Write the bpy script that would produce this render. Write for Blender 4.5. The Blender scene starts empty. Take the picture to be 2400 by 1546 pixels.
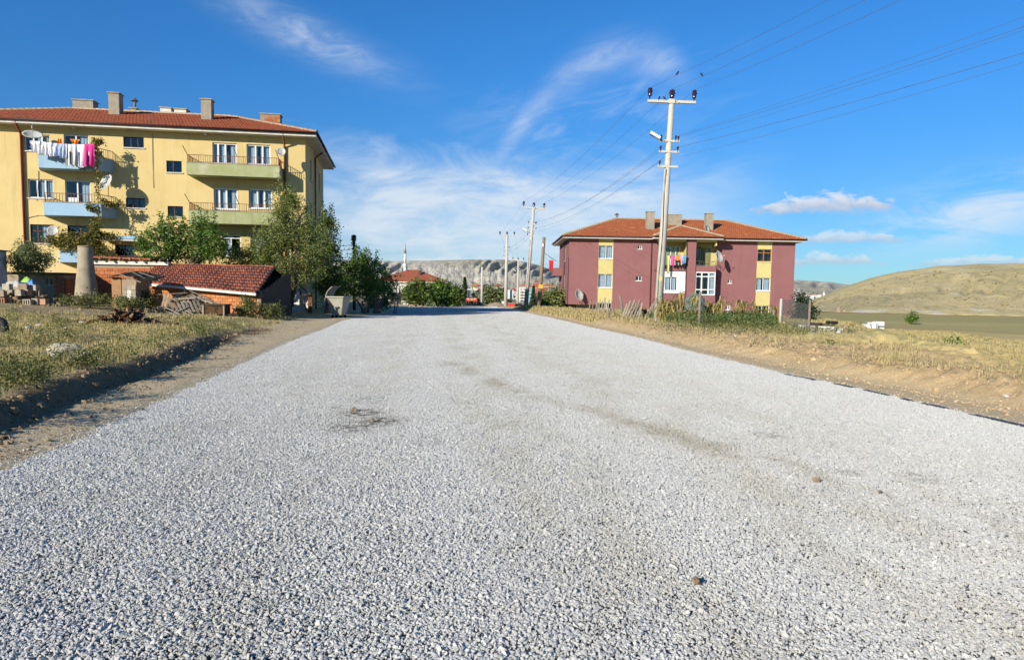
import bpy, bmesh, math, random
import numpy as np
from mathutils import Matrix, Vector, Euler
random.seed(7); RNG = np.random.default_rng(11)
SC = bpy.context.scene
COL = SC.collection
R = math.radians
# ------------------------------------------------------------------ camera
FPX, CX, PPY, EYE = 1700.0, 1200.0, 826.0, 1.5      # focal length and principal point in photo pixels
PITCH, ROLL = 0.080, 0.0150
cam_d = bpy.data.cameras.new('camera'); cam = bpy.data.objects.new('camera', cam_d); COL.objects.link(cam)
cam_d.sensor_width = 36.0; cam_d.lens = FPX / 2400 * 36.0
cam_d.shift_y = (PPY - 773) / 2400.0
cam_d.clip_start = 0.1; cam_d.clip_end = 9000
CAMROT = (Matrix.Rotation(math.pi / 2 - PITCH, 3, 'X') @ Matrix.Rotation(ROLL, 3, 'Z'))
cam.matrix_world = Matrix.Translation((0, 0, EYE)) @ CAMROT.to_4x4()
SC.camera = cam
# ------------------------------------------------------------------ light
SUN_AZ = math.atan2(-0.60, -0.80)         # horizontal direction towards the sun (x, y): behind the camera, to the left
SUN_EL = R(21)
sx, sy = math.sin(SUN_AZ), math.cos(SUN_AZ)
sun_dir = Vector((sx * math.cos(SUN_EL), sy * math.cos(SUN_EL), math.sin(SUN_EL)))
sun_d = bpy.data.lights.new('sun', 'SUN'); sun = bpy.data.objects.new('sun', sun_d); COL.objects.link(sun)
sun_d.energy = 5.0; sun_d.angle = R(0.55); sun_d.color = (1.0, 0.91, 0.76)
sun.rotation_euler = sun_dir.to_track_quat('Z', 'Y').to_euler()
sun.location = (0, 0, 60)
vs = SC.view_settings
vs.view_transform = 'Standard'; vs.look = 'None'; vs.exposure = 0.52; vs.gamma = 1.0; vs.use_curve_mapping = False
SC.cycles.use_denoising = True
SC.cycles.use_adaptive_sampling = True; SC.cycles.adaptive_threshold = 0.03
SC.cycles.max_bounces = 4; SC.cycles.diffuse_bounces = 2; SC.cycles.glossy_bounces = 2; SC.cycles.transparent_max_bounces = 8
SC.cycles.transmission_bounces = 3; SC.cycles.caustics_reflective = False; SC.cycles.caustics_refractive = False

# ------------------------------------------------------------------ node helpers
class NT:
    def __init__(s, tree): s.t = tree; s.n = tree.nodes; s.l = tree.links
    def node(s, typ, **kw):
        n = s.n.new(typ)
        for k, v in kw.items(): setattr(n, k, v)
        return n
    def put(s, sock, v):
        if isinstance(v, bpy.types.NodeSocket): s.l.new(v, sock)
        elif v is not None: sock.default_value = v
    def m(s, op, a, b=None, c=None, clamp=False):
        n = s.node('ShaderNodeMath', operation=op, use_clamp=clamp)
        s.put(n.inputs[0], a)
        if b is not None: s.put(n.inputs[1], b)
        if c is not None: s.put(n.inputs[2], c)
        return n.outputs[0]
    def ramp(s, v, a, b, lo=0.0, hi=1.0, smooth=True):
        n = s.node('ShaderNodeMapRange', interpolation_type='SMOOTHSTEP' if smooth else 'LINEAR')
        s.put(n.inputs[0], v); s.put(n.inputs[1], a); s.put(n.inputs[2], b); s.put(n.inputs[3], lo); s.put(n.inputs[4], hi)
        return n.outputs[0]
    def noise(s, vec, scale, detail=4, rough=0.55, dist=0.0):
        n = s.node('ShaderNodeTexNoise'); s.put(n.inputs['Vector'], vec)
        n.inputs['Scale'].default_value = scale; n.inputs['Detail'].default_value = detail
        n.inputs['Roughness'].default_value = rough; n.inputs['Distortion'].default_value = dist
        return n.outputs[0]
    def mixc(s, f, a, b, blend='MIX'):
        n = s.node('ShaderNodeMix', data_type='RGBA', blend_type=blend)
        s.put(n.inputs[0], f)
        s.put(n.inputs[6], (*a, 1) if isinstance(a, tuple) and len(a) == 3 else a)
        s.put(n.inputs[7], (*b, 1) if isinstance(b, tuple) and len(b) == 3 else b)
        return n.outputs[2]
    def xyz(s, a, b, c):
        n = s.node('ShaderNodeCombineXYZ')
        for i, v in enumerate((a, b, c)): s.put(n.inputs[i], v)
        return n.outputs[0]
    def sep(s, v):
        n = s.node('ShaderNodeSeparateXYZ'); s.put(n.inputs[0], v); return n.outputs

# ------------------------------------------------------------------ world: Nishita sky with thin cirrus and fair-weather cumulus
world = bpy.data.worlds.new('World'); SC.world = world; world.use_nodes = True
W = NT(world.node_tree); W.n.clear()
sky = W.node('ShaderNodeTexSky', sky_type='NISHITA', sun_disc=False)
sky.sun_elevation = SUN_EL; sky.sun_rotation = SUN_AZ
sky.altitude = 1000; sky.air_density = 1.0; sky.dust_density = 0.35; sky.ozone_density = 3.0
gen = W.node('ShaderNodeTexCoord').outputs['Generated']
dx, dy, dz = W.sep(gen)
DEG = 57.29578
AZ = W.m('MULTIPLY', W.m('ARCTAN2', dx, dy), DEG)
EL = W.m('MULTIPLY', W.m('ARCSINE', dz), DEG)
def blob(az, el, wa, we, slope=0.0):
    a = W.m('SUBTRACT', AZ, az); e = W.m('SUBTRACT', W.m('SUBTRACT', EL, el), W.m('MULTIPLY', a, slope))
    q = W.m('ADD', W.m('POWER', W.m('ABSOLUTE', W.m('DIVIDE', a, wa)), 2.0), W.m('POWER', W.m('ABSOLUTE', W.m('DIVIDE', e, we)), 2.0))
    return W.m('EXPONENT', W.m('MULTIPLY', q, -1.0))
flat = W.xyz(W.m('MULTIPLY', AZ, 0.05), W.m('MULTIPLY', EL, 0.16), 3.1)
n_streak = W.noise(flat, 2.2, 5, 0.62, 0.9)
n_fine = W.noise(W.xyz(W.m('MULTIPLY', AZ, 0.10), W.m('MULTIPLY', EL, 0.30), 7.7), 3.0, 5, 0.65, 0.6)
n_diag = W.noise(W.xyz(W.m('MULTIPLY', W.m('ADD', AZ, W.m('MULTIPLY', EL, 1.1)), 0.05), W.m('MULTIPLY', W.m('SUBTRACT', EL, W.m('MULTIPLY', AZ, 0.35)), 0.20), 1.3), 2.6, 5, 0.62, 0.7)
# veil low over the road
veil_top = W.m('ADD', 10.8, W.m('MULTIPLY', W.m('SUBTRACT', n_streak, 0.5), 7.0))
veil = W.m('MULTIPLY', W.ramp(EL, W.m('SUBTRACT', veil_top, 4.0), W.m('ADD', veil_top, 1.2), 1.0, 0.0), W.ramp(EL, 0.8, 4.0, 0.3, 1.0))
veil = W.m('MULTIPLY', veil, W.ramp(W.m('ABSOLUTE', W.m('SUBTRACT', AZ, -1.0)), 8.0, 23.0, 1.0, 0.0))
veil = W.m('MULTIPLY', veil, W.ramp(W.m('ADD', W.m('MULTIPLY', n_streak, 0.55), W.m('MULTIPLY', n_fine, 0.45)), 0.30, 0.66, 0.42, 0.88))
# curved plume rising to the upper right
arc = W.m('SUBTRACT', W.m('SUBTRACT', 17.6, W.m('MULTIPLY', W.m('POWER', W.m('ABSOLUTE', W.m('SUBTRACT', AZ, 8.5)), 2.0), 0.075)), EL)
arcm = W.m('EXPONENT', W.m('MULTIPLY', W.m('POWER', W.m('ABSOLUTE', W.m('DIVIDE', arc, 1.25)), 2.0), -1.0))
arcm = W.m('MULTIPLY', W.m('MULTIPLY', arcm, W.ramp(W.m('ABSOLUTE', W.m('SUBTRACT', AZ, 5.2)), 5.0, 9.5, 1.0, 0.0)), W.ramp(n_diag, 0.30, 0.75, 0.12, 0.48))
wide = W.m('MULTIPLY', blob(5.0, 13.0, 9.0, 3.4, 0.18), W.ramp(n_diag, 0.40, 0.80, 0.0, 0.34))
st1 = W.m('MULTIPLY', blob(-15.4, 18.0, 5.6, 1.2, -0.30), W.ramp(n_fine, 0.30, 0.75, 0.14, 0.55))
st3 = W.m('MULTIPLY', blob(33.0, 6.0, 7.0, 1.9, 0.16), W.ramp(n_streak, 0.36, 0.66, 0.0, 0.8))
# the rest of the sky all round carries the same faint cirrus
rest = W.m('MULTIPLY', W.m('MULTIPLY', W.ramp(W.noise(gen, 3.0, 4, 0.6, 0.8), 0.52, 0.80, 0.0, 0.45), W.ramp(EL, 2.0, 14.0)), W.ramp(W.m('ABSOLUTE', AZ), 36.0, 55.0))
# cumulus, flat bottoms
nz = W.noise(W.xyz(W.m('MULTIPLY', AZ, 0.5), W.m('MULTIPLY', EL, 0.95), 22.9), 1.35, 6, 0.58, 0.3)
def cumulus(az, el, wa, h, amt):
    a = W.m('DIVIDE', W.m('SUBTRACT', AZ, az), wa); e = W.m('SUBTRACT', EL, el)
    top = W.m('MULTIPLY', W.m('SUBTRACT', 1.0, W.m('MULTIPLY', a, a)), h)
    up = W.m('SUBTRACT', W.m('ADD', top, W.m('MULTIPLY', W.m('SUBTRACT', nz, 0.5), h * 2.6)), e)
    body = W.m('MULTIPLY', W.ramp(up, -0.04 * h, 0.55 * h), W.ramp(W.m('ADD', e, W.m('MULTIPLY', W.m('SUBTRACT', nz, 0.5), h * 1.0)), -0.45 * h, 0.05 * h))
    shade = W.ramp(W.m('ADD', e, W.m('MULTIPLY', W.m('SUBTRACT', nz, 0.5), h * 1.6)), -0.2 * h, 0.7 * h)
    return W.m('MULTIPLY', body, amt), shade
CU = [cumulus(22.9, 6.5, 5.0, 1.25, 0.85), cumulus(24.6, 4.2, 3.9, 0.75, 0.6), cumulus(23.4, 2.65, 3.4, 0.8, 0.6), cumulus(32.5, 2.5, 4.6, 0.6, 0.55), cumulus(-2.5, 2.3, 7.5, 0.7, 0.5)]
cir = W.m('MAXIMUM', W.m('MAXIMUM', veil, arcm), W.m('MAXIMUM', W.m('MAXIMUM', wide, st1), W.m('MAXIMUM', st3, rest)))
base = W.mixc(1.0, sky.outputs[0], W.mixc(W.ramp(EL, 0.0, 20.0), (0.44, 0.74, 0.98), (0.32, 0.95, 1.48)), 'MULTIPLY')
c = W.mixc(W.m('MULTIPLY', cir, 1.0, clamp=True), base, (7.3, 8.0, 8.7))
for body, shade in CU:
    c = W.mixc(W.m('MULTIPLY', body, 1.0, clamp=True), c, W.mixc(shade, (4.9, 5.5, 6.7), (7.6, 7.9, 8.3)))
bg = W.node('ShaderNodeBackground'); W.l.new(c, bg.inputs[0]); bg.inputs[1].default_value = 0.073
W.l.new(bg.outputs[0], W.node('ShaderNodeOutputWorld').inputs[0])
world.cycles.sampling_method = 'NONE'

# ------------------------------------------------------------------ where things stand
def ray(px, py):
    return CAMROT @ Vector(((px - CX) / FPX, -(py - PPY) / FPX, -1.0))
def P(px, py, Y):
    """world point on the sight line of a photo pixel, Y metres in front of the camera"""
    d = ray(px, py); return Vector((0, 0, EYE)) + d * (Y / d.y)
def X(px, Y, py=720): return P(px, py, Y).x
def frame(loc, rz): return Matrix.Translation(loc) @ Matrix.Rotation(rz, 4, 'Z')
def hit(px, py, F, yoff=0.0):
    """where a sight line meets the plane local y = yoff of a frame: local (x, z)"""
    Fi = F.inverted(); o = Fi @ Vector((0, 0, EYE)); d = Fi.to_3x3() @ ray(px, py)
    t = (yoff - o.y) / d.y; p = o + d * t; return p.x, p.z
def rect(px0, px1, py0, py1, F, yoff=0.0):
    ax, az = hit(px0, (py0 + py1) / 2, F, yoff); bx, bz = hit(px1, (py0 + py1) / 2, F, yoff)
    cx = (px0 + px1) / 2; zt = hit(cx, py0, F, yoff)[1]; zb = hit(cx, py1, F, yoff)[1]
    return ax, bx, zb, zt
# ------------------------------------------------------------------ numpy noise
def vnoise(x, y, seed=0):
    x = np.asarray(x, float); y = np.asarray(y, float)
    xi = np.floor(x).astype(np.int64); yi = np.floor(y).astype(np.int64); fx = x - xi; fy = y - yi
    def h(a, b):
        n = (a * 374761393 + b * 668265263 + seed * 974711) & 0x7fffffff
        n = ((n ^ (n >> 13)) * 1274126177) & 0x7fffffff
        return ((n ^ (n >> 16)) & 0xffff) / 65535.0
    u = fx * fx * (3 - 2 * fx); v = fy * fy * (3 - 2 * fy)
    return (h(xi, yi) * (1 - u) + h(xi + 1, yi) * u) * (1 - v) + (h(xi, yi + 1) * (1 - u) + h(xi + 1, yi + 1) * u) * v
def fbm(x, y, o=4, seed=0, g=0.5):
    s = 0; a = 1; t = 0
    for k in range(o):
        s = s + a * vnoise(np.asarray(x) * 2 ** k, np.asarray(y) * 2 ** k, seed + k * 17); t += a; a *= g
    return s / t
def sstep(x, a, b):
    t = np.clip((np.asarray(x, float) - a) / (np.asarray(b, float) - a), 0, 1); return t * t * (3 - 2 * t)
# ------------------------------------------------------------------ the lie of the land
_LY = np.array([0, 2.5, 5.55, 7.6, 10.4, 12.7, 22, 29.3, 38, 55, 83, 95, 130, 170, 260.]); _LX = np.array([-3.2, -3.5, -3.92, -4.2, -4.65, -5.0, -6.5, -7.4, -8.7, -9.4, -11.7, -13, -13.6, -14.5, -16.])
_RY = np.array([0, 3, 9, 12.6, 14.4, 20.6, 26.3, 35.4, 48.6, 59, 64, 80, 95, 130, 170, 260.]); _RX = np.array([6.75, 6.6, 6.3, 5.93, 5.6, 5.0, 4.66, 3.75, 2.6, 1.45, 0.7, -0.8, -2, -2.6, -5, -7.])
def eL(y): return np.interp(y, _LY, _LX)
def eR(y): return np.interp(y, _RY, _RX)
def drop(y): return np.interp(y, [0, 75, 130, 170, 300, 600, 3000], [0, 0, -0.55, -0.8, -1.0, -2.0, -2.0])
def foot_l(y): return 0.55 + 0.055 * np.clip(y, 0, 30) + 0.35 * (fbm(np.asarray(y) * 0.9, np.asarray(y) * 0 + 3, 3, 5) - 0.5)
def ground_z(x, y):
    x = np.asarray(x, float); y = np.asarray(y, float)
    dr = drop(y); l = eL(y) - x; r = x - eR(y)
    n1 = fbm(x * 0.35, y * 0.35, 3, 1) - 0.5; n2 = fbm(x * 1.6, y * 1.6, 4, 2) - 0.5; n3 = fbm(x * 6, y * 6, 3, 3) - 0.5
    # left: flat dirt, a cut bank, then rough grass rising to the yard
    ft = foot_l(y); w = np.interp(y, [0, 18, 27, 32], [0.36, 0.42, 1.6, 4.0])
    up = sstep(l, ft, ft + w)
    hb = np.interp(y, [0, 14, 24, 32], [0.22, 0.24, 0.25, 0.26])
    zl = up * (hb + 0.05 * n2 + 0.07 * n1) + 0.0024 * np.clip(-x - 9, 0, 15) ** 2 * sstep(y, 14, 26) + up * 0.05 * n3 + (1 - up) * (0.010 * n3 + 0.030 * sstep(l, ft - 0.45, ft - 0.12) * (n3 + 0.5) * 1.3)
    zl = zl - 0.040 + 0.055 * sstep(l, 0.0, 0.55) + 0.022 * n3 * (1 - sstep(l, 0.2, 0.7)) + 0.20 * np.exp(-(((x + 9.55) / 0.75) ** 2 + ((y - 19.2) / 0.8) ** 2)) + 0.13 * np.exp(-(((x + 10.4) / 0.6) ** 2 + ((y - 17.6) / 0.6) ** 2)) + 0.10 * np.exp(-(((x + 8.3) / 0.8) ** 2 + ((y - 22.3) / 0.8) ** 2))
    # right: dirt strip, low bank of spoil, then falling away to the fields
    rb = sstep(r, 0.85 + 0.4 * n1, 1.75 + 0.5 * n1)
    e = np.clip(r - 3.5 - 13.0 * sstep(y, 26, 40) * (1 - sstep(y, 92, 130)) * (1 - sstep(x - (3.2 + 0.36 * y), 0.0, 4.0)), 0, None)
    fall = np.interp(e, [0, 4, 9, 22, 58, 150, 400, 2000], [0, -0.28, -0.5, -1.05, -2.2, -3.05, -3.6, -3.6])
    n4 = fbm(x * 14, y * 14, 3, 13) - 0.5
    zr = rb * (0.28 + 0.20 * n2 + 0.14 * n1) + fall + rb * (0.22 * n3 + 0.12 * n4) * (1 - 0.75 * sstep(r, 5, 9)) + (1 - rb) * 0.02 * n3 - 0.035
    zr = zr + 0.55 * np.exp(-(((x - 12.7) / 2.2) ** 2 + ((y - 25.5) / 1.8) ** 2)) * (0.8 + 0.8 * n2) + 0.30 * np.exp(-(((x - 10.6) / 1.3) ** 2 + ((y - 17.6) / 1.6) ** 2))
    zr = zr - 1.25 * sstep(y, 84, 94) * (1 - sstep(y, 118, 140)) * sstep(r, 1.2, 4.0) * (1 - sstep(x, 14, 24))
    side = np.where(l > 0, zl + dr, np.where(r > 0, zr + dr * np.exp(-np.clip(r, 0, None) / 40.0), dr - 0.09))
    far = sstep(y, 180, 320)
    return side * (1 - far) + far * (-1.2 - 2.4 * sstep(x, 20, 140) + 0.5 * n1)
def gz(x, y): return float(ground_z(np.array([x]), np.array([y]))[0])
# ------------------------------------------------------------------ mesh builder
class MB:
    def __init__(s): s.v = []; s.f = []; s.m = []
    def add(s, vs, fs, mi=0):
        o = len(s.v); s.v.extend([tuple(v) for v in vs]); s.f.extend([tuple(i + o for i in f) for f in fs]); s.m.extend([mi] * len(fs)); return s
    def box(s, x0, x1, y0, y1, z0, z1, M=None, mi=0):
        vs = [Vector(p) for p in ((x0, y0, z0), (x1, y0, z0), (x1, y1, z0), (x0, y1, z0), (x0, y0, z1), (x1, y0, z1), (x1, y1, z1), (x0, y1, z1))]
        if M is not None: vs = [M @ v for v in vs]
        return s.add(vs, [(0, 3, 2, 1), (4, 5, 6, 7), (0, 1, 5, 4), (1, 2, 6, 5), (2, 3, 7, 6), (3, 0, 4, 7)], mi)
    def bar(s, a, b, w, h=None, mi=0):
        a = Vector(a); b = Vector(b); d = b - a; h = w if h is None else h
        M = Matrix.Translation(a) @ d.to_track_quat('Y', 'Z').to_matrix().to_4x4()
        return s.box(-w / 2, w / 2, 0, d.length, -h / 2, h / 2, M, mi)
    def tube(s, pts, rad, n=8, caps=True, mi=0):
        pts = [Vector(p) for p in pts]; rad = [rad] * len(pts) if not hasattr(rad, '__len__') else list(rad); vs = []
        for i, p in enumerate(pts):
            t = (pts[min(i + 1, len(pts) - 1)] - pts[max(i - 1, 0)])
            q = t.to_track_quat('Z', 'Y') if t.length > 1e-9 else Euler((0, 0, 0)).to_quaternion()
            for k in range(n):
                a = 2 * math.pi * k / n; vs.append(p + q @ Vector((math.cos(a) * rad[i], math.sin(a) * rad[i], 0)))
        fs = [(i * n + k, i * n + (k + 1) % n, (i + 1) * n + (k + 1) % n, (i + 1) * n + k) for i in range(len(pts) - 1) for k in range(n)]
        if caps: fs += [tuple(range(n - 1, -1, -1)), tuple((len(pts) - 1) * n + k for k in range(n))]
        return s.add(vs, fs, mi)
    def lathe(s, prof, n=16, M=None, mi=0):
        vs = [Vector((r * math.cos(2 * math.pi * k / n), r * math.sin(2 * math.pi * k / n), z)) for r, z in prof for k in range(n)]
        if M is not None: vs = [M @ v for v in vs]
        fs = [(i * n + k, i * n + (k + 1) % n, (i + 1) * n + (k + 1) % n, (i + 1) * n + k) for i in range(len(prof) - 1) for k in range(n)]
        fs += [tuple(range(n - 1, -1, -1)), tuple((len(prof) - 1) * n + k for k in range(n))]
        return s.add(vs, fs, mi)
    def prism(s, poly, z0, z1, M=None, mi=0):
        n = len(poly); vs = [Vector((x, y, z0)) for x, y in poly] + [Vector((x, y, z1)) for x, y in poly]
        if M is not None: vs = [M @ v for v in vs]
        return s.add(vs, [tuple(range(n - 1, -1, -1)), tuple(range(n, 2 * n))] + [(k, (k + 1) % n, n + (k + 1) % n, n + k) for k in range(n)], mi)
    def build(s, name, mat, parent=None, smooth=False, bevel=0.0):
        me = bpy.data.meshes.new(name); me.from_pydata(s.v, [], s.f)
        for mm in (mat if isinstance(mat, (list, tuple)) else [mat]): me.materials.append(mm)
        if len(me.polygons): me.polygons.foreach_set('material_index', s.m); me.polygons.foreach_set('use_smooth', [smooth] * len(me.polygons))
        me.update(); ob = bpy.data.objects.new(name, me); COL.objects.link(ob)
        if parent is not None: ob.parent = parent
        if bevel:
            b = ob.modifiers.new('bevel', 'BEVEL'); b.width = bevel; b.segments = 2; b.limit_method = 'ANGLE'
        return ob
def npmesh(name, v, f, mat, parent=None, smooth=False, col=None):
    """v (n,3) array, f (m,k) index array"""
    me = bpy.data.meshes.new(name); v = np.asarray(v, np.float32); f = np.asarray(f, np.int32); k = f.shape[1]
    me.vertices.add(len(v)); me.vertices.foreach_set('co', v.ravel())
    me.loops.add(f.size); me.loops.foreach_set('vertex_index', f.ravel())
    me.polygons.add(len(f)); me.polygons.foreach_set('loop_start', np.arange(0, f.size, k, dtype=np.int32)); me.polygons.foreach_set('loop_total', np.full(len(f), k, np.int32))
    me.polygons.foreach_set('use_smooth', np.full(len(f), smooth))
    if col is not None:
        at = me.color_attributes.new('Col', 'FLOAT_COLOR', 'POINT'); c4 = np.ones((len(v), 4), np.float32); c4[:, :3] = col; at.data.foreach_set('color', c4.ravel())
    me.update(calc_edges=True); me.materials.append(mat)
    ob = bpy.data.objects.new(name, me); COL.objects.link(ob)
    if parent is not None: ob.parent = parent
    return ob
def tag(o, label=None, cat=None, group=None, kind=None):
    if label: o['label'] = label
    if cat: o['category'] = cat
    if group: o['group'] = group
    if kind: o['kind'] = kind
    return o
def thing(name, label, cat, loc=(0, 0, 0), rz=0.0, group=None):
    o = bpy.data.objects.new(name, None); COL.objects.link(o); o.empty_display_size = 0.2
    o.location = loc; o.rotation_euler = (0, 0, rz); return tag(o, label, cat, group)
def link_copy(ob, name, parent=None):
    c = ob.copy(); c.name = name; COL.objects.link(c); c.parent = parent; return c
# ------------------------------------------------------------------ materials
def newmat(name):
    m = bpy.data.materials.new(name); m.use_nodes = True; t = NT(m.node_tree); return m, t, t.n['Principled BSDF']
def surf(name, c1, c2=None, scale=3.0, rough=0.85, bump=0.0, bscale=None, spec=0.3, metal=0.0, c3=None, world=True, streak=0.0, detail=5):
    """two-tone noisy surface with fine relief; streak adds vertical rain streaks"""
    m, t, b = newmat(name)
    v = t.node('ShaderNodeNewGeometry').outputs['Position'] if world else t.node('ShaderNodeTexCoord').outputs['Object']
    c2 = c2 or tuple(x * 0.82 for x in c1)
    f = t.ramp(t.noise(v, scale, detail, 0.6), 0.34, 0.66)
    col = t.mixc(f, c1, c2)
    if c3 is not None: col = t.mixc(t.ramp(t.noise(v, scale * 0.31, 6, 0.65), 0.52, 0.68), col, c3)
    if streak:
        x, y, z = t.sep(v)
        sv = t.xyz(t.m('MULTIPLY', x, 3.0), t.m('MULTIPLY', y, 3.0), t.m('MULTIPLY', z, 0.25))
        col = t.mixc(t.ramp(t.noise(sv, 1.2, 5, 0.6), 0.50, 0.74, 0.0, streak), col, tuple(x * 0.55 for x in c1))
    t.put(b.inputs['Base Color'], col); b.inputs['Roughness'].default_value = rough; b.inputs['Specular IOR Level'].default_value = spec; b.inputs['Metallic'].default_value = metal
    if bump:
        bn = t.node('ShaderNodeBump'); bn.inputs['Strength'].default_value = bump; bn.inputs['Distance'].default_value = 0.02
        t.put(bn.inputs['Height'], t.noise(v, bscale or scale * 8, 4, 0.6)); t.put(b.inputs['Normal'], bn.outputs[0])
    return m
def island(name, cols, rough=0.8, transl=0.0, spec=0.3, noise=0.0):
    """each loose piece of the mesh takes a colour of its own between the given ones"""
    m, t, b = newmat(name)
    r = t.node('ShaderNodeNewGeometry').outputs['Random Per Island']
    cr = t.node('ShaderNodeValToRGB'); el = cr.color_ramp.elements
    while len(el) < len(cols): el.new(0.5)
    for i, cc in enumerate(cols): el[i].position = i / max(1, len(cols) - 1); el[i].color = (*cc, 1)
    t.put(cr.inputs[0], r); col = cr.outputs[0]
    if noise:
        v = t.node('ShaderNodeNewGeometry').outputs['Position']
        col = t.mixc(t.ramp(t.noise(v, noise, 3, 0.6), 0.35, 0.7, 0, 0.45), col, t.mixc(1.0, col, (0.45, 0.45, 0.42, 1), 'MULTIPLY'))
    t.put(b.inputs['Base Color'], col); b.inputs['Roughness'].default_value = rough; b.inputs['Specular IOR Level'].default_value = spec
    if transl:
        tr = t.node('ShaderNodeBsdfTranslucent'); t.put(tr.inputs[0], t.mixc(1.0, col, (1.3, 1.5, 0.6, 1), 'MULTIPLY'))
        mx = t.node('ShaderNodeMixShader'); mx.inputs[0].default_value = transl
        t.l.new(b.outputs[0], mx.inputs[1]); t.l.new(tr.outputs[0], mx.inputs[2]); t.l.new(mx.outputs[0], t.n['Material Output'].inputs[0])
    return m
def per_object(name, cols, rough=0.85, bump=0.3, scale=9.0):
    m, t, b = newmat(name)
    r = t.node('ShaderNodeObjectInfo').outputs['Random']; cr = t.node('ShaderNodeValToRGB'); el = cr.color_ramp.elements
    while len(el) < len(cols): el.new(0.5)
    for i, cc in enumerate(cols): el[i].position = i / max(1, len(cols) - 1); el[i].color = (*cc, 1)
    t.put(cr.inputs[0], r); v = t.node('ShaderNodeNewGeometry').outputs['Position']
    n = t.noise(v, scale, 5, 0.6)
    t.put(b.inputs['Base Color'], t.mixc(t.ramp(n, 0.3, 0.75, 0.0, 0.6), cr.outputs[0], t.mixc(1.0, cr.outputs[0], (0.5, 0.48, 0.46, 1), 'MULTIPLY')))
    b.inputs['Roughness'].default_value = rough
    bn = t.node('ShaderNodeBump'); bn.inputs['Strength'].default_value = bump; bn.inputs['Distance'].default_value = 0.02; t.put(bn.inputs['Height'], t.noise(v, scale * 5, 4, 0.6)); t.put(b.inputs['Normal'], bn.outputs[0])
    return m
MT = {}
MT['yellow'] = surf('yellow_render', (0.575, 0.450, 0.208), (0.54, 0.417, 0.185), 0.7, 0.9, 0.10, 30, 0.2, streak=0.32, c3=(0.585, 0.465, 0.235))
MT['blue_paint'] = surf('pale_blue_paint', (0.2871, 0.435, 0.5742), (0.261, 0.4002, 0.5394), 1.5, 0.8, 0.15, 30, streak=0.25)
MT['green_paint'] = surf('worn_green_paint', (0.2871, 0.3132, 0.1392), (0.3306, 0.348, 0.1914), 2.0, 0.85, 0.2, 25, c3=(0.435, 0.4263, 0.3132), streak=0.35)
MT['white'] = surf('white_paint', (0.6264, 0.6264, 0.609), (0.5742, 0.5742, 0.5568), 3.0, 0.5, 0.0)
MT['off_white'] = surf('weathered_white', (0.62, 0.60, 0.54), (0.52, 0.50, 0.44), 2.5, 0.8, 0.2, 20, streak=0.3)
MT['pvc'] = surf('white_window_plastic', (0.6786, 0.6873, 0.696), (0.6438, 0.6525, 0.6699), 3.0, 0.35)
MT['brown_frame'] = surf('dark_red_wood', (0.075, 0.030, 0.020), (0.055, 0.022, 0.016), 8, 0.6)
MT['tan_wood'] = surf('varnished_wood', (0.30, 0.155, 0.05), (0.24, 0.12, 0.04), 8, 0.5)
MT['grey_wood'] = per_object('grey_weathered_wood', [(0.20, 0.165, 0.12), (0.30, 0.26, 0.20), (0.38, 0.33, 0.26), (0.24, 0.19, 0.13)], 0.9, 0.4, 14)
MT['old_wood'] = surf('old_wood', (0.17, 0.12, 0.075), (0.26, 0.20, 0.14), 12, 0.9, 0.4, 60)
MT['dark_wood'] = surf('dark_wood', (0.055, 0.042, 0.032), (0.09, 0.07, 0.05), 10, 0.9, 0.4, 50)
MT['rust'] = surf('rusty_steel', (0.20, 0.085, 0.035), (0.13, 0.055, 0.03), 14, 0.8, 0.2, 50, metal=0.2)
MT['dark_red'] = surf('dark_red_paint', (0.20, 0.035, 0.025), (0.15, 0.03, 0.022), 4, 0.6)
MT['gutter'] = surf('dark_gutter', (0.055, 0.018, 0.016), (0.04, 0.016, 0.015), 4, 0.5)
MT['roof_y'] = surf('old_roof_tiles', (0.34, 0.10, 0.048), (0.26, 0.075, 0.038), 2.8, 0.85, 0.3, 40, c3=(0.21, 0.085, 0.048))
MT['roof_p'] = surf('bright_roof_tiles', (0.3654, 0.1175, 0.0435), (0.2958, 0.087, 0.03306), 4.5, 0.85, 0.3, 40, c3=(0.4002, 0.1566, 0.07395))
MT['cap_pale'] = surf('mortar_ridge', (0.36, 0.29, 0.20), (0.28, 0.21, 0.14), 6, 0.95, 0.5, 40)
MT['cap_red'] = per_object('ridge_tile', [(0.30, 0.085, 0.035), (0.24, 0.065, 0.03)], 0.85)
MT['tile'] = per_object('shed_tile', [(0.3788, 0.1285, 0.0758), (0.2635, 0.0988, 0.0659), (0.4447, 0.1515, 0.0824), (0.1976, 0.0906, 0.0692), (0.3953, 0.1318, 0.0725), (0.3129, 0.112, 0.0741)], 0.85, 0.3, 5)
MT['brick'] = per_object('hollow_brick', [(0.42, 0.13, 0.045), (0.36, 0.11, 0.042), (0.47, 0.165, 0.06), (0.40, 0.15, 0.065)], 0.95, 0.4, 7)
MT['mortar'] = surf('mortar', (0.33, 0.25, 0.17), (0.27, 0.20, 0.14), 6, 0.95, 0.4, 40)
MT['block'] = per_object('concrete_block', [(0.34, 0.29, 0.21), (0.40, 0.35, 0.27), (0.30, 0.26, 0.20), (0.40, 0.22, 0.13)], 0.95, 0.5, 8)
MT['concrete'] = surf('concrete', (0.36, 0.32, 0.25), (0.29, 0.26, 0.20), 3.5, 0.92, 0.35, 30, c3=(0.24, 0.22, 0.18), streak=0.3)
MT['pole'] = surf('pole_concrete', (0.4698, 0.4524, 0.4002), (0.4263, 0.4089, 0.3567), 2.5, 0.9, 0.2, 30, streak=0.2)
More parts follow.
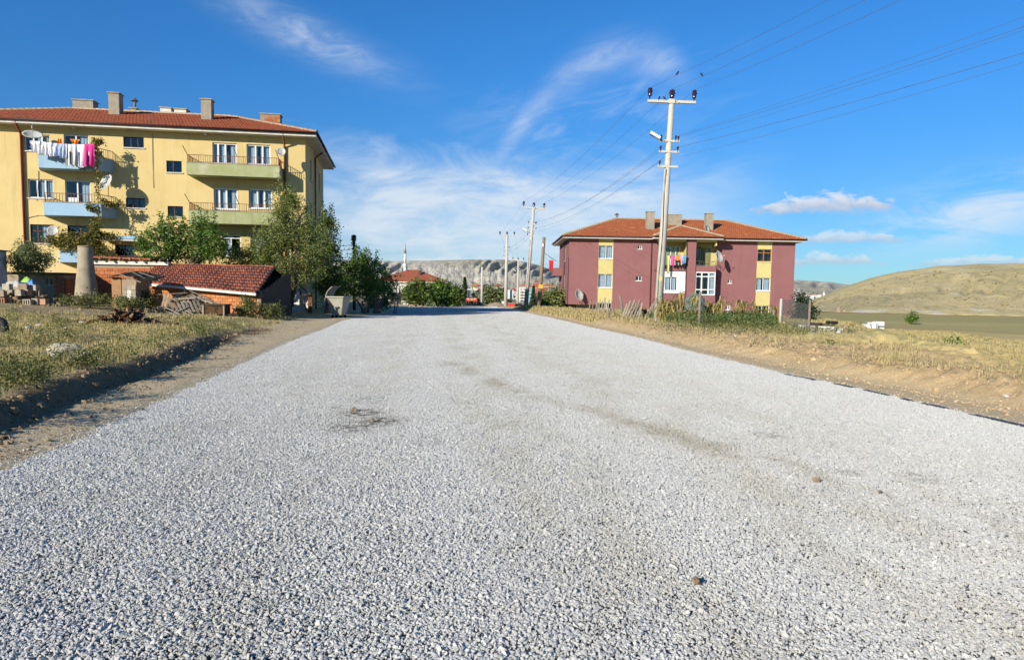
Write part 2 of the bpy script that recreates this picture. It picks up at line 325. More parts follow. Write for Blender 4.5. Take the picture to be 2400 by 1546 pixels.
MT['cone'] = surf('grey_brown_cement', (0.34, 0.29, 0.21), (0.27, 0.225, 0.16), 2.2, 0.95, 0.35, 20, c3=(0.22, 0.18, 0.13), streak=0.45)
MT['stack'] = surf('cement_render', (0.31, 0.28, 0.215), (0.25, 0.225, 0.175), 3, 0.95, 0.3, 25, streak=0.35)
MT['purple'] = surf('mauve_render', (0.243, 0.111, 0.114), (0.227, 0.102, 0.106), 0.8, 0.9, 0.10, 40, 0.2, streak=0.22)
MT['p_yellow'] = surf('lemon_render', (0.522, 0.4611, 0.2044), (0.4872, 0.4263, 0.1827), 1.0, 0.9, 0.2, 40, streak=0.1)
MT['glassdark'] = surf('room_dark', (0.03, 0.03, 0.035), (0.05, 0.045, 0.045), 2, 0.9)
MT['curtain'] = surf('white_curtain', (0.62, 0.64, 0.66), (0.55, 0.57, 0.60), 5, 0.9)
MT['black'] = surf('black_rubber', (0.018, 0.018, 0.02), (0.03, 0.03, 0.03), 8, 0.7)
MT['insulator'] = surf('dark_glazed_porcelain', (0.035, 0.015, 0.022), (0.028, 0.014, 0.022), 5, 0.15, spec=0.6)
MT['wire'] = surf('weathered_conductor', (0.16, 0.16, 0.17), (0.12, 0.12, 0.125), 5, 0.6, metal=0.4)
MT['steel'] = surf('galvanised_steel', (0.33, 0.33, 0.28), (0.27, 0.27, 0.23), 4, 0.55, 0.1, 30, metal=0.35, c3=(0.30, 0.26, 0.20), streak=0.3)
MT['dish'] = surf('dish_grey', (0.46, 0.47, 0.45), (0.40, 0.40, 0.38), 3, 0.5, c3=(0.42, 0.36, 0.28))
MT['lamp'] = surf('lamp_head', (0.66, 0.67, 0.66), (0.60, 0.60, 0.58), 3, 0.45)
MT['bark'] = surf('bark', (0.060, 0.045, 0.032), (0.10, 0.08, 0.06), 9, 0.95, 0.6, 40)
MT['twig'] = surf('pale_bark', (0.16, 0.135, 0.10), (0.22, 0.19, 0.15), 9, 0.95, 0.5, 40)
MT['leaf_green'] = island('leaf_fresh_green', [(0.0325, 0.0731, 0.0097), (0.0894, 0.1705, 0.0195), (0.138, 0.2274, 0.0292), (0.0569, 0.1137, 0.0162)], 0.45, 0.22, 0.5)
MT['leaf_olive'] = island('leaf_olive', [(0.0844, 0.1125, 0.0263), (0.1594, 0.1969, 0.0525), (0.225, 0.2438, 0.075), (0.1125, 0.1406, 0.0375)], 0.5, 0.25, 0.4)
MT['leaf_dark'] = island('leaf_dark', [(0.035, 0.062, 0.012), (0.075, 0.12, 0.02), (0.15, 0.18, 0.033), (0.05, 0.085, 0.015)], 0.5, 0.2, 0.4)
MT['leaf_vine'] = island('leaf_vine', [(0.06, 0.085, 0.016), (0.11, 0.13, 0.025), (0.17, 0.155, 0.03), (0.24, 0.15, 0.03), (0.09, 0.11, 0.022)], 0.55, 0.25, 0.4)
MT['leaf_needle'] = island('needle_dark', [(0.016, 0.032, 0.014), (0.03, 0.055, 0.02), (0.022, 0.045, 0.018)], 0.6, 0.1)
MT['leaf_grey'] = island('leaf_grey_green', [(0.104, 0.13, 0.0585), (0.156, 0.182, 0.0845), (0.195, 0.2145, 0.104), (0.13, 0.1495, 0.052)], 0.6, 0.2)
MT['weed'] = island('weed_green', [(0.085, 0.105, 0.03), (0.13, 0.145, 0.045), (0.19, 0.18, 0.07), (0.11, 0.125, 0.04)], 0.6, 0.2)
MT['corn'] = island('dry_corn', [(0.34, 0.25, 0.085), (0.42, 0.32, 0.13), (0.26, 0.23, 0.08), (0.20, 0.22, 0.07)], 0.7, 0.2)
MT['straw'] = island('dry_grass', [(0.42, 0.335, 0.165), (0.5, 0.41, 0.21), (0.33, 0.27, 0.13), (0.46, 0.37, 0.19), (0.27, 0.235, 0.1)], 0.8, 0.2)
MT['grass_green'] = island('green_grass', [(0.13, 0.14, 0.045), (0.19, 0.19, 0.065), (0.25, 0.225, 0.085), (0.16, 0.165, 0.055)], 0.75, 0.2)
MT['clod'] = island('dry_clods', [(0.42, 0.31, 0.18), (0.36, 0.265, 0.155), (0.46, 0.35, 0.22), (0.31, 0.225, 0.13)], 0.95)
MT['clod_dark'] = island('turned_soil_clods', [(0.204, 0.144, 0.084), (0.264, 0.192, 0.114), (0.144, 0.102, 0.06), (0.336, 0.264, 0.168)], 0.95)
MT['charcoal'] = surf('charred_debris', (0.03, 0.022, 0.016), (0.12, 0.055, 0.02), 5, 0.95, 0.5, 20)
MT['orange_paint'] = surf('orange_paint', (0.58, 0.085, 0.03), (0.52, 0.075, 0.028), 3, 0.45)
MT['red_paint'] = surf('red_car_paint', (0.62, 0.035, 0.025), (0.60, 0.035, 0.025), 3, 0.3, spec=0.5)
MT['sign_yellow'] = surf('yellow_sign', (0.75, 0.42, 0.02), (0.70, 0.38, 0.02), 3, 0.5)
MT['tarp_blue'] = surf('blue_plastic', (0.05, 0.20, 0.50), (0.04, 0.16, 0.42), 4, 0.5)
MT['tarp_lime'] = surf('lime_plastic', (0.28, 0.50, 0.05), (0.24, 0.44, 0.05), 4, 0.5)
MT['tank'] = surf('faded_teal_plastic', (0.13, 0.19, 0.20), (0.10, 0.16, 0.18), 2, 0.7)
MT['asphalt'] = surf('fresh_bitumen', (0.055, 0.058, 0.066), (0.085, 0.086, 0.09), 8, 0.7, 0.3, 60)
def cloth(name, c): return surf(name, c, tuple(x * 0.93 for x in c), 6, 0.9, 0.2, 60, 0.1)
CL = {k: cloth('cloth_' + k, v) for k, v in dict(white=(0.74, 0.73, 0.76), cream=(0.70, 0.68, 0.60), blue=(0.42, 0.50, 0.70), navy=(0.05, 0.06, 0.12), pink=(0.72, 0.05, 0.26), hot=(0.75, 0.10, 0.32),
     orange=(0.80, 0.26, 0.03), sky=(0.10, 0.38, 0.72), lilac=(0.60, 0.36, 0.50), black=(0.03, 0.03, 0.035), lime=(0.50, 0.56, 0.25), red=(0.62, 0.03, 0.05)).items()}
def glass_mat():
    m, t, b = newmat('window_glass'); t.n.remove(b)
    tr = t.node('ShaderNodeBsdfTransparent'); tr.inputs[0].default_value = (0.80, 0.86, 0.90, 1)
    gl = t.node('ShaderNodeBsdfGlossy'); gl.inputs['Roughness'].default_value = 0.03; gl.inputs[0].default_value = (0.8, 0.8, 0.8, 1)
    lw = t.node('ShaderNodeLayerWeight'); lw.inputs[0].default_value = 0.5
    mx = t.node('ShaderNodeMixShader'); t.put(mx.inputs[0], t.m('ADD', t.m('MULTIPLY', t.m('POWER', lw.outputs['Facing'], 4.0), 0.8), 0.045, clamp=True))
    t.l.new(tr.outputs[0], mx.inputs[1]); t.l.new(gl.outputs[0], mx.inputs[2]); t.l.new(mx.outputs[0], t.n['Material Output'].inputs[0]); return m
MT['glass'] = glass_mat()
def ground_mat():
    m, t, b = newmat('earth_and_grass')
    a = t.node('ShaderNodeAttribute', attribute_name='Col').outputs['Color']; v = t.node('ShaderNodeNewGeometry').outputs['Position']
    n = t.noise(v, 2.4, 8, 0.68); n2 = t.noise(v, 22.0, 6, 0.7); n3 = t.noise(v, 0.35, 5, 0.6)
    c = t.mixc(t.ramp(n, 0.32, 0.70, 0.0, 0.55), a, t.mixc(1.0, a, (0.74, 0.71, 0.66, 1), 'MULTIPLY'))
    c = t.mixc(t.ramp(n2, 0.50, 0.72, 0.0, 0.5), c, t.mixc(1.0, a, (1.35, 1.33, 1.28, 1), 'MULTIPLY'))
    c = t.mixc(t.ramp(n3, 0.45, 0.70, 0.0, 0.35), c, t.mixc(1.0, a, (0.86, 0.88, 0.76, 1), 'MULTIPLY'))
    t.put(b.inputs['Base Color'], c); b.inputs['Roughness'].default_value = 0.97; b.inputs['Specular IOR Level'].default_value = 0.1
    bn = t.node('ShaderNodeBump'); bn.inputs['Strength'].default_value = 0.6; bn.inputs['Distance'].default_value = 0.05
    t.put(bn.inputs['Height'], t.m('ADD', t.noise(v, 9.0, 6, 0.7), t.m('MULTIPLY', n2, 0.5))); t.put(b.inputs['Normal'], bn.outputs[0]); return m
MT['ground'] = ground_mat()
def stone_mat():
    m, t, b = newmat('crushed_limestone'); g = t.node('ShaderNodeNewGeometry'); v = g.outputs['Position']; r = g.outputs['Random Per Island']
    cr = t.node('ShaderNodeValToRGB'); el = cr.color_ramp.elements
    cols = [(0.415, 0.42, 0.41), (0.46, 0.465, 0.452), (0.495, 0.50, 0.485), (0.44, 0.445, 0.433), (0.525, 0.525, 0.508)]
    while len(el) < 5: el.new(0.5)
    for i, cc in enumerate(cols): el[i].position = i / 4; el[i].color = (*cc, 1)
    t.put(cr.inputs[0], r); c = cr.outputs[0]
    x, y, z = t.sep(v)
    # dust carried along by wheels: pale brown bands that follow the road
    u = t.m('ADD', x, t.m('MULTIPLY', y, 0.115)); wob = t.m('MULTIPLY', t.m('SUBTRACT', t.noise(t.xyz(0.0, t.m('MULTIPLY', y, 0.16), 0.0), 1.0, 3), 0.5), 1.6)
    uu = t.m('ADD', u, wob)
    n = t.noise(t.xyz(t.m('MULTIPLY', x, 1.1), t.m('MULTIPLY', y, 0.35), 0.0), 1.6, 6, 0.65)
    for pos, wd, am in ((-0.9, 0.5, 0.55), (0.95, 0.42, 0.85), (2.7, 0.45, 0.85), (3.9, 0.5, 0.45), (-2.3, 0.55, 0.45), (5.0, 0.6, 0.35)):
        d = t.m('ABSOLUTE', t.m('SUBTRACT', uu, pos))
        k = t.m('MULTIPLY', t.ramp(d, wd * 0.2, wd * 2.2, 1.0, 0.0), t.ramp(n, 0.34, 0.70, 0.0, am))
        c = t.mixc(k, c, t.mixc(1.0, c, (0.82, 0.79, 0.70, 1), 'MULTIPLY'))
    trk = t.m('ABSOLUTE', t.m('SUBTRACT', x, t.m('ADD', t.m('SUBTRACT', 6.35, t.m('MULTIPLY', y, 0.66)), t.m('MULTIPLY', t.m('MULTIPLY', y, y), 0.0105))))
    k = t.m('MULTIPLY', t.m('MULTIPLY', t.ramp(trk, 0.02, 0.42, 1.0, 0.0), t.ramp(n, 0.40, 0.66, 0.02, 0.62)), t.ramp(y, 15.0, 19.0, 1.0, 0.0))
    c = t.mixc(k, c, t.mixc(1.0, c, (0.62, 0.57, 0.47, 1), 'MULTIPLY'))
    nst = t.ramp(t.noise(v, 9.0, 3, 0.7), 0.38, 0.58)
    for (sx0, sy0, rr, am) in ((-1.88, 9.05, 0.34, 1.0), (-1.50, 8.55, 0.32, 1.0), (-1.80, 8.1, 0.42, 0.7), (-2.05, 10.2, 0.35, 0.5), (3.55, 6.15, 0.22, 0.5), (3.0, 6.3, 0.16, 0.4), (2.9, 8.0, 0.25, 0.4), (-0.85, 7.35, 0.22, 0.3), (-2.3, 9.5, 0.2, 0.35)):
        d = t.m('SQRT', t.m('ADD', t.m('POWER', t.m('ABSOLUTE', t.m('SUBTRACT', x, sx0)), 2.0), t.m('MULTIPLY', t.m('POWER', t.m('ABSOLUTE', t.m('SUBTRACT', y, sy0)), 2.0), 0.7)))
        k = t.m('MULTIPLY', t.ramp(d, rr * 0.1, rr * 1.25, am, 0.0), nst)
        c = t.mixc(k, c, (0.085, 0.075, 0.058))
    c = t.mixc(t.ramp(t.noise(v, 0.45, 5, 0.6), 0.42, 0.68, 0.0, 0.22), c, t.mixc(1.0, c, (0.80, 0.80, 0.80, 1), 'MULTIPLY'))
    t.put(b.inputs['Base Color'], c); b.inputs['Roughness'].default_value = 0.85; b.inputs['Specular IOR Level'].default_value = 0.25; return m
MT['stone'] = stone_mat()
# ------------------------------------------------------------------ ground sheet
def graded(a, b, d): return np.arange(a, b, d)
def build_ground():
    xs = np.concatenate([graded(-2600, -400, 200), graded(-400, -120, 25), graded(-120, -40, 4), graded(-40, -16, 0.6), graded(-16, -3.6, 0.10), graded(-3.6, 3.0, 0.6), graded(3.0, 15, 0.10), graded(15, 32, 0.5), graded(32, 80, 2.5), graded(80, 400, 14), graded(400, 2601, 200)])
    ys = np.concatenate([graded(-60, 2, 4), graded(2, 6, 0.25), graded(6, 24, 0.10), graded(24, 50, 0.3), graded(50, 110, 0.8), graded(110, 300, 8), graded(300, 900, 60), graded(900, 5001, 400)])
    gx, gy = np.meshgrid(xs, ys); z = ground_z(gx, gy)
    nx, ny = len(xs), len(ys); v = np.stack([gx, gy, z], -1).reshape(-1, 3)
    i = np.arange(nx * ny).reshape(ny, nx); f = np.stack([i[:-1, :-1], i[:-1, 1:], i[1:, 1:], i[1:, :-1]], -1).reshape(-1, 4)
    # what the ground is made of
    x, y = v[:, 0], v[:, 1]; l = eL(y) - x; r = x - eR(y); n = fbm(x * 0.5, y * 0.5, 5, 21); nf = fbm(x * 2.3, y * 2.3, 4, 33)
    def C(c): return np.array(c)[None, :]
    dirt_l = C((0.56, 0.455, 0.29)); dirt_r = C((0.55, 0.44, 0.27)); bank_r = C((0.48, 0.355, 0.195)); soil = C((0.20, 0.145, 0.085)); straw = C((0.42, 0.33, 0.145)); green = C((0.29, 0.245, 0.11)); yard = C((0.25, 0.195, 0.125))
    def mix(a, b, k): return a * (1 - k[:, None]) + b * k[:, None]
    ft = foot_l(y); up = sstep(l, ft - 0.05, ft + 0.35)
    cl = mix(dirt_l + 0 * v, soil + 0 * v, sstep(l, ft - 0.15, ft + 0.05) * (1 - sstep(l, ft + 0.35, ft + 0.7)) * (y < 28))
    gl = mix(straw + 0 * v, green + 0 * v, sstep(n, 0.56, 0.70) * 0.8); gl = mix(gl, soil + 0 * v, sstep(nf, 0.60, 0.75) * 0.6)
    gl = mix(gl, yard + 0 * v, sstep(y - 0.25 * (x + 20), 26, 31) * (x < -14) * 0.8)
    cl = mix(cl, gl, sstep(l, ft + 0.3, ft + 0.9) * np.interp(y, [0, 24, 34], [1, 1, 0.75]))
    rb = sstep(r, 0.8, 1.5); cr_ = mix(dirt_r + 0 * v, bank_r + 0 * v, rb)
    fieldc = mix(straw * 1.4 + 0 * v, C((0.46, 0.39, 0.18)) + 0 * v, sstep(n, 0.40, 0.65))
    gr = sstep(r + 2.2 * (n - 0.5), 2.4, 5.5); cr_ = mix(cr_, fieldc, gr)
    # strip fields out to the hill
    tt = y - 0.16 * x
    for a, b, c in ((58, 75, (0.42, 0.34, 0.15)), (75, 98, (0.41, 0.35, 0.145)), (98, 112, (0.45, 0.38, 0.17)), (112, 165, (0.37, 0.325, 0.135)), (165, 196, (0.40, 0.345, 0.14)), (196, 236, (0.33, 0.165, 0.065)), (236, 300, (0.38, 0.31, 0.15))):
        k = sstep(tt + 12 * (n - 0.5), a - 2.5, a + 2.5) * (1 - sstep(tt + 12 * (n - 0.5), b - 2.5, b + 2.5)) * (r > 15)
        cr_ = mix(cr_, C(c) + 0 * v, k)
    c = np.where((l > 0)[:, None], cl, np.where((r > 0)[:, None], cr_, np.where((r < -3)[:, None], dirt_l + 0 * v, dirt_r + 0 * v)))
    far = sstep(y, 140, 200) * (x < 30); c = mix(c, C((0.36, 0.31, 0.20)) + 0 * v, far)
    tag(npmesh('ground', v, f, MT['ground'], smooth=True, col=c), kind='structure')
build_ground()
# ------------------------------------------------------------------ road: a bed of bitumen covered with loose stone chippings
ys = np.concatenate([np.arange(-20, 100, 1.0), np.arange(100, 201, 5.0)]); v = []; f = []
for i, y in enumerate(ys):
    z = float(drop(y)) - 0.030
    v += [(float(eL(y)) - 0.3, y, z), (float(eR(y)), y, z), (float(eR(y)) + 0.03, y, z - 0.05)]
    if i: b = 3 * i; f += [(b - 3, b - 2, b + 1, b), (b - 2, b - 1, b + 2, b + 1)]
road = tag(npmesh('gravel_road', np.array(v), np.array(f), MT['asphalt']), kind='structure')
def stones(rng, cx, cy, cz, size, flat=0.62):
    """numpy icosahedra, jittered into angular chips; returns verts, tris"""
    n = len(cx); g = (1 + 5 ** 0.5) / 2
    iv = np.array([(-1, g, 0), (1, g, 0), (-1, -g, 0), (1, -g, 0), (0, -1, g), (0, 1, g), (0, -1, -g), (0, 1, -g), (g, 0, -1), (g, 0, 1), (-g, 0, -1), (-g, 0, 1)]) / np.sqrt(1 + g * g)
    it = np.array([(0, 11, 5), (0, 5, 1), (0, 1, 7), (0, 7, 10), (0, 10, 11), (1, 5, 9), (5, 11, 4), (11, 10, 2), (10, 7, 6), (7, 1, 8), (3, 9, 4), (3, 4, 2), (3, 2, 6), (3, 6, 8), (3, 8, 9), (4, 9, 5), (2, 4, 11), (6, 2, 10), (8, 6, 7), (9, 8, 1)])
    v = iv[None] * rng.uniform(0.62, 1.18, (n, 12, 1)) * np.stack([rng.uniform(0.8, 1.45, n), rng.uniform(0.7, 1.05, n), rng.uniform(flat * 0.75, flat * 1.3, n)], -1)[:, None, :]
    q = rng.normal(size=(n, 4)); q[:, 1:3] *= 0.33; q /= np.linalg.norm(q, axis=1)[:, None]; w, x, y, z = q.T
    M = np.stack([1 - 2 * (y * y + z * z), 2 * (x * y - w * z), 2 * (x * z + w * y), 2 * (x * y + w * z), 1 - 2 * (x * x + z * z), 2 * (y * z - w * x), 2 * (x * z - w * y), 2 * (y * z + w * x), 1 - 2 * (x * x + y * y)], -1).reshape(n, 3, 3)
    v = np.einsum('nij,nkj->nki', M, v) * size[:, None, None] + np.stack([cx, cy, cz], -1)[:, None, :]
    return v.reshape(-1, 3), (it[None] + 12 * np.arange(n)[:, None, None]).reshape(-1, 3)
src = bpy.data.collections.new('chippings_source')
for k in range(3):
    rng = np.random.default_rng(50 + k); n = 12600
    s = np.clip(rng.lognormal(math.log(0.0073), 0.33, n), 0.0036, 0.0165)
    x = rng.uniform(-0.5, 0.5, n); y = rng.uniform(-0.5, 0.5, n)
    hum = fbm((x + 0.5) * 4, (y + 0.5) * 4, 2, k) - 0.5
    keep = rng.uniform(size=n) < 0.93 + 0.8 * hum
    s, x, y = s[keep], x[keep], y[keep]; z = s * 0.40 + rng.uniform(0, 0.0045, len(s))
    vv, ff = stones(rng, x, y, z, s, 0.45)
    o = npmesh('chippings_patch', vv, ff, MT['stone']); COL.objects.unlink(o); src.objects.link(o)
# where each square metre of chippings lies
pts = []; rot = []; idx = []
yy = -6.0
rr = random.Random(3)
while yy < 118:
    x = float(eR(yy)) - 0.5 + 0.16 * (float(fbm(np.array(yy * 0.55), np.array(0.0), 3, 12)) - 0.5); lim = float(eL(yy)) - 0.45
    while x > lim - 0.5:
        pts.append((x, yy, float(drop(yy)) - 0.030)); rot.append(rr.randrange(4) * math.pi / 2); idx.append(rr.randrange(3)); x -= 1.0
    yy += 1.0
me = bpy.data.meshes.new('stone_chippings'); me.from_pydata(pts, [], [])
me.attributes.new('rot', 'FLOAT', 'POINT').data.foreach_set('value', rot); me.attributes.new('pick', 'INT', 'POINT').data.foreach_set('value', idx)
chip = bpy.data.objects.new('stone_chippings', me); COL.objects.link(chip); chip.parent = road; chip['kind'] = 'stuff'
ng = bpy.data.node_groups.new('chippings', 'GeometryNodeTree'); ng.interface.new_socket('Geometry', in_out='INPUT', socket_type='NodeSocketGeometry'); ng.interface.new_socket('Geometry', in_out='OUTPUT', socket_type='NodeSocketGeometry')
gi = ng.nodes.new('NodeGroupInput'); go = ng.nodes.new('NodeGroupOutput'); ip = ng.nodes.new('GeometryNodeInstanceOnPoints'); ci = ng.nodes.new('GeometryNodeCollectionInfo')
ci.inputs[0].default_value = src; ci.inputs['Separate Children'].default_value = True; ci.inputs['Reset Children'].default_value = True
ar = ng.nodes.new('GeometryNodeInputNamedAttribute'); ar.data_type = 'FLOAT'; ar.inputs[0].default_value = 'rot'
ai = ng.nodes.new('GeometryNodeInputNamedAttribute'); ai.data_type = 'INT'; ai.inputs[0].default_value = 'pick'
cx_ = ng.nodes.new('ShaderNodeCombineXYZ'); L = ng.links
L.new(gi.outputs[0], ip.inputs['Points']); L.new(ci.outputs[0], ip.inputs['Instance']); ip.inputs['Pick Instance'].default_value = True
L.new(ai.outputs['Attribute'], ip.inputs['Instance Index']); L.new(ar.outputs['Attribute'], cx_.inputs[2]); L.new(cx_.outputs[0], ip.inputs['Rotation']); L.new(ip.outputs[0], go.inputs[0])
chip.modifiers.new('chippings', 'NODES').node_group = ng
# chips kicked over the edges
rng = np.random.default_rng(5); n = 14000
y = 4.5 + 28 * rng.uniform(size=n) ** 1.7; off = np.abs(rng.normal(0, 0.22, n)) - 0.06; s = np.clip(rng.lognormal(math.log(0.0066), 0.3, n), 0.004, 0.014)
x = eL(y) - off; x[:4500] = eR(y[:4500]) + np.abs(off[:4500]) * 0.7 + 0.0
vv, ff = stones(rng, x, y, ground_z(x, y) + s * 0.45, s)
tag(npmesh('scattered_chippings', vv, ff, MT['stone'], road), kind='stuff')
# bitumen edge: the sprayed seam that shows along the right side
v = []; f = []; ysr = np.arange(3, 14.6, 0.06); wv = fbm(ysr * 3, ysr * 0, 4, 9)
for i, y in enumerate(ysr):
    e = float(eR(y)) + 0.16 * (float(fbm(np.array(y * 0.55), np.array(0.0), 3, 12)) - 0.5); z = -0.014 - 0.05 * max(0.0, min(1.0, (0.50 - float(wv[i])) * 12)); wd = (-0.03 + 0.15 * float(wv[i])) * min(1.0, (15.0 - y) / 4.0)
    v += [(e - 0.06, y, z), (e + wd * 0.5, y, z + 0.006), (e + wd, y, z - 0.05)]
    if i: b = 3 * i; f += [(b - 3, b - 2, b + 1, b), (b - 2, b - 1, b + 2, b + 1)]
npmesh('bitumen_edge', np.array(v), np.array(f), MT['asphalt'], road)
# ------------------------------------------------------------------ clods along both banks
def clods(name, n, sampler, size, mat, seed, parent=None, flat=0.75):
    rng = np.random.default_rng(seed); x, y = sampler(rng, n); s = np.clip(rng.lognormal(math.log(size), 0.50, n), size * 0.35, size * 4.0)
    vv, ff = stones(rng, x, y, ground_z(x, y) + s * 0.25, s, flat)
    return tag(npmesh(name, vv, ff, mat, parent), kind='stuff')
def bank_l(rng, n):
    y = 5 + 23 * rng.uniform(size=n) ** 1.4; return eL(y) - foot_l(y) - rng.normal(0.12, 0.22, n), y
def shoulder_l(rng, n):
    y = 4.5 + 30 * rng.uniform(size=n) ** 1.5; return eL(y) - foot_l(y) * np.clip(rng.normal(0.72, 0.25, n), 0.12, 1.0), y
def bank_r(rng, n):
    y = 7 + 50 * rng.uniform(size=n) ** 1.5; return eR(y) + np.clip(rng.normal(1.9, 0.9, n), 0.75, 5.5), y
def shoulder_r(rng, n):
    y = 7 + 40 * rng.uniform(size=n) ** 1.5; return eR(y) + rng.uniform(0.15, 1.1, n), y
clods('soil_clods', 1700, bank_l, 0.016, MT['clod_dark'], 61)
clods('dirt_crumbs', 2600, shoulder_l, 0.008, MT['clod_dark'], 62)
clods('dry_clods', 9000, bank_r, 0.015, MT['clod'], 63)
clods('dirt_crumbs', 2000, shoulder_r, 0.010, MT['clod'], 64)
# ------------------------------------------------------------------ hills
def hill(name, azs, dist0, dist1, top_px, mat, seed, colf, gully=0.0, gamp=0.30, gmid=0.76, gwid=0.15, nu=260, nv=70, base=-4.0, ridge=0.0, rough=0.0):
    """a slope that climbs from dist0 to its crest at dist1, its skyline at the given photo heights, then falls away behind"""
    u = np.linspace(0, 1, nu); px = np.interp(u, [0, 1], [azs[0], azs[1]]); tp = np.interp(px, [p[0] for p in top_px], [p[1] for p in top_px])
    crest = np.array([P(a, b, dist1) for a, b in zip(px, tp)])          # crest line in the world
    t = np.concatenate([np.linspace(0, 1, nv), np.array([1.06, 1.16, 1.4])])
    U, T = np.meshgrid(u, t); kk = dist0 / dist1 + (1 - dist0 / dist1) * T
    x = crest[None, :, 0] * kk; y = crest[None, :, 1] * kk
    s = np.clip(T, 0, 1); prof = s ** 0.9 if not ridge else np.where(s < 0.45, 0.35 * s / 0.45, 0.35 + 0.65 * ((s - 0.45) / 0.55) ** 0.75)
    n = fbm(x * 0.012, y * 0.012, 5, seed) - 0.5
    H = crest[None, :, 2] - base
    z = base + H * prof
    if gully:
        ph = (U + 0.10 * (1 - s)) * gully * 0.8 + 2.6 * fbm(U * gully * 0.33, T * 1.3, 4, seed + 3)
        rg = 1 - np.abs((ph % 1.0) - 0.5) * 2; rg = sstep(rg, 0.25, 1.0)
        amp = np.exp(-((s - gmid) / gwid) ** 2) * sstep(fbm(U * 8, T * 0.5, 3, seed + 8), 0.28, 0.50); z = z - H * gamp * rg * amp
        z = z - H * 0.53 * gamp * np.sin(np.pi * np.clip(s, 0, 1)) * (fbm(U * gully * 1.1, s * 5.0, 5, seed + 5, 0.62) - 0.45)
    z = z + n * rough * H * np.sin(np.pi * np.clip(s, 0, 1)) * 0.9
    z = z + (fbm(x * 0.05, y * 0.05, 4, seed + 1) - 0.5) * rough * H * 0.22 * np.clip(s * 3, 0, 1) * np.clip((1.02 - s) * 8, 0.12, 1)
    z = np.where(T > 1, crest[None, :, 2] - (T - 1) * H * 0.6, z); z[0] = base - 3
    m = len(t); v = np.stack([x, y, z], -1).reshape(-1, 3); i = np.arange(nu * m).reshape(m, nu)
    f = np.stack([i[:-1, :-1], i[:-1, 1:], i[1:, 1:], i[1:, :-1]], -1).reshape(-1, 4)
    c = colf(x, y, z, s, U).reshape(-1, 3)
    return tag(npmesh(name, v, f, mat, smooth=True, col=c), kind='structure'), (x, y, z)
def hill_mat(name, sc, amt, bump=0.5):
    m, t, b = newmat(name); a = t.node('ShaderNodeAttribute', attribute_name='Col').outputs['Color']; v = t.node('ShaderNodeNewGeometry').outputs['Position']
    n = t.noise(v, sc, 9, 0.72); n2 = t.noise(v, sc * 6, 6, 0.7)
    c = t.mixc(t.ramp(n, 0.42, 0.62, 0.0, amt), a, t.mixc(1.0, a, (0.60, 0.62, 0.58, 1), 'MULTIPLY')); c = t.mixc(t.ramp(n2, 0.54, 0.68, 0.0, amt), c, t.mixc(1.0, a, (1.35, 1.33, 1.25, 1), 'MULTIPLY'))
    t.put(b.inputs['Base Color'], c); b.inputs['Roughness'].default_value = 1.0; b.inputs['Specular IOR Level'].default_value = 0.05
    bn = t.node('ShaderNodeBump'); bn.inputs['Strength'].default_value = bump; bn.inputs['Distance'].default_value = 1.0 / sc * 0.12; t.put(bn.inputs['Height'], n); t.put(b.inputs['Normal'], bn.outputs[0]); return m
def col_tan(x, y, z, s, U):
    n = fbm(x * 0.03, y * 0.03, 5, 4)[..., None]; n2 = fbm(x * 0.10, y * 0.10, 4, 14)[..., None]
    a = np.array((0.55, 0.45, 0.235)); b = np.array((0.44, 0.375, 0.20)); w = np.array((0.62, 0.56, 0.42))
    c = a * (1 - sstep(n, 0.35, 0.65)) + b * sstep(n, 0.35, 0.65); k = sstep(n2, 0.60, 0.72) * (0.25 + 0.75 * np.exp(-((s[..., None] - 0.05) / 0.10) ** 2)); return c * (1 - k) + w * k
def col_bad(x, y, z, s, U):
    n = fbm(x * 0.006, y * 0.006, 5, 4)[..., None]; n2 = fbm(U * 40, s * 9, 4, 14)[..., None]
    a = np.array((0.47, 0.43, 0.35)); b = np.array((0.38, 0.35, 0.26)); w = np.array((0.60, 0.555, 0.45))
    c = a * (1 - sstep(n, 0.35, 0.65)) + b * sstep(n, 0.35, 0.65); k = sstep(n2, 0.52, 0.70) * 0.6; c = c * (1 - k) + w * k
    top = sstep(s[..., None], 0.965, 1.0); return c * (1 - top) + np.array((0.47, 0.45, 0.33)) * top
hill_o, HG = hill('hill', (1868, 2900), 235, 430, [(1868, 712), (1900, 704), (1940, 689), (1990, 668), (2040, 651), (2100, 637), (2200, 623), (2300, 618), (2400, 616), (2600, 622), (2900, 640)], hill_mat('tan_hillside', 0.13, 0.55, 0.8), 5, col_tan, gully=17, gamp=0.055, gmid=0.5, gwid=0.35, nu=340, nv=110, base=-3.4, rough=0.42)
hill('badland_hill', (560, 1480), 640, 1250, [(560, 606), (700, 609), (900, 611), (1000, 611), (1100, 608), (1190, 608), (1230, 613), (1270, 623), (1300, 634), (1380, 655), (1480, 680)], hill_mat('grey_badland', 0.035, 0.5), 9, col_bad, gully=40, gamp=0.21, nu=800, nv=110, base=-2.5, ridge=1, rough=0.12)
hill('far_ridge', (1500, 2420), 900, 1900, [(1500, 640), (1700, 648), (1870, 656), (1930, 659), (2000, 668), (2100, 676), (2420, 690)], hill_mat('grey_far_ridge', 0.02, 0.5), 19, col_bad, gully=18, nu=200, nv=50, base=-2.5, ridge=1, rough=0.12)
hill('far_ridge', (-900, 640), 700, 1500, [(-900, 640), (0, 630), (400, 622), (640, 612)], hill_mat('grey_left_ridge', 0.03, 0.5), 29, col_bad, gully=20, nu=120, nv=40, base=-2.5, ridge=1, rough=0.12)
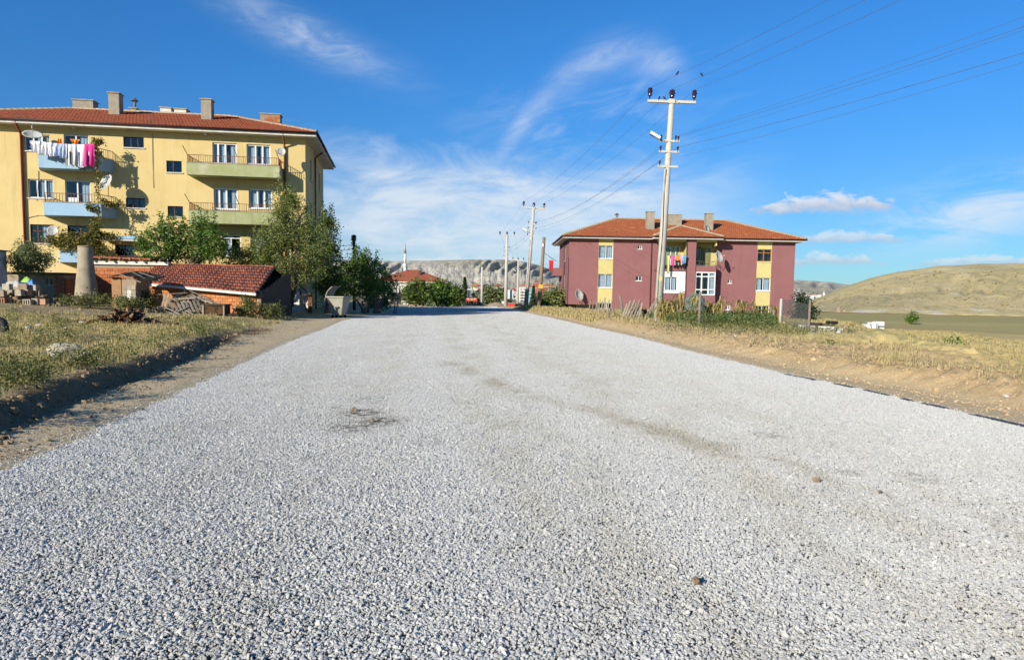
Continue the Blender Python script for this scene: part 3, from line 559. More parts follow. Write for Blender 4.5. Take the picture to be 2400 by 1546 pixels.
# scrub dotted over the near hill
rng = np.random.default_rng(8); X0, Y0, Z0 = HG; n = 420
iu = rng.integers(0, X0.shape[1] // 2 + 40, n); iv = rng.integers(6, 88, n); s = rng.uniform(0.18, 0.55, n) * (1 + iv / 140.0)
vv, ff = stones(rng, X0[iv, iu] + rng.uniform(-1, 1, n), Y0[iv, iu], Z0[iv, iu] + s * 0.25, s, 0.7)
tag(npmesh('hillside_scrub', vv, ff, island('scrub', [(0.16, 0.14, 0.08), (0.22, 0.185, 0.10), (0.28, 0.23, 0.13), (0.12, 0.11, 0.06)], 0.9), hill_o), kind='stuff')
# ------------------------------------------------------------------ building helpers
def wall_holes(mb, x0, x1, z0, z1, holes, y=0.0, rev=0.16, mi=0, M=None):
    """a wall face at local y with rectangular openings and reveals going back by rev"""
    xs = sorted({x0, x1, *[h[0] for h in holes], *[h[1] for h in holes]}); zs = sorted({z0, z1, *[h[2] for h in holes], *[h[3] for h in holes]})
    xs = [x for x in xs if x0 - 1e-6 <= x <= x1 + 1e-6]; zs = [z for z in zs if z0 - 1e-6 <= z <= z1 + 1e-6]
    T = (lambda p: M @ Vector(p)) if M is not None else (lambda p: p)
    for a, b in zip(xs, xs[1:]):
        for c, d in zip(zs, zs[1:]):
            mx, mz = (a + b) / 2, (c + d) / 2
            if any(h[0] < mx < h[1] and h[2] < mz < h[3] for h in holes): continue
            mb.add([T(p) for p in ((a, y, c), (b, y, c), (b, y, d), (a, y, d))], [(0, 1, 2, 3)], mi)
    for a, b, c, d in holes:
        q = [(a, y, c), (b, y, c), (b, y, d), (a, y, d)]; r = [(p[0], y + rev, p[2]) for p in q]
        mb.add([T(p) for p in q + r], [(0, 4, 5, 1), (1, 5, 6, 2), (2, 6, 7, 3), (3, 7, 4, 0)], mi)
def window(root, r, mat, cols=2, splits=None, rows=None, y=0.09, bar=0.06, curtain=(), sill=True, sillmat=None, M=None, door=False, name='window', trans=None):
    """frame > panes, curtain, sill. splits: fractions of the width where mullions stand; rows: fractions of the height for transoms"""
    x0, x1, z0, z1 = r; w, h = x1 - x0, z1 - z0; splits = splits or [k / cols for k in range(1, cols)]; rows = rows or []
    mb = MB(); d = 0.05
    for a, b, c, e in ((x0, x1, z0, z0 + bar), (x0, x1, z1 - bar, z1), (x0, x0 + bar, z0 + bar, z1 - bar), (x1 - bar, x1, z0 + bar, z1 - bar)): mb.box(a, b, y, y + d, c, e, M)
    for s in splits: mb.box(x0 + s * w - bar * 0.6, x0 + s * w + bar * 0.6, y - 0.004, y + d, z0 + bar, z1 - bar, M)
    for s in rows: mb.box(x0 + bar, x1 - bar, y + 0.004, y + d - 0.004, z0 + s * h - bar * 0.45, z0 + s * h + bar * 0.45, M)
    if door: mb.box(x0 + splits[-1] * w + 0.02 if door == 'R' else x0 + 0.02, x1 - 0.02 if door == 'R' else x0 + splits[0] * w - 0.02, y + 0.012, y + 0.04, z0 + bar, z0 + 0.26 * h, M)
    fr = mb.build(name, mat, root)
    ex = [x0 + bar] + [x0 + s * w for s in splits] + [x1 - bar]; ez = [z0 + bar] + [z0 + s * h for s in rows] + [z1 - bar]
    for a, b in zip(ex, ex[1:]):
        for c, e in zip(ez, ez[1:]): MB().box(a + 0.005, b - 0.005, y + 0.020, y + 0.028, c + 0.005, e - 0.005, M).build('pane', MT['glass'], fr)
    for a, b in curtain:
        g = MB(); n = max(6, int((b - a) * w / 0.05)); yy = y + 0.16; vs = []
        for k in range(n + 1):
            xx = x0 + (a + (b - a) * k / n) * w; o = 0.03 * math.sin(k * 1.7) + 0.012 * math.sin(k * 4.1 + a * 9); vs += [(xx, yy + o, z0 - 0.02), (xx, yy + o * 0.8, z1 + 0.02)]
        if M is not None: vs = [M @ Vector(p) for p in vs]
        g.add(vs, [(2 * k, 2 * k + 2, 2 * k + 3, 2 * k + 1) for k in range(n)]).build('curtain', MT['curtain'], fr, True)
    if sill: MB().box(x0 - 0.06, x1 + 0.06, -0.07, y, z0 - 0.06, z0 - 0.003, M).build('sill', sillmat or MT['off_white'], fr)
    return fr
def tiled(mb, O, U, V, L, S, la=0.0, lb=0.0, tw=0.21, tl=0.34, roll=0.030, lip=0.045):
    """rows of rolled tiles over a slope: O eave corner, U along the eave, V up the slope; la, lb how far the ends run in per metre of slope"""
    O, U, V = Vector(O), Vector(U).normalized(), Vector(V).normalized(); N = U.cross(V).normalized(); rows = int(math.ceil(S / tl)); rg = random.Random(int(L * 100))
    sub = 4
    for r in range(rows):
        v0, v1 = r * tl, min((r + 1) * tl + 0.03, S); a0, b0 = la * v0, L - lb * v0; a1, b1 = la * min(v1, S), L - lb * min(v1, S)
        if b0 - a0 < 0.05: break
        u = np.arange(0, L + 1e-6, tw / sub); off = (r % 2) * tw * 0.5; ph = ((u + off) / tw) % 1.0
        pr = roll * np.abs(np.sin(np.pi * ph)) ** 0.8
        jit = vnoise(np.floor((u + off) / tw) * 1.37, np.full_like(u, r * 3.1), 5) * 0.018
        lo = np.clip(u, a0, b0); hi = np.clip(u, a1, max(a1, b1)); vs = []
        for k in range(len(u)):
            vs += [O + U * float(lo[k]) + V * v0 + N * (-0.004), O + U * float(lo[k]) + V * (v0 - 0.01) + N * float(lip + pr[k] + jit[k]), O + U * float(hi[k]) + V * v1 + N * float(0.012 + pr[k] * 0.9 + jit[k])]
        mb.add(vs, [(3 * k, 3 * k + 3, 3 * k + 4, 3 * k + 1) for k in range(len(u) - 1)] + [(3 * k + 1, 3 * k + 4, 3 * k + 5, 3 * k + 2) for k in range(len(u) - 1)])
_capmesh = {}
def caps(parent, a, b, mat, rad=0.12, step=0.36, name='ridge_tile'):
    """a row of half-round cap tiles from a to b, each a piece of its own"""
    a, b = Vector(a), Vector(b); d = b - a; n = max(1, int(d.length / step)); st = d.length / n; key = (round(st, 3), rad, mat.name)
    if key not in _capmesh:
        mb = MB(); vs = []
        for i, (yy, rr) in enumerate(((0, rad * 1.12), (st * 1.12, rad * 0.92))):
            for k in range(6): t = math.pi * (k / 5) * 1.1 - 0.05 * math.pi; vs.append((math.cos(t) * rr, yy, math.sin(t) * rr * 0.8 + 0.012 * (1 - i)))
        mb.add(vs, [(k, k + 1, 7 + k, 6 + k) for k in range(5)] + [(5, 4, 3, 2, 1, 0)]); o = mb.build('cap', mat, None, True); _capmesh[key] = o.data; bpy.data.objects.remove(o)
    q = d.to_track_quat('Y', 'Z')
    for i in range(n):
        o = bpy.data.objects.new(name, _capmesh[key]); COL.objects.link(o); o.parent = parent; o.rotation_mode = 'QUATERNION'; o.rotation_quaternion = q; o.location = a + d * (i / n)
def hip_roof(root, x0, x1, y0, y1, ze, zr, tmat, cmat, fascia, th=0.22, cap_r=0.13, name='roof'):
    """hip roof over the rectangle; returns the roof part. Ridge runs along x"""
    hy = (y1 - y0) / 2; ym = (y0 + y1) / 2; rx0, rx1 = x0 + hy, x1 - hy; S = math.hypot(hy, zr - ze); k = hy / S
    mb = MB()   # the carcass below the tiles
    vs = [(x0, y0, ze), (x1, y0, ze), (x1, y1, ze), (x0, y1, ze), (rx0, ym, zr), (rx1, ym, zr)]
    mb.add(vs, [(0, 1, 5, 4), (1, 2, 5), (2, 3, 4, 5), (3, 0, 4)]); rf = mb.build(name, tmat, root)
    t = MB(); z = ze + 0.02
    tiled(t, (x0, y0, z), (1, 0, 0), (0, hy, zr - ze), x1 - x0, S, k, k); tiled(t, (x1, y0, z), (0, 1, 0), (-hy, 0, zr - ze), y1 - y0, S, k, k)
    tiled(t, (x0, y1, z), (0, -1, 0), (hy, 0, zr - ze), y1 - y0, S, k, k); tiled(t, (x1, y1, z), (-1, 0, 0), (0, -hy, zr - ze), x1 - x0, S, k, k)
    tag(t.build('roof_tiles', tmat, rf), kind='stuff')
    up = Vector((0, 0, 0.06))
    for a, b in (((x0, y0, ze), (rx0, ym, zr)), ((x1, y0, ze), (rx1, ym, zr)), ((rx0, ym, zr), (rx1, ym, zr))): caps(rf, Vector(a) + up, Vector(b) + up, cmat, cap_r)
    b = MB(); b.box(x0 + 0.05, x1 - 0.05, y0 + 0.05, y1 - 0.05, ze - th, ze - 0.03); b.build('eave_board', fascia, root)
    g = MB(); g.tube([(x0, y0 - 0.05, ze - 0.02), (x1, y0 - 0.05, ze - 0.02)], 0.065, 8); g.tube([(x1 + 0.05, y0, ze - 0.02), (x1 + 0.05, y1, ze - 0.02)], 0.065, 8); g.tube([(x0 - 0.05, y0, ze - 0.02), (x0 - 0.05, y1, ze - 0.02)], 0.065, 8); g.build('gutter', MT['gutter'], root, True)
    return rf
def chimney(parent, x, y, z0, z1, w, d, mat=None, capm=None, name='chimney'):
    mb = MB(); mb.box(x - w / 2, x + w / 2, y - d / 2, y + d / 2, z0, z1 - 0.07); o = mb.build(name, mat or MT['stack'], parent)
    MB().box(x - w / 2 - 0.06, x + w / 2 + 0.06, y - d / 2 - 0.06, y + d / 2 + 0.06, z1 - 0.07, z1).build('chimney_cap', capm or MT['concrete'], o); return o
def cowl(parent, x, y, z):
    mb = MB(); mb.tube([(x, y, z), (x, y, z + 0.4)], 0.10, 10); mb.lathe([(0.26, 0), (0.22, 0.05), (0.03, 0.22)], 10, Matrix.Translation((x, y, z + 0.5)))
    for k in range(3): a = k * 2.1; mb.bar((x + 0.09 * math.cos(a), y + 0.09 * math.sin(a), z + 0.35), (x + 0.2 * math.cos(a), y + 0.2 * math.sin(a), z + 0.52), 0.02)
    return mb.build('flue_cowl', MT['wire'], parent)
def dish(label, loc, size, yaw, pitch, foot, mat=None, group='satellite dishes', squash=0.9):
    """satellite dish looking along yaw (0 = towards the viewer, -y), tilted up by pitch, on a bent arm that ends at foot"""
    t = thing('satellite_dish', label, 'satellite dish', loc, 0, group)
    M = Matrix.Rotation(yaw, 4, 'Z') @ Matrix.Rotation(math.pi / 2 - pitch, 4, 'X')
    n = 20; prof = [(k / 7, 0.16 * (k / 7) ** 2) for k in range(8)]; vs = []; fs = []
    for s_, off in ((1, 0.0), (0.985, -0.035)):
        for rr, z in prof: vs += [M @ Vector((rr * size * 0.5 * s_ * math.cos(2 * math.pi * k / n), rr * size * 0.5 * s_ * squash ** -1 * math.sin(2 * math.pi * k / n), z * size + off * size)) for k in range(n)]
    m = len(prof)
    for L0 in (0, m * n):
        for i in range(m - 1): fs += [(L0 + i * n + k, L0 + i * n + (k + 1) % n, L0 + (i + 1) * n + (k + 1) % n, L0 + (i + 1) * n + k) for k in range(n)]
    fs += [((m - 1) * n + k, (m - 1) * n + (k + 1) % n, (2 * m - 1) * n + (k + 1) % n, (2 * m - 1) * n + k) for k in range(n)]
    MB().add(vs, fs).build('reflector', mat or MT['dish'], t, True)
    tip = M @ Vector((0, -0.10 * size, 0.62 * size)); low = M @ Vector((0, -0.52 * size, 0.14 * size))
    MB().tube([low, tip], 0.012, 6).build('feed_arm', MT['steel'], t); a = MB(); dr = (M @ Vector((0, 0.05, -1))).normalized(); a.tube([tip - dr * 0.06, tip + dr * 0.08], 0.03, 8); a.build('receiver', MT['lamp'], t)
    back = M @ Vector((0, 0, -0.06 * size)); ft = Vector(foot) - Vector(loc); mid = Vector((back.x * 0.5 + ft.x * 0.5, ft.y * 0.4 + back.y * 0.6, min(back.z, ft.z) - 0.12 * size))
    MB().tube([M @ Vector((0, 0, -0.01 * size)), back, mid, ft], 0.02, 7).build('mount_arm', MT['steel'], t, True); return t
def balcony(root, x0, x1, zb, zt, depth, mat, chamfer=0.0, slab=0.14, name='balcony', coping=True):
    """solid parapet on a slab, plan with chamfered corners"""
    c = chamfer; outer = [(x0, 0.0), (x0 + c, -depth), (x1 - c, -depth), (x1, 0.0)]; t = 0.10
    inner = [(x0 + t * 1.2, 0.0), (x0 + c + t * 0.7, -depth + t), (x1 - c - t * 0.7, -depth + t), (x1 - t * 1.2, 0.0)]
    mb = MB(); mb.prism([(x0 + 0.01, -0.0), (x0 + c + 0.01, -depth + 0.01), (x1 - c - 0.01, -depth + 0.01), (x1 - 0.01, 0.0)][::-1], zb - 0.004, zb + slab)
    n = 4
    for i in range(3):
        a, b, e, f_ = outer[i], outer[i + 1], inner[i + 1], inner[i]
        mb.add([(*a, zb), (*b, zb), (*e, zb), (*f_, zb), (*a, zt), (*b, zt), (*e, zt), (*f_, zt)], [(0, 1, 5, 4), (3, 7, 6, 2), (4, 5, 6, 7), (0, 3, 2, 1)])
    o = mb.build(name, mat, root)
    if coping:
        g = MB()
        for i in range(3): g.bar(((outer[i][0] + inner[i][0]) / 2, (outer[i][1] + inner[i][1]) / 2, zt + 0.02), ((outer[i + 1][0] + inner[i + 1][0]) / 2, (outer[i + 1][1] + inner[i + 1][1]) / 2, zt + 0.02), 0.15, 0.035)
        g.build('coping', MT['stack'], o)
    return o
def railing(parent, pts, z0, z1, mat, step=0.14, r=0.011):
    mb = MB(); pts = [Vector((p[0], p[1], 0)) for p in pts]
    for a, b in zip(pts, pts[1:]):
        mb.bar((a.x, a.y, z1), (b.x, b.y, z1), 0.035, 0.03); mb.bar((a.x, a.y, z0 + 0.05), (b.x, b.y, z0 + 0.05), 0.02); n = max(1, int((b - a).length / step))
        for k in range(n + 1): p = a.lerp(b, k / n); mb.bar((p.x, p.y, z0), (p.x, p.y, z1), r * 1.6 if k % 5 else r * 2.6)
    return mb.build('railing', mat, parent)
def garment(label, p, w, h, mat, kind='shirt', seed=0, rz=0.0, group='laundry', cat=None):
    """a garment pegged at its top edge, hanging in folds, with thickness; p is the middle of its top edge"""
    rg = random.Random(seed); nx, nz = 12, 12; t = 0.012
    def half(s):            # outline: half width at height fraction s from the top
        if kind == 'shirt': return 0.5 if s < 0.30 else 0.36 + 0.03 * math.sin(s * 7)
        if kind == 'skirt': return 0.34 + 0.16 * s
        return 0.5 - 0.04 * s
    ph = rg.uniform(0, 6); fr = rg.uniform(9, 14); vs = []
    for side in (0, 1):
        for j in range(nz + 1):
            s = j / nz; hw = half(s) * w
            for i in range(nx + 1):
                u = -1 + 2 * i / nx; sag = 0.03 * w * (1 - u * u) * (1 - s); fold = (0.018 + 0.065 * s) * math.sin(u * fr * 0.5 + ph + s * 1.3) + 0.02 * s * math.sin(u * fr + 2 * ph)
                edge = 0.03 * h * math.sin(u * 5 + ph) * s
                vs.append((u * hw * (1 - 0.06 * s), fold - t * side, -s * h - sag + edge))
    N = (nx + 1) * (nz + 1); fs = []
    for j in range(nz):
        for i in range(nx):
            if kind == 'trousers' and j > 3 and i in (5, 6): continue
            a = j * (nx + 1) + i; fs += [(a, a + nx + 1, a + nx + 2, a + 1), (N + a, N + a + 1, N + a + nx + 2, N + a + nx + 1)]
    for j in range(nz):
        for i in (0, nx): a = j * (nx + 1) + i; fs.append((a, a + nx + 1, N + a + nx + 1, N + a))
    for i in range(nx): a = nz * (nx + 1) + i; fs.append((a, a + 1, N + a + 1, N + a)); fs.append((i, i + 1, N + i + 1, N + i))
    o = MB().add(vs, fs).build({'shirt': 'shirt', 'trousers': 'trousers', 'skirt': 'skirt', 'towel': 'towel'}[kind], mat, None, True)
    o.location = p; o.rotation_euler = (0, 0, rz); return tag(o, label, cat or kind, group)
# ------------------------------------------------------------------ the yellow apartment block
YC = P(718, 690, 47.2); YF = frame((YC.x, YC.y, 0.0), R(8.8)); YL, YD = -21.4, 11.0
yb = thing('apartment_building', 'four-storey yellow apartment block with red tiled hip roof on the left', 'building', (YC.x, YC.y, 0.0), R(8.8))
ZE = 11.42; ZR = 13.50
yw = {   # photo rectangles: (px0, px1, py0, py1)
 'tl_win': (57, 117, 315, 354), 'tl_door': (150, 208, 316, 372), 's1': (289, 337, 321, 346), 's2': (390, 426, 377, 404), 'r1': (498, 555, 335, 384), 'r2': (578, 634, 339, 386),
 'ml_win': (66, 125, 420, 464), 'ml_door': (153, 212, 423, 477), 's3': (295, 340, 464, 487), 's4': (393, 429, 483, 508), 'm1': (501, 557, 441, 491), 'm2': (583, 638, 443, 489),
 'bl_win': (71, 127, 526, 570), 'bl_door': (159, 218, 529, 583), 's5': (270, 313, 574, 602), 'b1': (520, 564, 551, 600), 'b2': (587, 640, 553, 598)}
yr = {k: rect(*q, YF) for k, q in yw.items()}
m = MB(); wall_holes(m, YL, 0.0, -0.3, ZE - 0.18, list(yr.values())); wl = m
YS = Matrix(((0, -1, 0, 0), (1, 0, 0, 0), (0, 0, 1, 0), (0, 0, 0, 1)))      # right end wall: local x runs back into depth
sh = [(2.3, 3.4, z, z + 1.35) for z in (9.0, 6.1, 3.2)] + [(7.6, 8.6, z, z + 1.35) for z in (9.0, 6.1, 3.2)]
wall_holes(wl, 0.0, YD, -0.3, ZE - 0.18, sh, 0.0, 0.16, 0, YS)
wl.add([(YL, 0, -0.3), (YL, YD, -0.3), (YL, YD, ZE - 0.18), (YL, 0, ZE - 0.18), (0, YD, -0.3), (0, YD, ZE - 0.18)], [(1, 0, 3, 2), (4, 1, 2, 5)])
wl.build('wall', MT['yellow'], yb)
MB().box(YL + 0.3, -0.7, 0.7, YD - 0.7, 0, ZE - 0.3).build('interior', MT['glassdark'], yb)
for k in ('tl_win', 'ml_win'): window(yb, yr[k], MT['pvc'], splits=[0.34, 0.67], curtain=[(0.4, 0.62), (0.72, 0.97)])
for k in ('tl_door', 'ml_door'): window(yb, yr[k], MT['pvc'], splits=[0.47], curtain=[(0.6, 0.95)], door='L', sill=False)
for k in ('s1', 's3'): window(yb, yr[k], MT['brown_frame'], splits=[0.35, 0.68], bar=0.045)
for k in ('s2', 's4'): window(yb, yr[k], MT['brown_frame'], splits=[0.42], bar=0.05)
for k in ('r1', 'm1'): window(yb, yr[k], MT['pvc'], splits=[0.22, 0.52], curtain=[(0.03, 0.16), (0.28, 0.46), (0.72, 0.97)], bar=0.085)
for k in ('r2', 'm2'): window(yb, yr[k], MT['pvc'], splits=[0.36, 0.66], curtain=[(0.05, 0.30), (0.38, 0.46), (0.56, 0.64), (0.72, 0.95)], bar=0.08)
window(yb, yr['bl_win'], MT['brown_frame'], splits=[0.30, 0.72], rows=[0.66], bar=0.055, curtain=[(0.45, 0.66)]); window(yb, yr['bl_door'], MT['brown_frame'], splits=[0.5], rows=[0.72], bar=0.06, sill=False)
window(yb, yr['s5'], MT['brown_frame'], splits=[0.5], rows=[0.5], bar=0.06); window(yb, yr['b1'], MT['pvc'], splits=[0.48], rows=[0.86], curtain=[(0.05, 0.4)]); window(yb, yr['b2'], MT['brown_frame'], splits=[0.5], curtain=[(0.1, 0.45)])
for s in sh: window(yb, s, MT['pvc'], splits=[0.5], M=YS, curtain=[(0.1, 0.45)])
yroof = hip_roof(yb, YL - 0.8, 0.8, -0.8, YD + 0.8, ZE, ZR, MT['roof_y'], MT['cap_pale'], MT['off_white'])
def roof_z(x, y): return ZE + (ZR - ZE) * min((y + 0.8), (YD + 1.6) - (y + 0.8), (0.8 - x)) / 6.3
def y_chim(px0, px1, py0, py1, yo, d, **kw):
    a, b, zb, zt = rect(px0, px1, py0, py1, YF, yo); return chimney(yroof, (a + b) / 2, yo + d / 2, min(zb, roof_z((a + b) / 2, yo)) - 0.5, zt, (b - a), d, **kw)
y_chim(170, 218, 233, 262, 6.6, 0.9); y_chim(254, 279, 216, 278, 3.3, 0.75); c3 = y_chim(303, 319, 252, 262, 6.5, 0.5); cowl(c3, *[(lambda q: (q[0], 6.75, q[1]))(hit(314, 253, YF, 6.6))][0])
y_chim(375, 401, 251, 268, 6.3, 0.8, mat=MT['off_white']); y_chim(408, 436, 254, 268, 6.3, 0.8, mat=MT['off_white']); y_chim(471, 495, 231, 287, 3.0, 0.75)
# the bare brick stack near the right hip: bricks one by one
a, b, zb, zt = rect(609, 657, 266, 295, YF, 5.9); cb = chimney(yroof, (a + b) / 2, 6.35, zb - 0.6, zt, b - a - 0.05, 0.9, mat=MT['mortar'])
bm_ = MB().box(-0.145, 0.145, -0.02, 0.02, -0.085, 0.085); b0 = bm_.build('brick', MT['brick'], cb); bme = b0.data; bpy.data.objects.remove(b0)
for r_ in range(5):
    for c_ in range(4):
        x = a + 0.45 + (c_ + 0.5 * (r_ % 2) * 0.9) * 0.30; z = zb + 0.02 + r_ * 0.185
        if x < b - 0.12 and z < zt - 0.14: o = bpy.data.objects.new('brick', bme); COL.objects.link(o); o.parent = cb; o.location = (x, 5.9 + 0.012, z)
# balconies
for (p0, p1, t0, t1, nm, dp) in ((73, 250, 366, 396, 'blue', 1.15), (86, 258, 476, 506, 'blue', 1.15), (123, 236, 585, 615, 'blue', 1.0)):
    a, b, zb, zt = rect(p0, p1, t0, t1, YF, -dp * 0.9); bl = balcony(yb, a, b, zb, zt, dp, MT['blue_paint'], 0.45)
    railing(bl, [(a + 0.05, 0), (a + 0.5, -dp + 0.05), (b - 0.5, -dp + 0.05), (b - 0.05, 0)], zt + 0.03, zt + (0.55 if t0 < 560 else 0.3), MT['rust'], 0.16)
for (p0, p1, t0, t1) in ((437, 655, 385, 412), (442, 658, 496, 524)):
    a, b, zb, zt = rect(p0, p1, t0, t1, YF, -1.25); bl = balcony(yb, a, b, zb - 0.02, zt, 1.25, MT['green_paint'], 0.0)
    railing(bl, [(a + 0.06, 0), (a + 0.06, -1.2), (b - 0.06, -1.2), (b - 0.06, 0)], zt + 0.03, zt + 0.48, MT['rust'], 0.13)
    MB().bar((a + 0.06, -1.2, zt + 0.48), (a - 0.12, -1.55, zt + 0.95), 0.03).bar((b - 0.06, -1.2, zt + 0.48), (b - 0.18, -1.55, zt + 0.95), 0.03).bar((a + 2.95, -1.2, zt + 0.48), (a + 2.82, -1.55, zt + 0.95), 0.03).build('line_bracket', MT['rust'], bl)
# drain pipes, canopy, wall lamps
for q in ((54, 420, MT['dark_red'], 0.075), (668, 420, MT['rust'], 0.065)):
    x, z = hit(q[0], q[1], YF, -0.06); MB().tube([(x, -0.72, ZE - 0.1), (x, -0.66, ZE - 0.25), (x, -0.12, ZE - 0.75), (x, -0.10, 0.2)], q[3], 8).build('drain_pipe', q[2], yb, True)
MB().tube([(0.75, 4.6, ZE - 0.1), (0.1, 4.6, ZE - 0.6), (0.1, 4.6, 0.2)], 0.06, 8).build('drain_pipe', MT['gutter'], yb, True)
a, b, zb, zt = rect(237, 323, 554, 564, YF, -0.9); cn = MB().box(a, b, -1.0, 0.0, zb, zb + 0.10).build('canopy', MT['off_white'], yb); MB().box(a - 0.03, b + 0.03, -1.06, 0.0, zb + 0.104, zt + 0.02).build('canopy_sheet', MT['blue_paint'], cn)
for px in (173, 482):
    x, z = hit(px, 299 if px == 173 else 314, YF, -0.2); MB().lathe([(0.02, 0.10), (0.085, 0.07), (0.10, 0.0), (0.06, -0.08), (0.01, -0.10)], 12, Matrix.Translation((x, -0.25, z))).build('globe_lamp', MT['lamp'], yb, True)
# loose cables on the wall
for q in (((90, 400), (90, 418), (88, 450), (86, 470)), ((62, 512), (75, 508), (90, 505), (105, 506)), ((357, 312), (358, 380), (360, 440))):
    MB().tube([(hit(px, py, YF, -0.03)[0], -0.03, hit(px, py, YF, -0.03)[1]) for px, py in q], 0.015, 5).build('cable', MT['wire'], yb)
def yw_(px, py, off):           # a world point in front of the yellow facade
    x, z = hit(px, py, YF, -off); return YF @ Vector((x, -off, z))
dish('large oval satellite dish above the top left blue balcony', yw_(77, 320, 1.0), 1.05, R(30), R(55), yw_(70, 345, 0.0), squash=1.1)
dish('white satellite dish beside the vine, below the top blue balcony', yw_(252, 429, 1.2), 0.95, R(-25), R(25), yw_(258, 460, 0.0))
dish('small satellite dish above the lowest blue balcony', yw_(125, 542, 1.1), 0.62, R(20), R(25), yw_(125, 566, 0.9))
dish('satellite dish by the drain pipe on the right end of the yellow block', yw_(659, 357, 1.2), 0.55, R(18), R(22), yw_(659, 385, 1.2))
# washing on the top blue balcony
lz = yw_(75, 329, 1.75); rz_ = yw_(222, 337, 1.75); ang = math.atan2(rz_.y - lz.y, rz_.x - lz.x)
MB().tube([lz + (rz_ - lz) * (k / 8) + Vector((0, 0, -0.10 * math.sin(math.pi * k / 8))) for k in range(9)], 0.008, 5).build('washing_line', MT['wire'], None).name
WL = bpy.data.objects['washing_line']; tag(WL, 'washing line with white and pink laundry on the top blue balcony', 'washing line')
for q in (lz, rz_, lz.lerp(rz_, 0.5)): MB().bar(q, q + Vector((0.15, 0.75, -0.75)), 0.03).build('line_arm', MT['rust'], WL)
items = [(82, 'white', 'shirt', 0.48, 0.66, 'first white shirt from the left on the top yellow-block balcony'), (95, 'white', 'shirt', 0.46, 0.70, 'second white shirt from the left on the top yellow-block balcony'), (109, 'white', 'shirt', 0.5, 0.74, 'third white shirt from the left on the top yellow-block balcony'), (123, 'white', 'shirt', 0.46, 0.78, 'fourth white shirt, next to the pale blue washing'),
         (135, 'blue', 'shirt', 0.44, 0.72, 'pale blue shirt left of its wider neighbour on the line'), (147, 'blue', 'towel', 0.40, 0.84, 'pale blue towel hanging beside cream trousers'), (164, 'cream', 'trousers', 0.52, 1.25, 'long cream trousers beside the blue towel'), (184, 'white', 'trousers', 0.60, 1.32, 'long white trousers beside the pink trousers'), (207, 'pink', 'trousers', 0.56, 1.28, 'bright pink trousers at the right end of the washing line')]
for i, (px, cl_, kd, w_, h_, lb) in enumerate(items):
    t_ = (px - 75) / (222 - 75); p = lz.lerp(rz_, t_) + Vector((0, 0, -0.10 * math.sin(math.pi * t_))); garment(lb, p, w_ * 1.22, h_, CL[cl_], kd, i, ang, 'washing on the top blue balcony')
p = yw_(176, 326, 0.9); garment('orange top on the inner line behind the white trousers', p, 0.52, 0.34, CL['orange'], 'shirt', 33, ang, 'washing on the top blue balcony'); p = yw_(140, 325, 0.9); garment('small orange cloth hanging from a peg near the balcony door', p, 0.22, 0.36, CL['orange'], 'towel', 34, ang, 'washing on the top blue balcony')
# ------------------------------------------------------------------ the mauve apartment house on the right
PC = P(1332, 700, 71.0); PF = frame((PC.x, PC.y, 0.0), R(1.5)); PL = hit(1861, 650, PF)[0]; PD = 10.6
pb = thing('apartment_house', 'two-storey mauve house with yellow strips and orange tiled roof on the right', 'building', (PC.x, PC.y, 0.0), R(1.5))
PE = 7.18; PR = 9.45; ZB = 0.62
pq = {'lu': (1404, 1435, 575, 606), 'll': (1403, 1433, 642, 674), 'lb': (1412, 1434, 709, 724), 'k1': (1495, 1505, 574, 584), 'k2': (1490, 1504, 647, 658), 'ru': (1776, 1806, 584, 613), 'rl': (1773, 1803, 651, 681), 'rb': (1771, 1802, 716, 738), 'k3': (1706, 1715, 655, 664), 'k4': (1701, 1712, 715, 726)}
pr_ = {k: rect(*q, PF) for k, q in pq.items()}
bx0, bx1 = hit(1541, 620, PF)[0], hit(1679, 620, PF)[0]            # the balcony bay
m = MB(); holes = list(pr_.values()); s1 = (hit(1402, 640, PF)[0], hit(1436, 640, PF)[0]); s2 = (hit(1773, 640, PF)[0], hit(1807, 640, PF)[0])
def pwall(x0, x1, z0, z1, mi): wall_holes(m, x0, x1, z0, z1, [h for h in holes if h[0] > x0 - 0.02 and h[1] < x1 + 0.02 and h[2] > z0 - 0.02 and h[3] < z1 + 0.02], 0.0, 0.15, mi)
for k in ('lu', 'll', 'lb'): pr_[k] = (s1[0] + 0.02, s1[1] - 0.02, pr_[k][2], pr_[k][3])
for k in ('ru', 'rl', 'rb'): pr_[k] = (s2[0] + 0.02, s2[1] - 0.02, pr_[k][2], pr_[k][3])
holes = list(pr_.values())
for x0, x1, mi in ((0, s1[0], 0), (s1[0], s1[1], 1), (s1[1], bx0, 0), (bx1, s2[0], 0), (s2[0], s2[1], 1), (s2[1], PL, 0)): pwall(x0, x1, -1.0 if x0 > 1 else ZB, PE - 0.16, mi)
QS = Matrix(((0, 1, 0, 0), (-1, 0, 0, 0), (0, 0, 1, 0), (0, 0, 0, 1))); QS = Matrix(((0, 1, 0, 0), (-1, 0, 0, PD), (0, 0, 1, 0), (0, 0, 0, 1)))  # left end wall seen from outside: local x runs from back to front
sw = [(5.6, 6.7, 5.0, 6.5), (5.4, 6.5, 2.05, 3.65)]
wall_holes(m, 0, PD, ZB, PE - 0.16, sw, 0.0, 0.15, 0, QS)
m.add([(PL, 0, -1), (PL, PD, -1), (PL, PD, PE - 0.16), (PL, 0, PE - 0.16), (0, PD, ZB), (0, PD, PE - 0.16), (0, PD, -1)], [(0, 1, 2, 3), (1, 6, 5, 2)])
m.add([(0, 0, ZB), (s1[0], 0, ZB), (s1[0], PD, ZB), (0, PD, ZB)], [(0, 3, 2, 1)])                 # underside of the overhang
m.build('wall', [MT['purple'], MT['p_yellow']], pb)
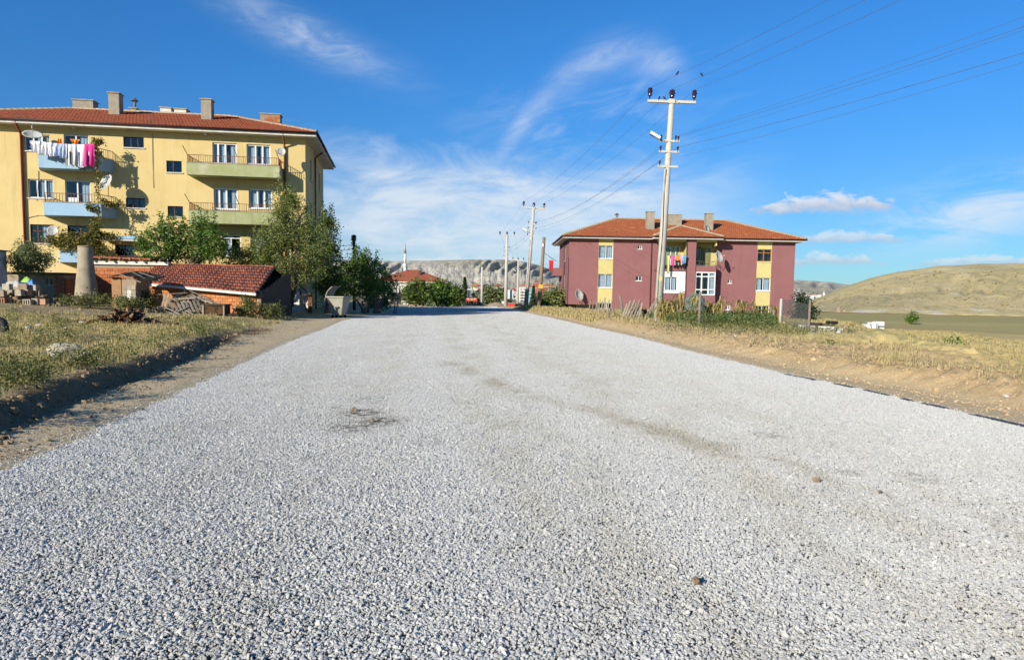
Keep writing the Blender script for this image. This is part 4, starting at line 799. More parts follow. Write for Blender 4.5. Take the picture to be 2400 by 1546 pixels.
MB().box(0.9, s1[0] + 0.3, 0.9, PD - 0.4, -1.0, ZB - 0.004).build('basement_wall', MT['stack'], pb)
MB().box(0.6, PL - 0.6, 0.65, PD - 0.6, 0.66, PE - 0.3).build('interior', MT['glassdark'], pb)
window(pb, pr_['lu'], MT['pvc'], curtain=[(0.06, 0.46), (0.54, 0.94)]); window(pb, pr_['ll'], MT['pvc'], curtain=[(0.06, 0.46), (0.54, 0.94)], sillmat=MT['pvc']); window(pb, pr_['lb'], MT['pvc'], splits=[0.62]); window(pb, pr_['k1'], MT['pvc'], splits=[0.5], bar=0.05); window(pb, pr_['k2'], MT['pvc'], splits=[0.5], bar=0.05)
window(pb, pr_['ru'], MT['tan_wood'], splits=[0.46], rows=[0.72], bar=0.08); window(pb, pr_['rl'], MT['pvc'], splits=[0.5], curtain=[(0.06, 0.4), (0.6, 0.94)], sillmat=MT['pvc']); window(pb, pr_['rb'], MT['pvc'], splits=[0.48]); window(pb, pr_['k3'], MT['pvc'], splits=[0.5], bar=0.05); window(pb, pr_['k4'], MT['pvc'], splits=[0.5], bar=0.07)
for s in sw: window(pb, s, MT['pvc'], splits=[0.5], M=QS, curtain=[(0.08, 0.46), (0.56, 0.92)])
proof = hip_roof(pb, -0.75, PL + 0.75, -0.75, PD + 0.75, PE, PR, MT['roof_p'], MT['cap_pale'], MT['white'], 0.20, 0.15)
# balcony bay: deep recess behind a projecting front, pier in the middle, small hip over it
FY = -1.15; mz = [hit(1640, y, PF, FY)[1] for y in (566, 622, 636, 693)]   # head, upper parapet top, parapet foot, lower window foot
pX = hit(1610, 620, PF, FY)[0]; pX2 = hit(1630, 620, PF, FY)[0]; fx0, fx1 = hit(1540, 620, PF, FY)[0], hit(1679, 620, PF, FY)[0]
b = MB(); lo = hit(1640, 712, PF, FY)[1]
wz = (hit(1600, 635, PF, FY)[1], hit(1600, 686, PF, FY)[1])      # white closed-in panel on the left, lower floor
b.box(fx0, pX, FY, FY + 0.14, mz[2] + 0.02, mz[1])                # left upper parapet
b.box(fx0, pX, FY + 0.02, FY + 0.16, lo - 0.2, wz[1])               # left lower parapet
b.box(pX, pX2, FY - 0.10, FY + 0.25, lo - 0.3, PE - 0.2)           # pier
b.box(pX2, fx1, FY, FY + 0.14, mz[2], mz[1] - 0.02); b.box(pX2, fx1, FY, FY + 0.14, lo - 0.2, mz[3])
b.box(fx1 - 0.14, fx1, FY + 0.14, 0.02, lo - 0.2, mz[1] - 0.02); b.box(fx0, fx0 + 0.14, FY + 0.16, 0.02, lo - 0.2, mz[1]); b.box(fx0, fx1, FY + 0.16, 0.9, mz[2] - 0.05, mz[2] + 0.10); b.box(fx0, fx1, FY + 0.16, 0.9, lo - 0.05, lo + 0.1)
bay = b.build('balcony_bay', MT['purple'], pb)
MB().box(fx1 - 0.12, fx1 - 0.002, FY + 0.02, 0.0, PE - 0.75, PE - 0.18).box(fx0 + 0.002, fx1 - 0.13, FY + 0.02, FY + 0.16, PE - 0.42, PE - 0.18).build('bay_lintel', MT['p_yellow'], bay)
rc = MB(); wall_holes(rc, bx0 - 0.2, bx1 + 0.2, mz[2], PE - 0.16, [], 0.55); rc.add([(bx0, 0.0, mz[2]), (bx0, 0.56, mz[2]), (bx0, 0.56, PE - 0.16), (bx0, 0.0, PE - 0.16)], [(0, 1, 2, 3)]); rc.box(pX + 0.05, pX + 0.2, FY + 0.2, 0.55, mz[2] + 0.1, PE - 0.17); rc.build('recess_wall', MT['p_yellow'], bay)
a_, b__, c_, d_ = rect(1557, 1592, 578, 625, PF, 0.5); window(bay, (a_, b__, c_ - 0.3, d_), MT['pvc'], splits=[0.42, 0.75], y=0.47, sill=False, curtain=[], name='balcony_door')
a_, b__, c_, d_ = rect(1647, 1664, 582, 625, PF, 0.5); window(bay, (a_, b__, c_ - 0.3, d_), MT['tan_wood'], splits=[0.18], rows=[0.3], y=0.46, sill=False, bar=0.09, name='balcony_door'); a_, b__, c_, d_ = rect(1632, 1645, 580, 612, PF, 0.5); window(bay, (a_, b__, c_, d_), MT['brown_frame'], y=0.47, sill=False, bar=0.05)
r_ = rect(1629, 1677, 637, 692, PF, FY); window(bay, (pX2 + 0.02, fx1 - 0.03, r_[2], r_[3]), MT['pvc'], splits=[0.32, 0.66], rows=[0.24, 0.80], y=FY + 0.02, bar=0.11, sill=False, curtain=[(0.68, 0.98)]); MB().box(pX2 + 0.05, fx1 - 0.18, FY + 0.75, FY + 0.8, lo, mz[2]).build('room_back', MT['glassdark'], bay)
wp = MB(); wr = rect(1558, 1587, 648, 681, PF, FY); wall_holes(wp, fx0 + 0.02, pX - 0.01, wz[1], wz[0] - 0.05, [wr], FY + 0.03, 0.1); wp.box(fx0, pX - 0.01, FY - 0.05, FY + 0.02, wz[1] - 0.05, wz[1] + 0.02); pn = wp.build('white_panel', MT['pvc'], bay); window(pn, wr, MT['pvc'], y=FY + 0.07, sill=False, curtain=[(0.08, 0.44), (0.58, 0.90)]); MB().box(fx0 + 0.2, pX - 0.1, FY + 0.6, FY + 0.64, wz[1], wz[0]).build('room_back', MT['glassdark'], pn)
MB().tube([(pX - 0.06, FY - 0.06, PE - 0.3), (pX - 0.06, FY - 0.06, 0.0)], 0.06, 8).build('drain_pipe', MT['gutter'], pb); MB().tube([(fx0 - 0.35, -0.07, PE - 0.2), (fx0 - 0.35, -0.07, -0.3)], 0.05, 8).build('drain_pipe', MT['brown_frame'], pb)  # first tube draws the thin dark strip down the left of the pier
MB().tube([(-0.07, 4.2, PE - 0.2), (-0.07, 4.2, ZB)], 0.05, 8).build('drain_pipe', MT['gutter'], pb)
railing(bay, [(pX2 + 0.05, FY + 0.07), (fx1 - 0.07, FY + 0.07), (fx1 - 0.07, -0.05)], mz[1], mz[1] + 0.42, MT['wire'], 0.35)
# hip roof of the bay, running back into the main roof
gx0, gx1 = fx0 - 0.5, fx1 + 0.45; gm = (gx0 + gx1) / 2; gy = FY - 0.65; gh = (gx1 - gx0) / 2; gz_ = PE + 0.02 + gh * (PR - PE) / 6.05; yb2 = -0.75 + gh
g = MB().add([(gx0, gy, PE), (gx1, gy, PE), (gm, gy + gh, gz_), (gm, yb2 + 0.3, gz_), (gx1, -0.75, PE), (gx0, -0.75, PE)], [(0, 1, 2), (1, 4, 3, 2), (5, 0, 2, 3)]); br = g.build('bay_roof', MT['roof_p'], pb)
t = MB(); S = math.hypot(gh, gz_ - PE); k = gh / S; tiled(t, (gx0, gy, PE + 0.03), (1, 0, 0), (0, gh, gz_ - PE), gx1 - gx0, S, k, k); ln = -0.75 - gy
tiled(t, (gx1, gy, PE + 0.03), (0, 1, 0), (-gh, 0, gz_ - PE), ln, S, k, -k); tiled(t, (gx0, -0.75, PE + 0.03), (0, -1, 0), (gh, 0, gz_ - PE), ln, S, -k, k); tag(t.build('roof_tiles', MT['roof_p'], br), kind='stuff')
caps(br, (gx0, gy, PE + 0.08), (gm, gy + gh, gz_ + 0.08), MT['cap_pale'], 0.15); caps(br, (gx1, gy, PE + 0.08), (gm, gy + gh, gz_ + 0.08), MT['cap_pale'], 0.15)
MB().box(gx0 + 0.05, gx1 - 0.05, gy + 0.05, 0.55, PE - 0.2, PE - 0.03).build('eave_board', MT['white'], br); MB().tube([(gx0, gy - 0.05, PE - 0.02), (gx1, gy - 0.05, PE - 0.02)], 0.065, 8).build('gutter', MT['gutter'], br)
def p_chim(px0, px1, py0, py1, yo, d):
    a, b, zb, zt = rect(px0, px1, py0, py1, PF, yo); return chimney(proof, (a + b) / 2, yo + d / 2, zb - 0.5, zt, b - a, d)
p_chim(1516, 1534, 495, 541, 1.6, 0.7); p_chim(1567, 1598, 502, 528, 3.3, 0.8); p_chim(1655, 1672, 499, 544, 1.6, 0.7); vc = p_chim(1725, 1736, 526, 533, 4.0, 0.5)
x_, z_ = hit(1446, 513, PF, 5.3); cowl(proof, x_, 5.4, z_ - 0.1)
# balconies on the far left end
for zz in (3.55, 0.75): e = MB(); e.box(-0.9, 0, PD - 3.4, PD - 0.6, zz, zz + 0.85); e.build('side_balcony', MT['purple'], pb)
def pw_(px, py, off):
    x, z = hit(px, py, PF, -off); return PF @ Vector((x, -off, z))
dish('satellite dish low on the left part of the mauve wall', pw_(1356, 692, 0.7), 1.0, R(38), R(18), pw_(1362, 708, 0.0), squash=0.85); dish('satellite dish to the right of the mauve balconies', pw_(1684, 603, 1.6), 1.0, R(38), R(20), pw_(1686, 620, 0.0), squash=0.85); q = P(1656, 537, 72.6); dish('satellite dish on the orange roof beside the right chimney', q, 0.75, R(42), R(15), q + Vector((0.35, 0.4, -0.25)))
la, lb = pw_(1548, 599, 1.7), pw_(1607, 598, 1.7); wl2 = MB().tube([la, lb], 0.01, 5).build('washing_line', MT['wire'], None); tag(wl2, 'washing line with coloured clothes on the mauve balcony', 'washing line')
for q in (la, lb): MB().bar(q, q + Vector((0, 0.6, -0.5)), 0.03).build('line_arm', MT['wire'], wl2)
for i, (px, c_, kd, w_, h_, lb_) in enumerate(((1551, 'white', 'shirt', 0.5, 0.95, 'white top at the left end of the mauve balcony line'), (1567, 'lime', 'towel', 0.32, 1.75, 'long pale green cloth hanging to the parapet'), (1577, 'hot', 'shirt', 0.5, 0.95, 'hot pink shirt left of the orange one'), (1590, 'orange', 'shirt', 0.46, 0.5, 'orange shirt between two pink ones on the mauve balcony'), (1598, 'lilac', 'shirt', 0.42, 0.85, 'pale pink shirt right of the orange one'), (1605, 'sky', 'shirt', 0.36, 0.8, 'bright blue shirt at the right end of the mauve balcony line'))):
    p = la.lerp(lb, (px - 1548) / 59.0); garment(lb_, p, w_, h_, CL[c_], kd, 40 + i, R(1.5), 'clothes on the mauve balcony')
la2 = pw_(1576, 608, 1.45); garment('black trousers hanging below the orange shirt', pw_(1590, 608, 1.5), 0.6, 0.75, CL['black'], 'trousers', 51, R(1.5), 'clothes on the mauve balcony'); garment('small black cloth below the pale pink shirt', pw_(1602, 612, 1.5), 0.28, 0.6, CL['black'], 'towel', 52, R(1.5), 'clothes on the mauve balcony')
fp = P(1294, 614, 80.0); fl = MB().bar(fp + Vector((0.5, 0.4, 0.1)), fp + Vector((-1.0, -0.6, 1.0)), 0.04).build('line_pole', MT['wire'], None); tag(fl, 'thin pole sticking out from the far end of the mauve house', 'pole'); garment('red cloth hanging off the far end of the mauve house', fp + Vector((-0.1, 0, 0.2)), 0.5, 1.15, CL['red'], 'towel', 55, 0.2, 'clothes on the mauve balcony')
tag(bpy.data.objects['line_pole'], 'thin pole sticking out from the far end of the mauve house', 'pole')
# plants on the right balcony
pt = pw_(1633, 612, 0.6); t_ = thing('potted_plant', 'green potted plant on the upper right mauve balcony', 'plant', (pt.x, pt.y, PF.translation.z + mz[2] + 0.1)); MB().lathe([(0.12, 0), (0.16, 0.5), (0.17, 0.6)], 12).build('pot', MT['off_white'], t_, True)
LV = MB()
for k in range(60):
    a = random.uniform(0, 6.28); r_ = random.uniform(0, 0.22); z = random.uniform(0.6, 1.35); p = Vector((math.cos(a) * r_, math.sin(a) * r_, z)); e = Vector((random.uniform(-1, 1), random.uniform(-1, 1), random.uniform(-.3, 1))).normalized() * 0.12; s_ = e.cross(Vector((0.3, 0.2, 1))).normalized() * 0.04; LV.add([p, p + e * .5 + s_, p + e, p + e * .5 - s_], [(0, 1, 2, 3)])
LV.build('leaves', MT['leaf_green'], t_)
# ------------------------------------------------------------------ power poles
def insulator(t, M, r=0.135, h=0.42, arm=None):
    mb = MB(); mb.lathe([(0.03, -0.16), (0.03, 0.0), (0.07 * r / 0.135, 0.0), (r * 0.8, 0.02), (r * 0.62, 0.06), (r * 0.95, h * 0.30), (r * 0.68, h * 0.36), (r * 1.1, h * 0.62), (r * 0.72, h * 0.68), (r * 0.9, h * 0.9), (0.05, h)], 12, M); return mb.build('insulator', MT['insulator'], t, True)
def power_pole(label, base, H, tilt=(0, 0), yaw=0.0, lamp=True, r0=0.225, r1=0.13, arm=2.4, lv=True, lvz=(2.02, 2.55, 3.28), group='concrete power poles', cable=True, mat=None):
    t = thing('power_pole', label, 'power pole', base, 0, group); T = Matrix.Rotation(tilt[0], 4, 'Y') @ Matrix.Rotation(tilt[1], 4, 'X') @ Matrix.Rotation(yaw, 4, 'Z'); t.matrix_world = Matrix.Translation(base) @ T
    MB().tube([(0, 0, -0.4), (0, 0, H * 0.5), (0, 0, H)], [r0, (r0 + r1) / 2, r1], 16).build('shaft', mat or MT['pole'], t, True)
    if arm:
        MB().box(-arm / 2, arm / 2, -0.07, 0.07, H - 0.14, H + 0.0).box(-0.16, 0.16, -0.15, 0.15, H - 0.18, H + 0.04).build('crossarm', mat or MT['pole'], t, bevel=0.015)
        for x, z in ((-arm / 2 + 0.10, 0.16), (0.0, 0.10), (arm / 2 - 0.10, 0.12)): insulator(t, Matrix.Translation((x, 0, H + z)), 0.15 if abs(x) < 0.1 else 0.13)
    if lv:
        for i, dz in enumerate(lvz):
            z = H - dz; a = MB().box(-0.50, 0.50, -0.165, -0.115, z - 0.05, z + 0.05).build('low_crossarm', mat or MT['pole'], t)
            for x in ((-0.42, 0.30, 0.43) if i == 0 else (-0.42, 0.43) if i == 1 else (-0.42,)): insulator(a, Matrix.Translation((x, -0.14, z + 0.13)), 0.055, 0.14)
    if lamp:
        z = H - lvz[0] - (0.05 if lamp == 1 else lamp); l = MB().tube([(0, -0.1, z), (-0.35, -0.18, z + 0.05), (-0.55, -0.22, z + 0.12)], 0.025, 7).build('lamp_arm', MT['steel'], t, True)
        M = Matrix.Translation((-0.72, -0.26, z + 0.24)) @ Matrix.Rotation(R(28), 4, 'Y'); h = MB().box(-0.32, 0.26, -0.12, 0.12, -0.06, 0.09, M).build('lamp_head', MT['lamp'], l, bevel=0.03); MB().box(-0.28, 0.02, -0.09, 0.09, -0.085, -0.055, M).build('lamp_glass', MT['glass'], l)
    if cable:
        MB().tube([(-0.10 - 0.03 * math.sin(k * 0.9), -0.08 - r0 * 0.6, (H - 3.4) * (1 - k / 12)) for k in range(13)], 0.018, 6).build('cable', MT['wire'], t, True)
    return t
B1 = P(1541, 757, 37.2); B2 = P(1232, 724, 78.5); B3 = P(1185, 717, 113.0); BX = Vector((18.5, -0.5, 0.2))
H1 = 11.15
pole1 = power_pole('tall near concrete power pole in front of the mauve house', B1, H1, (R(1.9), 0), R(-3)); pole2 = power_pole('leaning concrete power pole left of the mauve house', B2, 10.85, (R(3.6), 0), R(-3), lamp=0.95, r0=0.25, r1=0.14, lvz=(1.75, 2.35, 3.0)); pole3 = power_pole('third power pole, behind the leaning one by the red car', B3, 10.9, (R(0.4), 0), R(0), lamp=0, r0=0.30, r1=0.17, cable=False)
MB().box(-0.07, 0.07, -0.205, -0.190, 2.15, 2.38).build('warning_plate', MT['p_yellow'], pole1)
for nm, px, py, Y, H, kw in (('slim distant power pole with three insulators near the hillside houses', 1213, 712, 165, 9.9, dict(arm=2.6, lamp=0.6, r0=0.26, r1=0.16, cable=False)), ('plain distant lamp post beside the road roller', 1129, 716, 112, 5.9, dict(arm=0, lv=False, lamp=0, r0=0.20, r1=0.16, cable=False))):
    power_pole(nm, P(px, py, Y), H, group='distant poles', **kw)
# dark wooden poles
w1 = P(830, 640, 57.0); wp_ = thing('wooden_pole', 'dark wooden pole rising above the trees on the left', 'pole', (w1.x, w1.y, gz(w1.x, w1.y))); MB().tube([(0, 0, -0.3), (0, 0, 5.85)], [0.13, 0.11], 10).build('shaft', MT['dark_wood'], wp_, True); MB().box(-0.18, 0.14, -0.14, 0.14, 5.4, 5.8).build('head', MT['dark_wood'], wp_)
MB().tube([(0.15, -0.1, 5.0), (0.28, -0.1, 4.6), (0.30, -0.1, 4.2)], 0.03, 6).build('cable', MT['black'], wp_)
w2 = P(1263, 725, 68.0); wq = thing('wooden_pole', 'slanting wooden pole with a yellow plate left of the mauve house', 'pole'); wq.matrix_world = Matrix.Translation((w2.x, w2.y, gz(w2.x, w2.y))) @ Matrix.Rotation(R(3.2), 4, 'Y'); MB().tube([(0, 0, -0.3), (0, 0, 6.6)], [0.19, 0.14], 10).build('shaft', MT['old_wood'], wq, True); MB().box(-0.19, 0.19, -0.23, -0.19, 1.85, 2.2).build('plate', MT['sign_yellow'], wq); MB().box(-0.13, 0.0, -0.2, -0.15, 5.7, 6.0).build('junction_box', MT['lamp'], wq)
# ------------------------------------------------------------------ wires
def span(a, b, sag, n=14): return [a.lerp(b, k / n) + Vector((0, 0, -4 * sag * (k / n) * (1 - k / n))) for k in range(n + 1)]
bpy.context.view_layer.update()
def top(t, H, x, z): return t.matrix_world @ Vector((x, 0, H + z))
names = ('left', 'middle', 'right')
for i, (x, z) in enumerate(((-1.1, 0.58), (0.0, 0.55), (1.1, 0.55))):
    e = Vector((BX.x + x, BX.y, 11.6)); A = top(pole1, H1, x, z); Bp = top(pole2, 10.85, x, z); Cp = top(pole3, 10.9, x, z); D = P(1213 + (i - 1) * 9, 640, 165) + Vector((0, 0, 0.2))
    pts = span(e, A, 0.55) + span(A, Bp, 0.55)[1:] + span(Bp, Cp, 0.4)[1:] + span(Cp, D, 0.4)[1:]
    tag(MB().tube(pts, 0.0065, 5, False).build('power_line', MT['wire'], None, True), '%s of the three high wires over the tops of the power poles' % names[i], 'wire', 'high wires')
lvn = ('topmost outer', 'topmost inner', 'second from top', 'fourth from top', 'lowest')
for i, (x, dz, ex, ez, r_) in enumerate(((0.30, 2.02, 1.2, 10.5, 0.0045), (0.43, 2.02, 0.6, 9.75, 0.0065), (-0.42, 2.55, 0.0, 9.55, 0.004), (0.43, 2.55, 0.5, 8.75, 0.0075), (-0.42, 3.28, 0.0, 8.55, 0.0045))):
    A = pole1.matrix_world @ Vector((x, -0.14, H1 - dz + 0.24)); dz2 = (1.75, 1.75, 2.35, 2.35, 3.0)[i]; Bp = pole2.matrix_world @ Vector((x, -0.14, 10.85 - dz2 + 0.24)); e = Vector((BX.x + 2.2 + ex, BX.y + 1.5, ez)); Cp = pole3.matrix_world @ Vector((x, -0.14, 10.9 - (2.02, 2.02, 2.55, 2.55, 3.28)[i] + 0.24))
    tag(MB().tube(span(e, A, 0.5) + span(A, Bp, 0.75)[1:] + span(Bp, Cp, 0.6)[1:], r_, 5, False).build('service_line', MT['wire'], None, True), '%s of the lower wires running to the right frame edge' % lvn[i], 'wire', 'low wires')
A = wp_.matrix_world.translation
for k, zz in enumerate((5.1, 4.75)): tag(MB().tube(span(A + Vector((-0.1, 0, zz)), P(745, 560 + 10 * k, 49), 0.25), 0.02, 5, False).build('service_line', MT['wire'], None), ('upper', 'lower')[k] + ' wire from the dark wooden pole to the yellow block', 'wire', 'low wires')
# small birds on the near pole and wires
def bird(label, p, yaw):
    M = Matrix.Translation(p) @ Matrix.Rotation(yaw, 4, 'Z') @ Matrix.Rotation(R(-35), 4, 'Y'); mb = MB(); mb.tube([M @ Vector(q) for q in ((-0.16, 0, 0.0), (-0.09, 0, 0.01), (-0.04, 0, 0.02), (0.02, 0, 0.03), (0.06, 0, 0.045), (0.09, 0, 0.055), (0.115, 0, 0.05), (0.14, 0, 0.045))], [0.012, 0.02, 0.042, 0.05, 0.036, 0.034, 0.022, 0.003], 8)
    return tag(mb.build('bird', MT['black'], None, True), label, 'bird', 'birds on the wires')
def on_line(k, i): return bpy.data.objects['power_line' + ('' if not k else '.%03d' % k)].data.vertices[i * 5].co
pl = [o for o in bpy.data.objects if o.name.startswith('power_line')]
def near(o, px):
    best = None
    for v in o.data.vertices:
        if 15 < v.co.y < 37.2:
            q = Vector(v.co) - Vector((0, 0, EYE)); u = CX + FPX * q.x / q.y; 
            if best is None or abs(u - px) < abs(best[1] - px): best = (v.co.copy(), u)
    return best[0]
bird('small bird on the wire just above the left insulator', near(pl[0], 1560) + Vector((0, 0, 0.06)), 0.4); bird('small bird on the wire above the middle insulator', near(pl[1], 1600) + Vector((0, 0, 0.06)), 2.0)
bird('left bird of the pair standing on the near crossarm', top(pole1, H1, -0.62, 0.07), 1.0); bird('right bird of the pair standing on the near crossarm', top(pole1, H1, -0.38, 0.07), 2.4)
# ------------------------------------------------------------------ plants
def leaf_quads(rng, c, size, up=0.25, long=1.9):
    """leaf-shaped folded quads at points c (n,3)"""
    n = len(c); d = rng.normal(size=(n, 3)); d[:, 2] = d[:, 2] * 0.7 - up; d /= np.linalg.norm(d, axis=1)[:, None]
    w = np.cross(d, rng.normal(size=(n, 3))); w /= np.linalg.norm(w, axis=1)[:, None] + 1e-9; nn = np.cross(d, w)
    s = size * rng.uniform(0.6, 1.3, n)[:, None]; a = c; b = c + d * s * 0.5 + w * s / long * 0.5 + nn * s * 0.10; e = c + d * s; g = c + d * s * 0.5 - w * s / long * 0.5 + nn * s * 0.10
    return np.stack([a, b, e, g], 1).reshape(-1, 3), np.arange(4 * n).reshape(n, 4)
def clumps(rng, lobes, nclump, nleaf, spread, shell=0.55):
    """lobes: (cx,cy,cz,rx,ry,rz). clump centres in the outer part of each lobe, leaves gathered round them"""
    vol = np.array([l[3] * l[4] * l[5] for l in lobes]) ** 0.7; pick = rng.choice(len(lobes), nclump, p=vol / vol.sum()); L = np.array(lobes)[pick]
    d = rng.normal(size=(nclump, 3)); d /= np.linalg.norm(d, axis=1)[:, None]; r = (shell + (1 - shell) * rng.uniform(size=nclump)) ** 0.7 * rng.uniform(0.75, 1.10, nclump)
    cc = L[:, :3] + d * L[:, 3:] * r[:, None]
    k = rng.integers(0, nclump, nleaf); sc = rng.uniform(0.5, 1.3, nclump)[k][:, None]
    return cc, cc[k] + rng.normal(size=(nleaf, 3)) * spread * sc * np.array([1, 1, 0.8])
def tree(name, label, base, lobes, mat, nclump=120, nleaf=5000, leaf=0.13, spread=0.22, trunks=(((0, 0, 0), (0, 0, 1.5)),), tr=0.10, bark=None, cat='tree', seed=1, group=None, up=0.25, branches=40, long=1.9, shell=0.5, shoots=0):
    rng = np.random.default_rng(seed); t = thing(name, label, cat, base, 0, group)
    cc, pts = clumps(rng, lobes, nclump, nleaf, spread, shell)
    if shoots:      # upright leafy shoots standing out of the crown top
        top_ = cc[np.argsort(-cc[:, 2])[:shoots * 2]]; sel = top_[rng.choice(len(top_), shoots, replace=False)]
        for c in sel:
            L = rng.uniform(0.5, 1.1); n = int(60 * L); s = rng.uniform(0, 1, n)[:, None]; dr = np.array([rng.normal(0, 0.15), rng.normal(0, 0.15), 1.0])
            pts = np.concatenate([pts, c + dr * s * L + rng.normal(size=(n, 3)) * 0.07])
    pts = pts[pts[:, 2] > 0.05]
    v, f = leaf_quads(rng, pts, leaf, up, long); npmesh('crown', v, f, mat, t)
    mb = MB(); ends = []
    for path in trunks:
        n = len(path); fine = []
        for a, b in zip(path, path[1:]):
            for k in range(4): q = Vector(a).lerp(Vector(b), k / 4); fine.append(q + Vector((random.uniform(-.5, .5), random.uniform(-.5, .5), 0)) * tr * 0.5)
        fine.append(Vector(path[-1])); rad = [tr * (1 - 0.6 * i / len(fine)) for i in range(len(fine))]; rad[0] *= 1.25; fine[0].z -= 0.2; mb.tube(fine, rad, 8); ends += [fine[-1], fine[len(fine) // 2]]
    sel = cc[rng.choice(len(cc), min(branches, len(cc)), replace=False)]
    for c in sel:
        c = Vector(c); e = min(ends, key=lambda q: (q - c).length); m1 = e.lerp(c, 0.5) + Vector((random.uniform(-.1, .1), random.uniform(-.1, .1), 0.08)); mb.tube([e, m1, c], [tr * 0.32, tr * 0.22, tr * 0.08], 5, False)
    mb.build('trunk', bark or MT['bark'], t, True); return t
def at(px, Y): x = X(px, Y); return Vector((x, Y, gz(x, Y)))
def sz(px, Y): return px * Y / FPX
def lobe(base, px0, px1, py0, py1, Y, dy=0.0, ry=None):
    """a crown lobe that fills a photo box at distance Y, in the tree's own coordinates"""
    c = P((px0 + px1) / 2, (py0 + py1) / 2, Y + dy) - base; rx = sz(px1 - px0, Y) / 2; rz = sz(py1 - py0, Y) / 2; return (c.x, c.y, c.z, rx, ry or rx * 0.85, rz)
b = at(425, 41.5); tree('fruit_tree', 'bright green fruit tree with upright shoots behind the tiled shed', b, [lobe(b, 322, 430, 520, 620, 41.5), lobe(b, 380, 520, 515, 625, 42, 0.3), lobe(b, 440, 535, 530, 620, 41.6)], MT['leaf_green'], 170, 9000, 0.19, 0.24, [((0, 0, 0), (0.1, 0, 1.2), (0.5, 0, 2.2)), ((0, 0, 0.8), (-0.8, 0, 2.2))], 0.11, seed=3, up=0.45, long=2.6, shoots=16)
b = at(680, 42.8); tree('plum_tree', 'tall olive-leaved tree with forked trunk right of the tiled shed', b, [lobe(b, 600, 770, 540, 668, 42.8), lobe(b, 625, 740, 450, 590, 42.8), lobe(b, 585, 680, 520, 610, 42.5), lobe(b, 690, 780, 510, 645, 43.1), lobe(b, 640, 700, 440, 520, 42.8)], MT['leaf_olive'], 330, 19000, 0.125, 0.24, [((0, 0, 0), (0.02, 0, 0.7), (-0.35, 0.1, 1.6), (-0.5, 0.1, 3.4)), ((0.02, 0, 0.6), (0.3, -0.1, 1.5), (0.45, 0, 3.8)), ((0.02, 0, 0.7), (0.05, 0.2, 2.6), (0.1, 0.1, 4.8))], 0.15, seed=4, shoots=8, branches=80)
b = at(590, 43.0); tree('shrub', 'dense green bush between the fruit tree and the forked tree', b, [lobe(b, 530, 610, 575, 640, 43), lobe(b, 580, 650, 585, 650, 43)], MT['leaf_olive'], 110, 5200, 0.14, 0.22, [((0, 0, 0), (0, 0, 1.4))], 0.07, cat='bush', seed=5)
b = at(765, 47.0); tree('dark_tree', 'dark shaded tree just right of the forked tree', b, [lobe(b, 730, 800, 560, 680, 47), lobe(b, 745, 790, 500, 600, 47), lobe(b, 745, 800, 640, 705, 47)], MT['leaf_dark'], 170, 9500, 0.15, 0.24, [((0, 0, 0), (0.1, 0, 2.2))], 0.12, seed=6, shoots=8)
b = at(855, 50.5); tree('fruit_tree', 'leafy tree over the leaning stakes at the left roadside', b, [lobe(b, 790, 900, 600, 700, 50.5), lobe(b, 830, 920, 610, 690, 50.5), lobe(b, 800, 880, 590, 650, 51), lobe(b, 770, 830, 640, 705, 50), lobe(b, 880, 930, 640, 690, 51.5)], MT['leaf_green'], 220, 12500, 0.15, 0.26, [((0, 0, 0), (0.2, 0, 1.4)), ((0.1, 0, 0), (-1.0, 0, 1.5))], 0.10, MT['twig'], seed=7, shoots=10)
b = at(905, 60.0); tree('hedge_bush', 'dark shaded bush at the end of the left roadside trees', b, [lobe(b, 870, 935, 665, 722, 60), lobe(b, 850, 910, 680, 725, 58)], MT['leaf_dark'], 90, 4500, 0.16, 0.25, [((0, 0, 0), (0, 0, 0.9))], 0.06, cat='bush', seed=8)
b = at(66, 36.5); tree('shrub', 'grey-green bush over the low stone wall at the far left', b, [lobe(b, 22, 105, 585, 640, 36.5), lobe(b, 40, 85, 568, 610, 36.5), lobe(b, 80, 118, 590, 630, 36.7)], MT['leaf_grey'], 110, 5500, 0.11, 0.18, [((0, 0, 0), (0, 0, 1.6))], 0.06, cat='bush', seed=9)
for i, (px, Y, boxes, mt, lb, sd) in enumerate(((975, 84, [(945, 1005, 668, 708), (960, 995, 664, 690)], 'leaf_dark', 'bushy tree below the distant red roof', 21), (1030, 90, [(1000, 1055, 670, 710), (1012, 1045, 663, 690)], 'leaf_green', 'rounded tree right of the distant red roof', 22), (1072, 98, [(1048, 1074, 682, 714), (1054, 1070, 676, 698)], 'leaf_dark', 'dark bush left of the road roller', 23), (1140, 128, [(1128, 1158, 680, 714)], 'leaf_grey', 'small grey-green tree right of the road roller', 24), (1290, 74.5, [(1268, 1312, 690, 722), (1290, 1312, 680, 705)], 'leaf_olive', 'bush beside the far end of the mauve house', 25), (1172, 190, [(1160, 1182, 690, 706)], 'leaf_dark', 'small round tree in front of the cream block', 26))):
    b = at(px, Y); tree('roadside_tree', lb, b, [lobe(b, *q, Y) for q in boxes], MT[mt], 110, 4500, 0.0042 * Y, 0.006 * Y, [((0, 0, 0), (0, 0, 1.0))], 0.09, seed=sd, group='trees along the road')
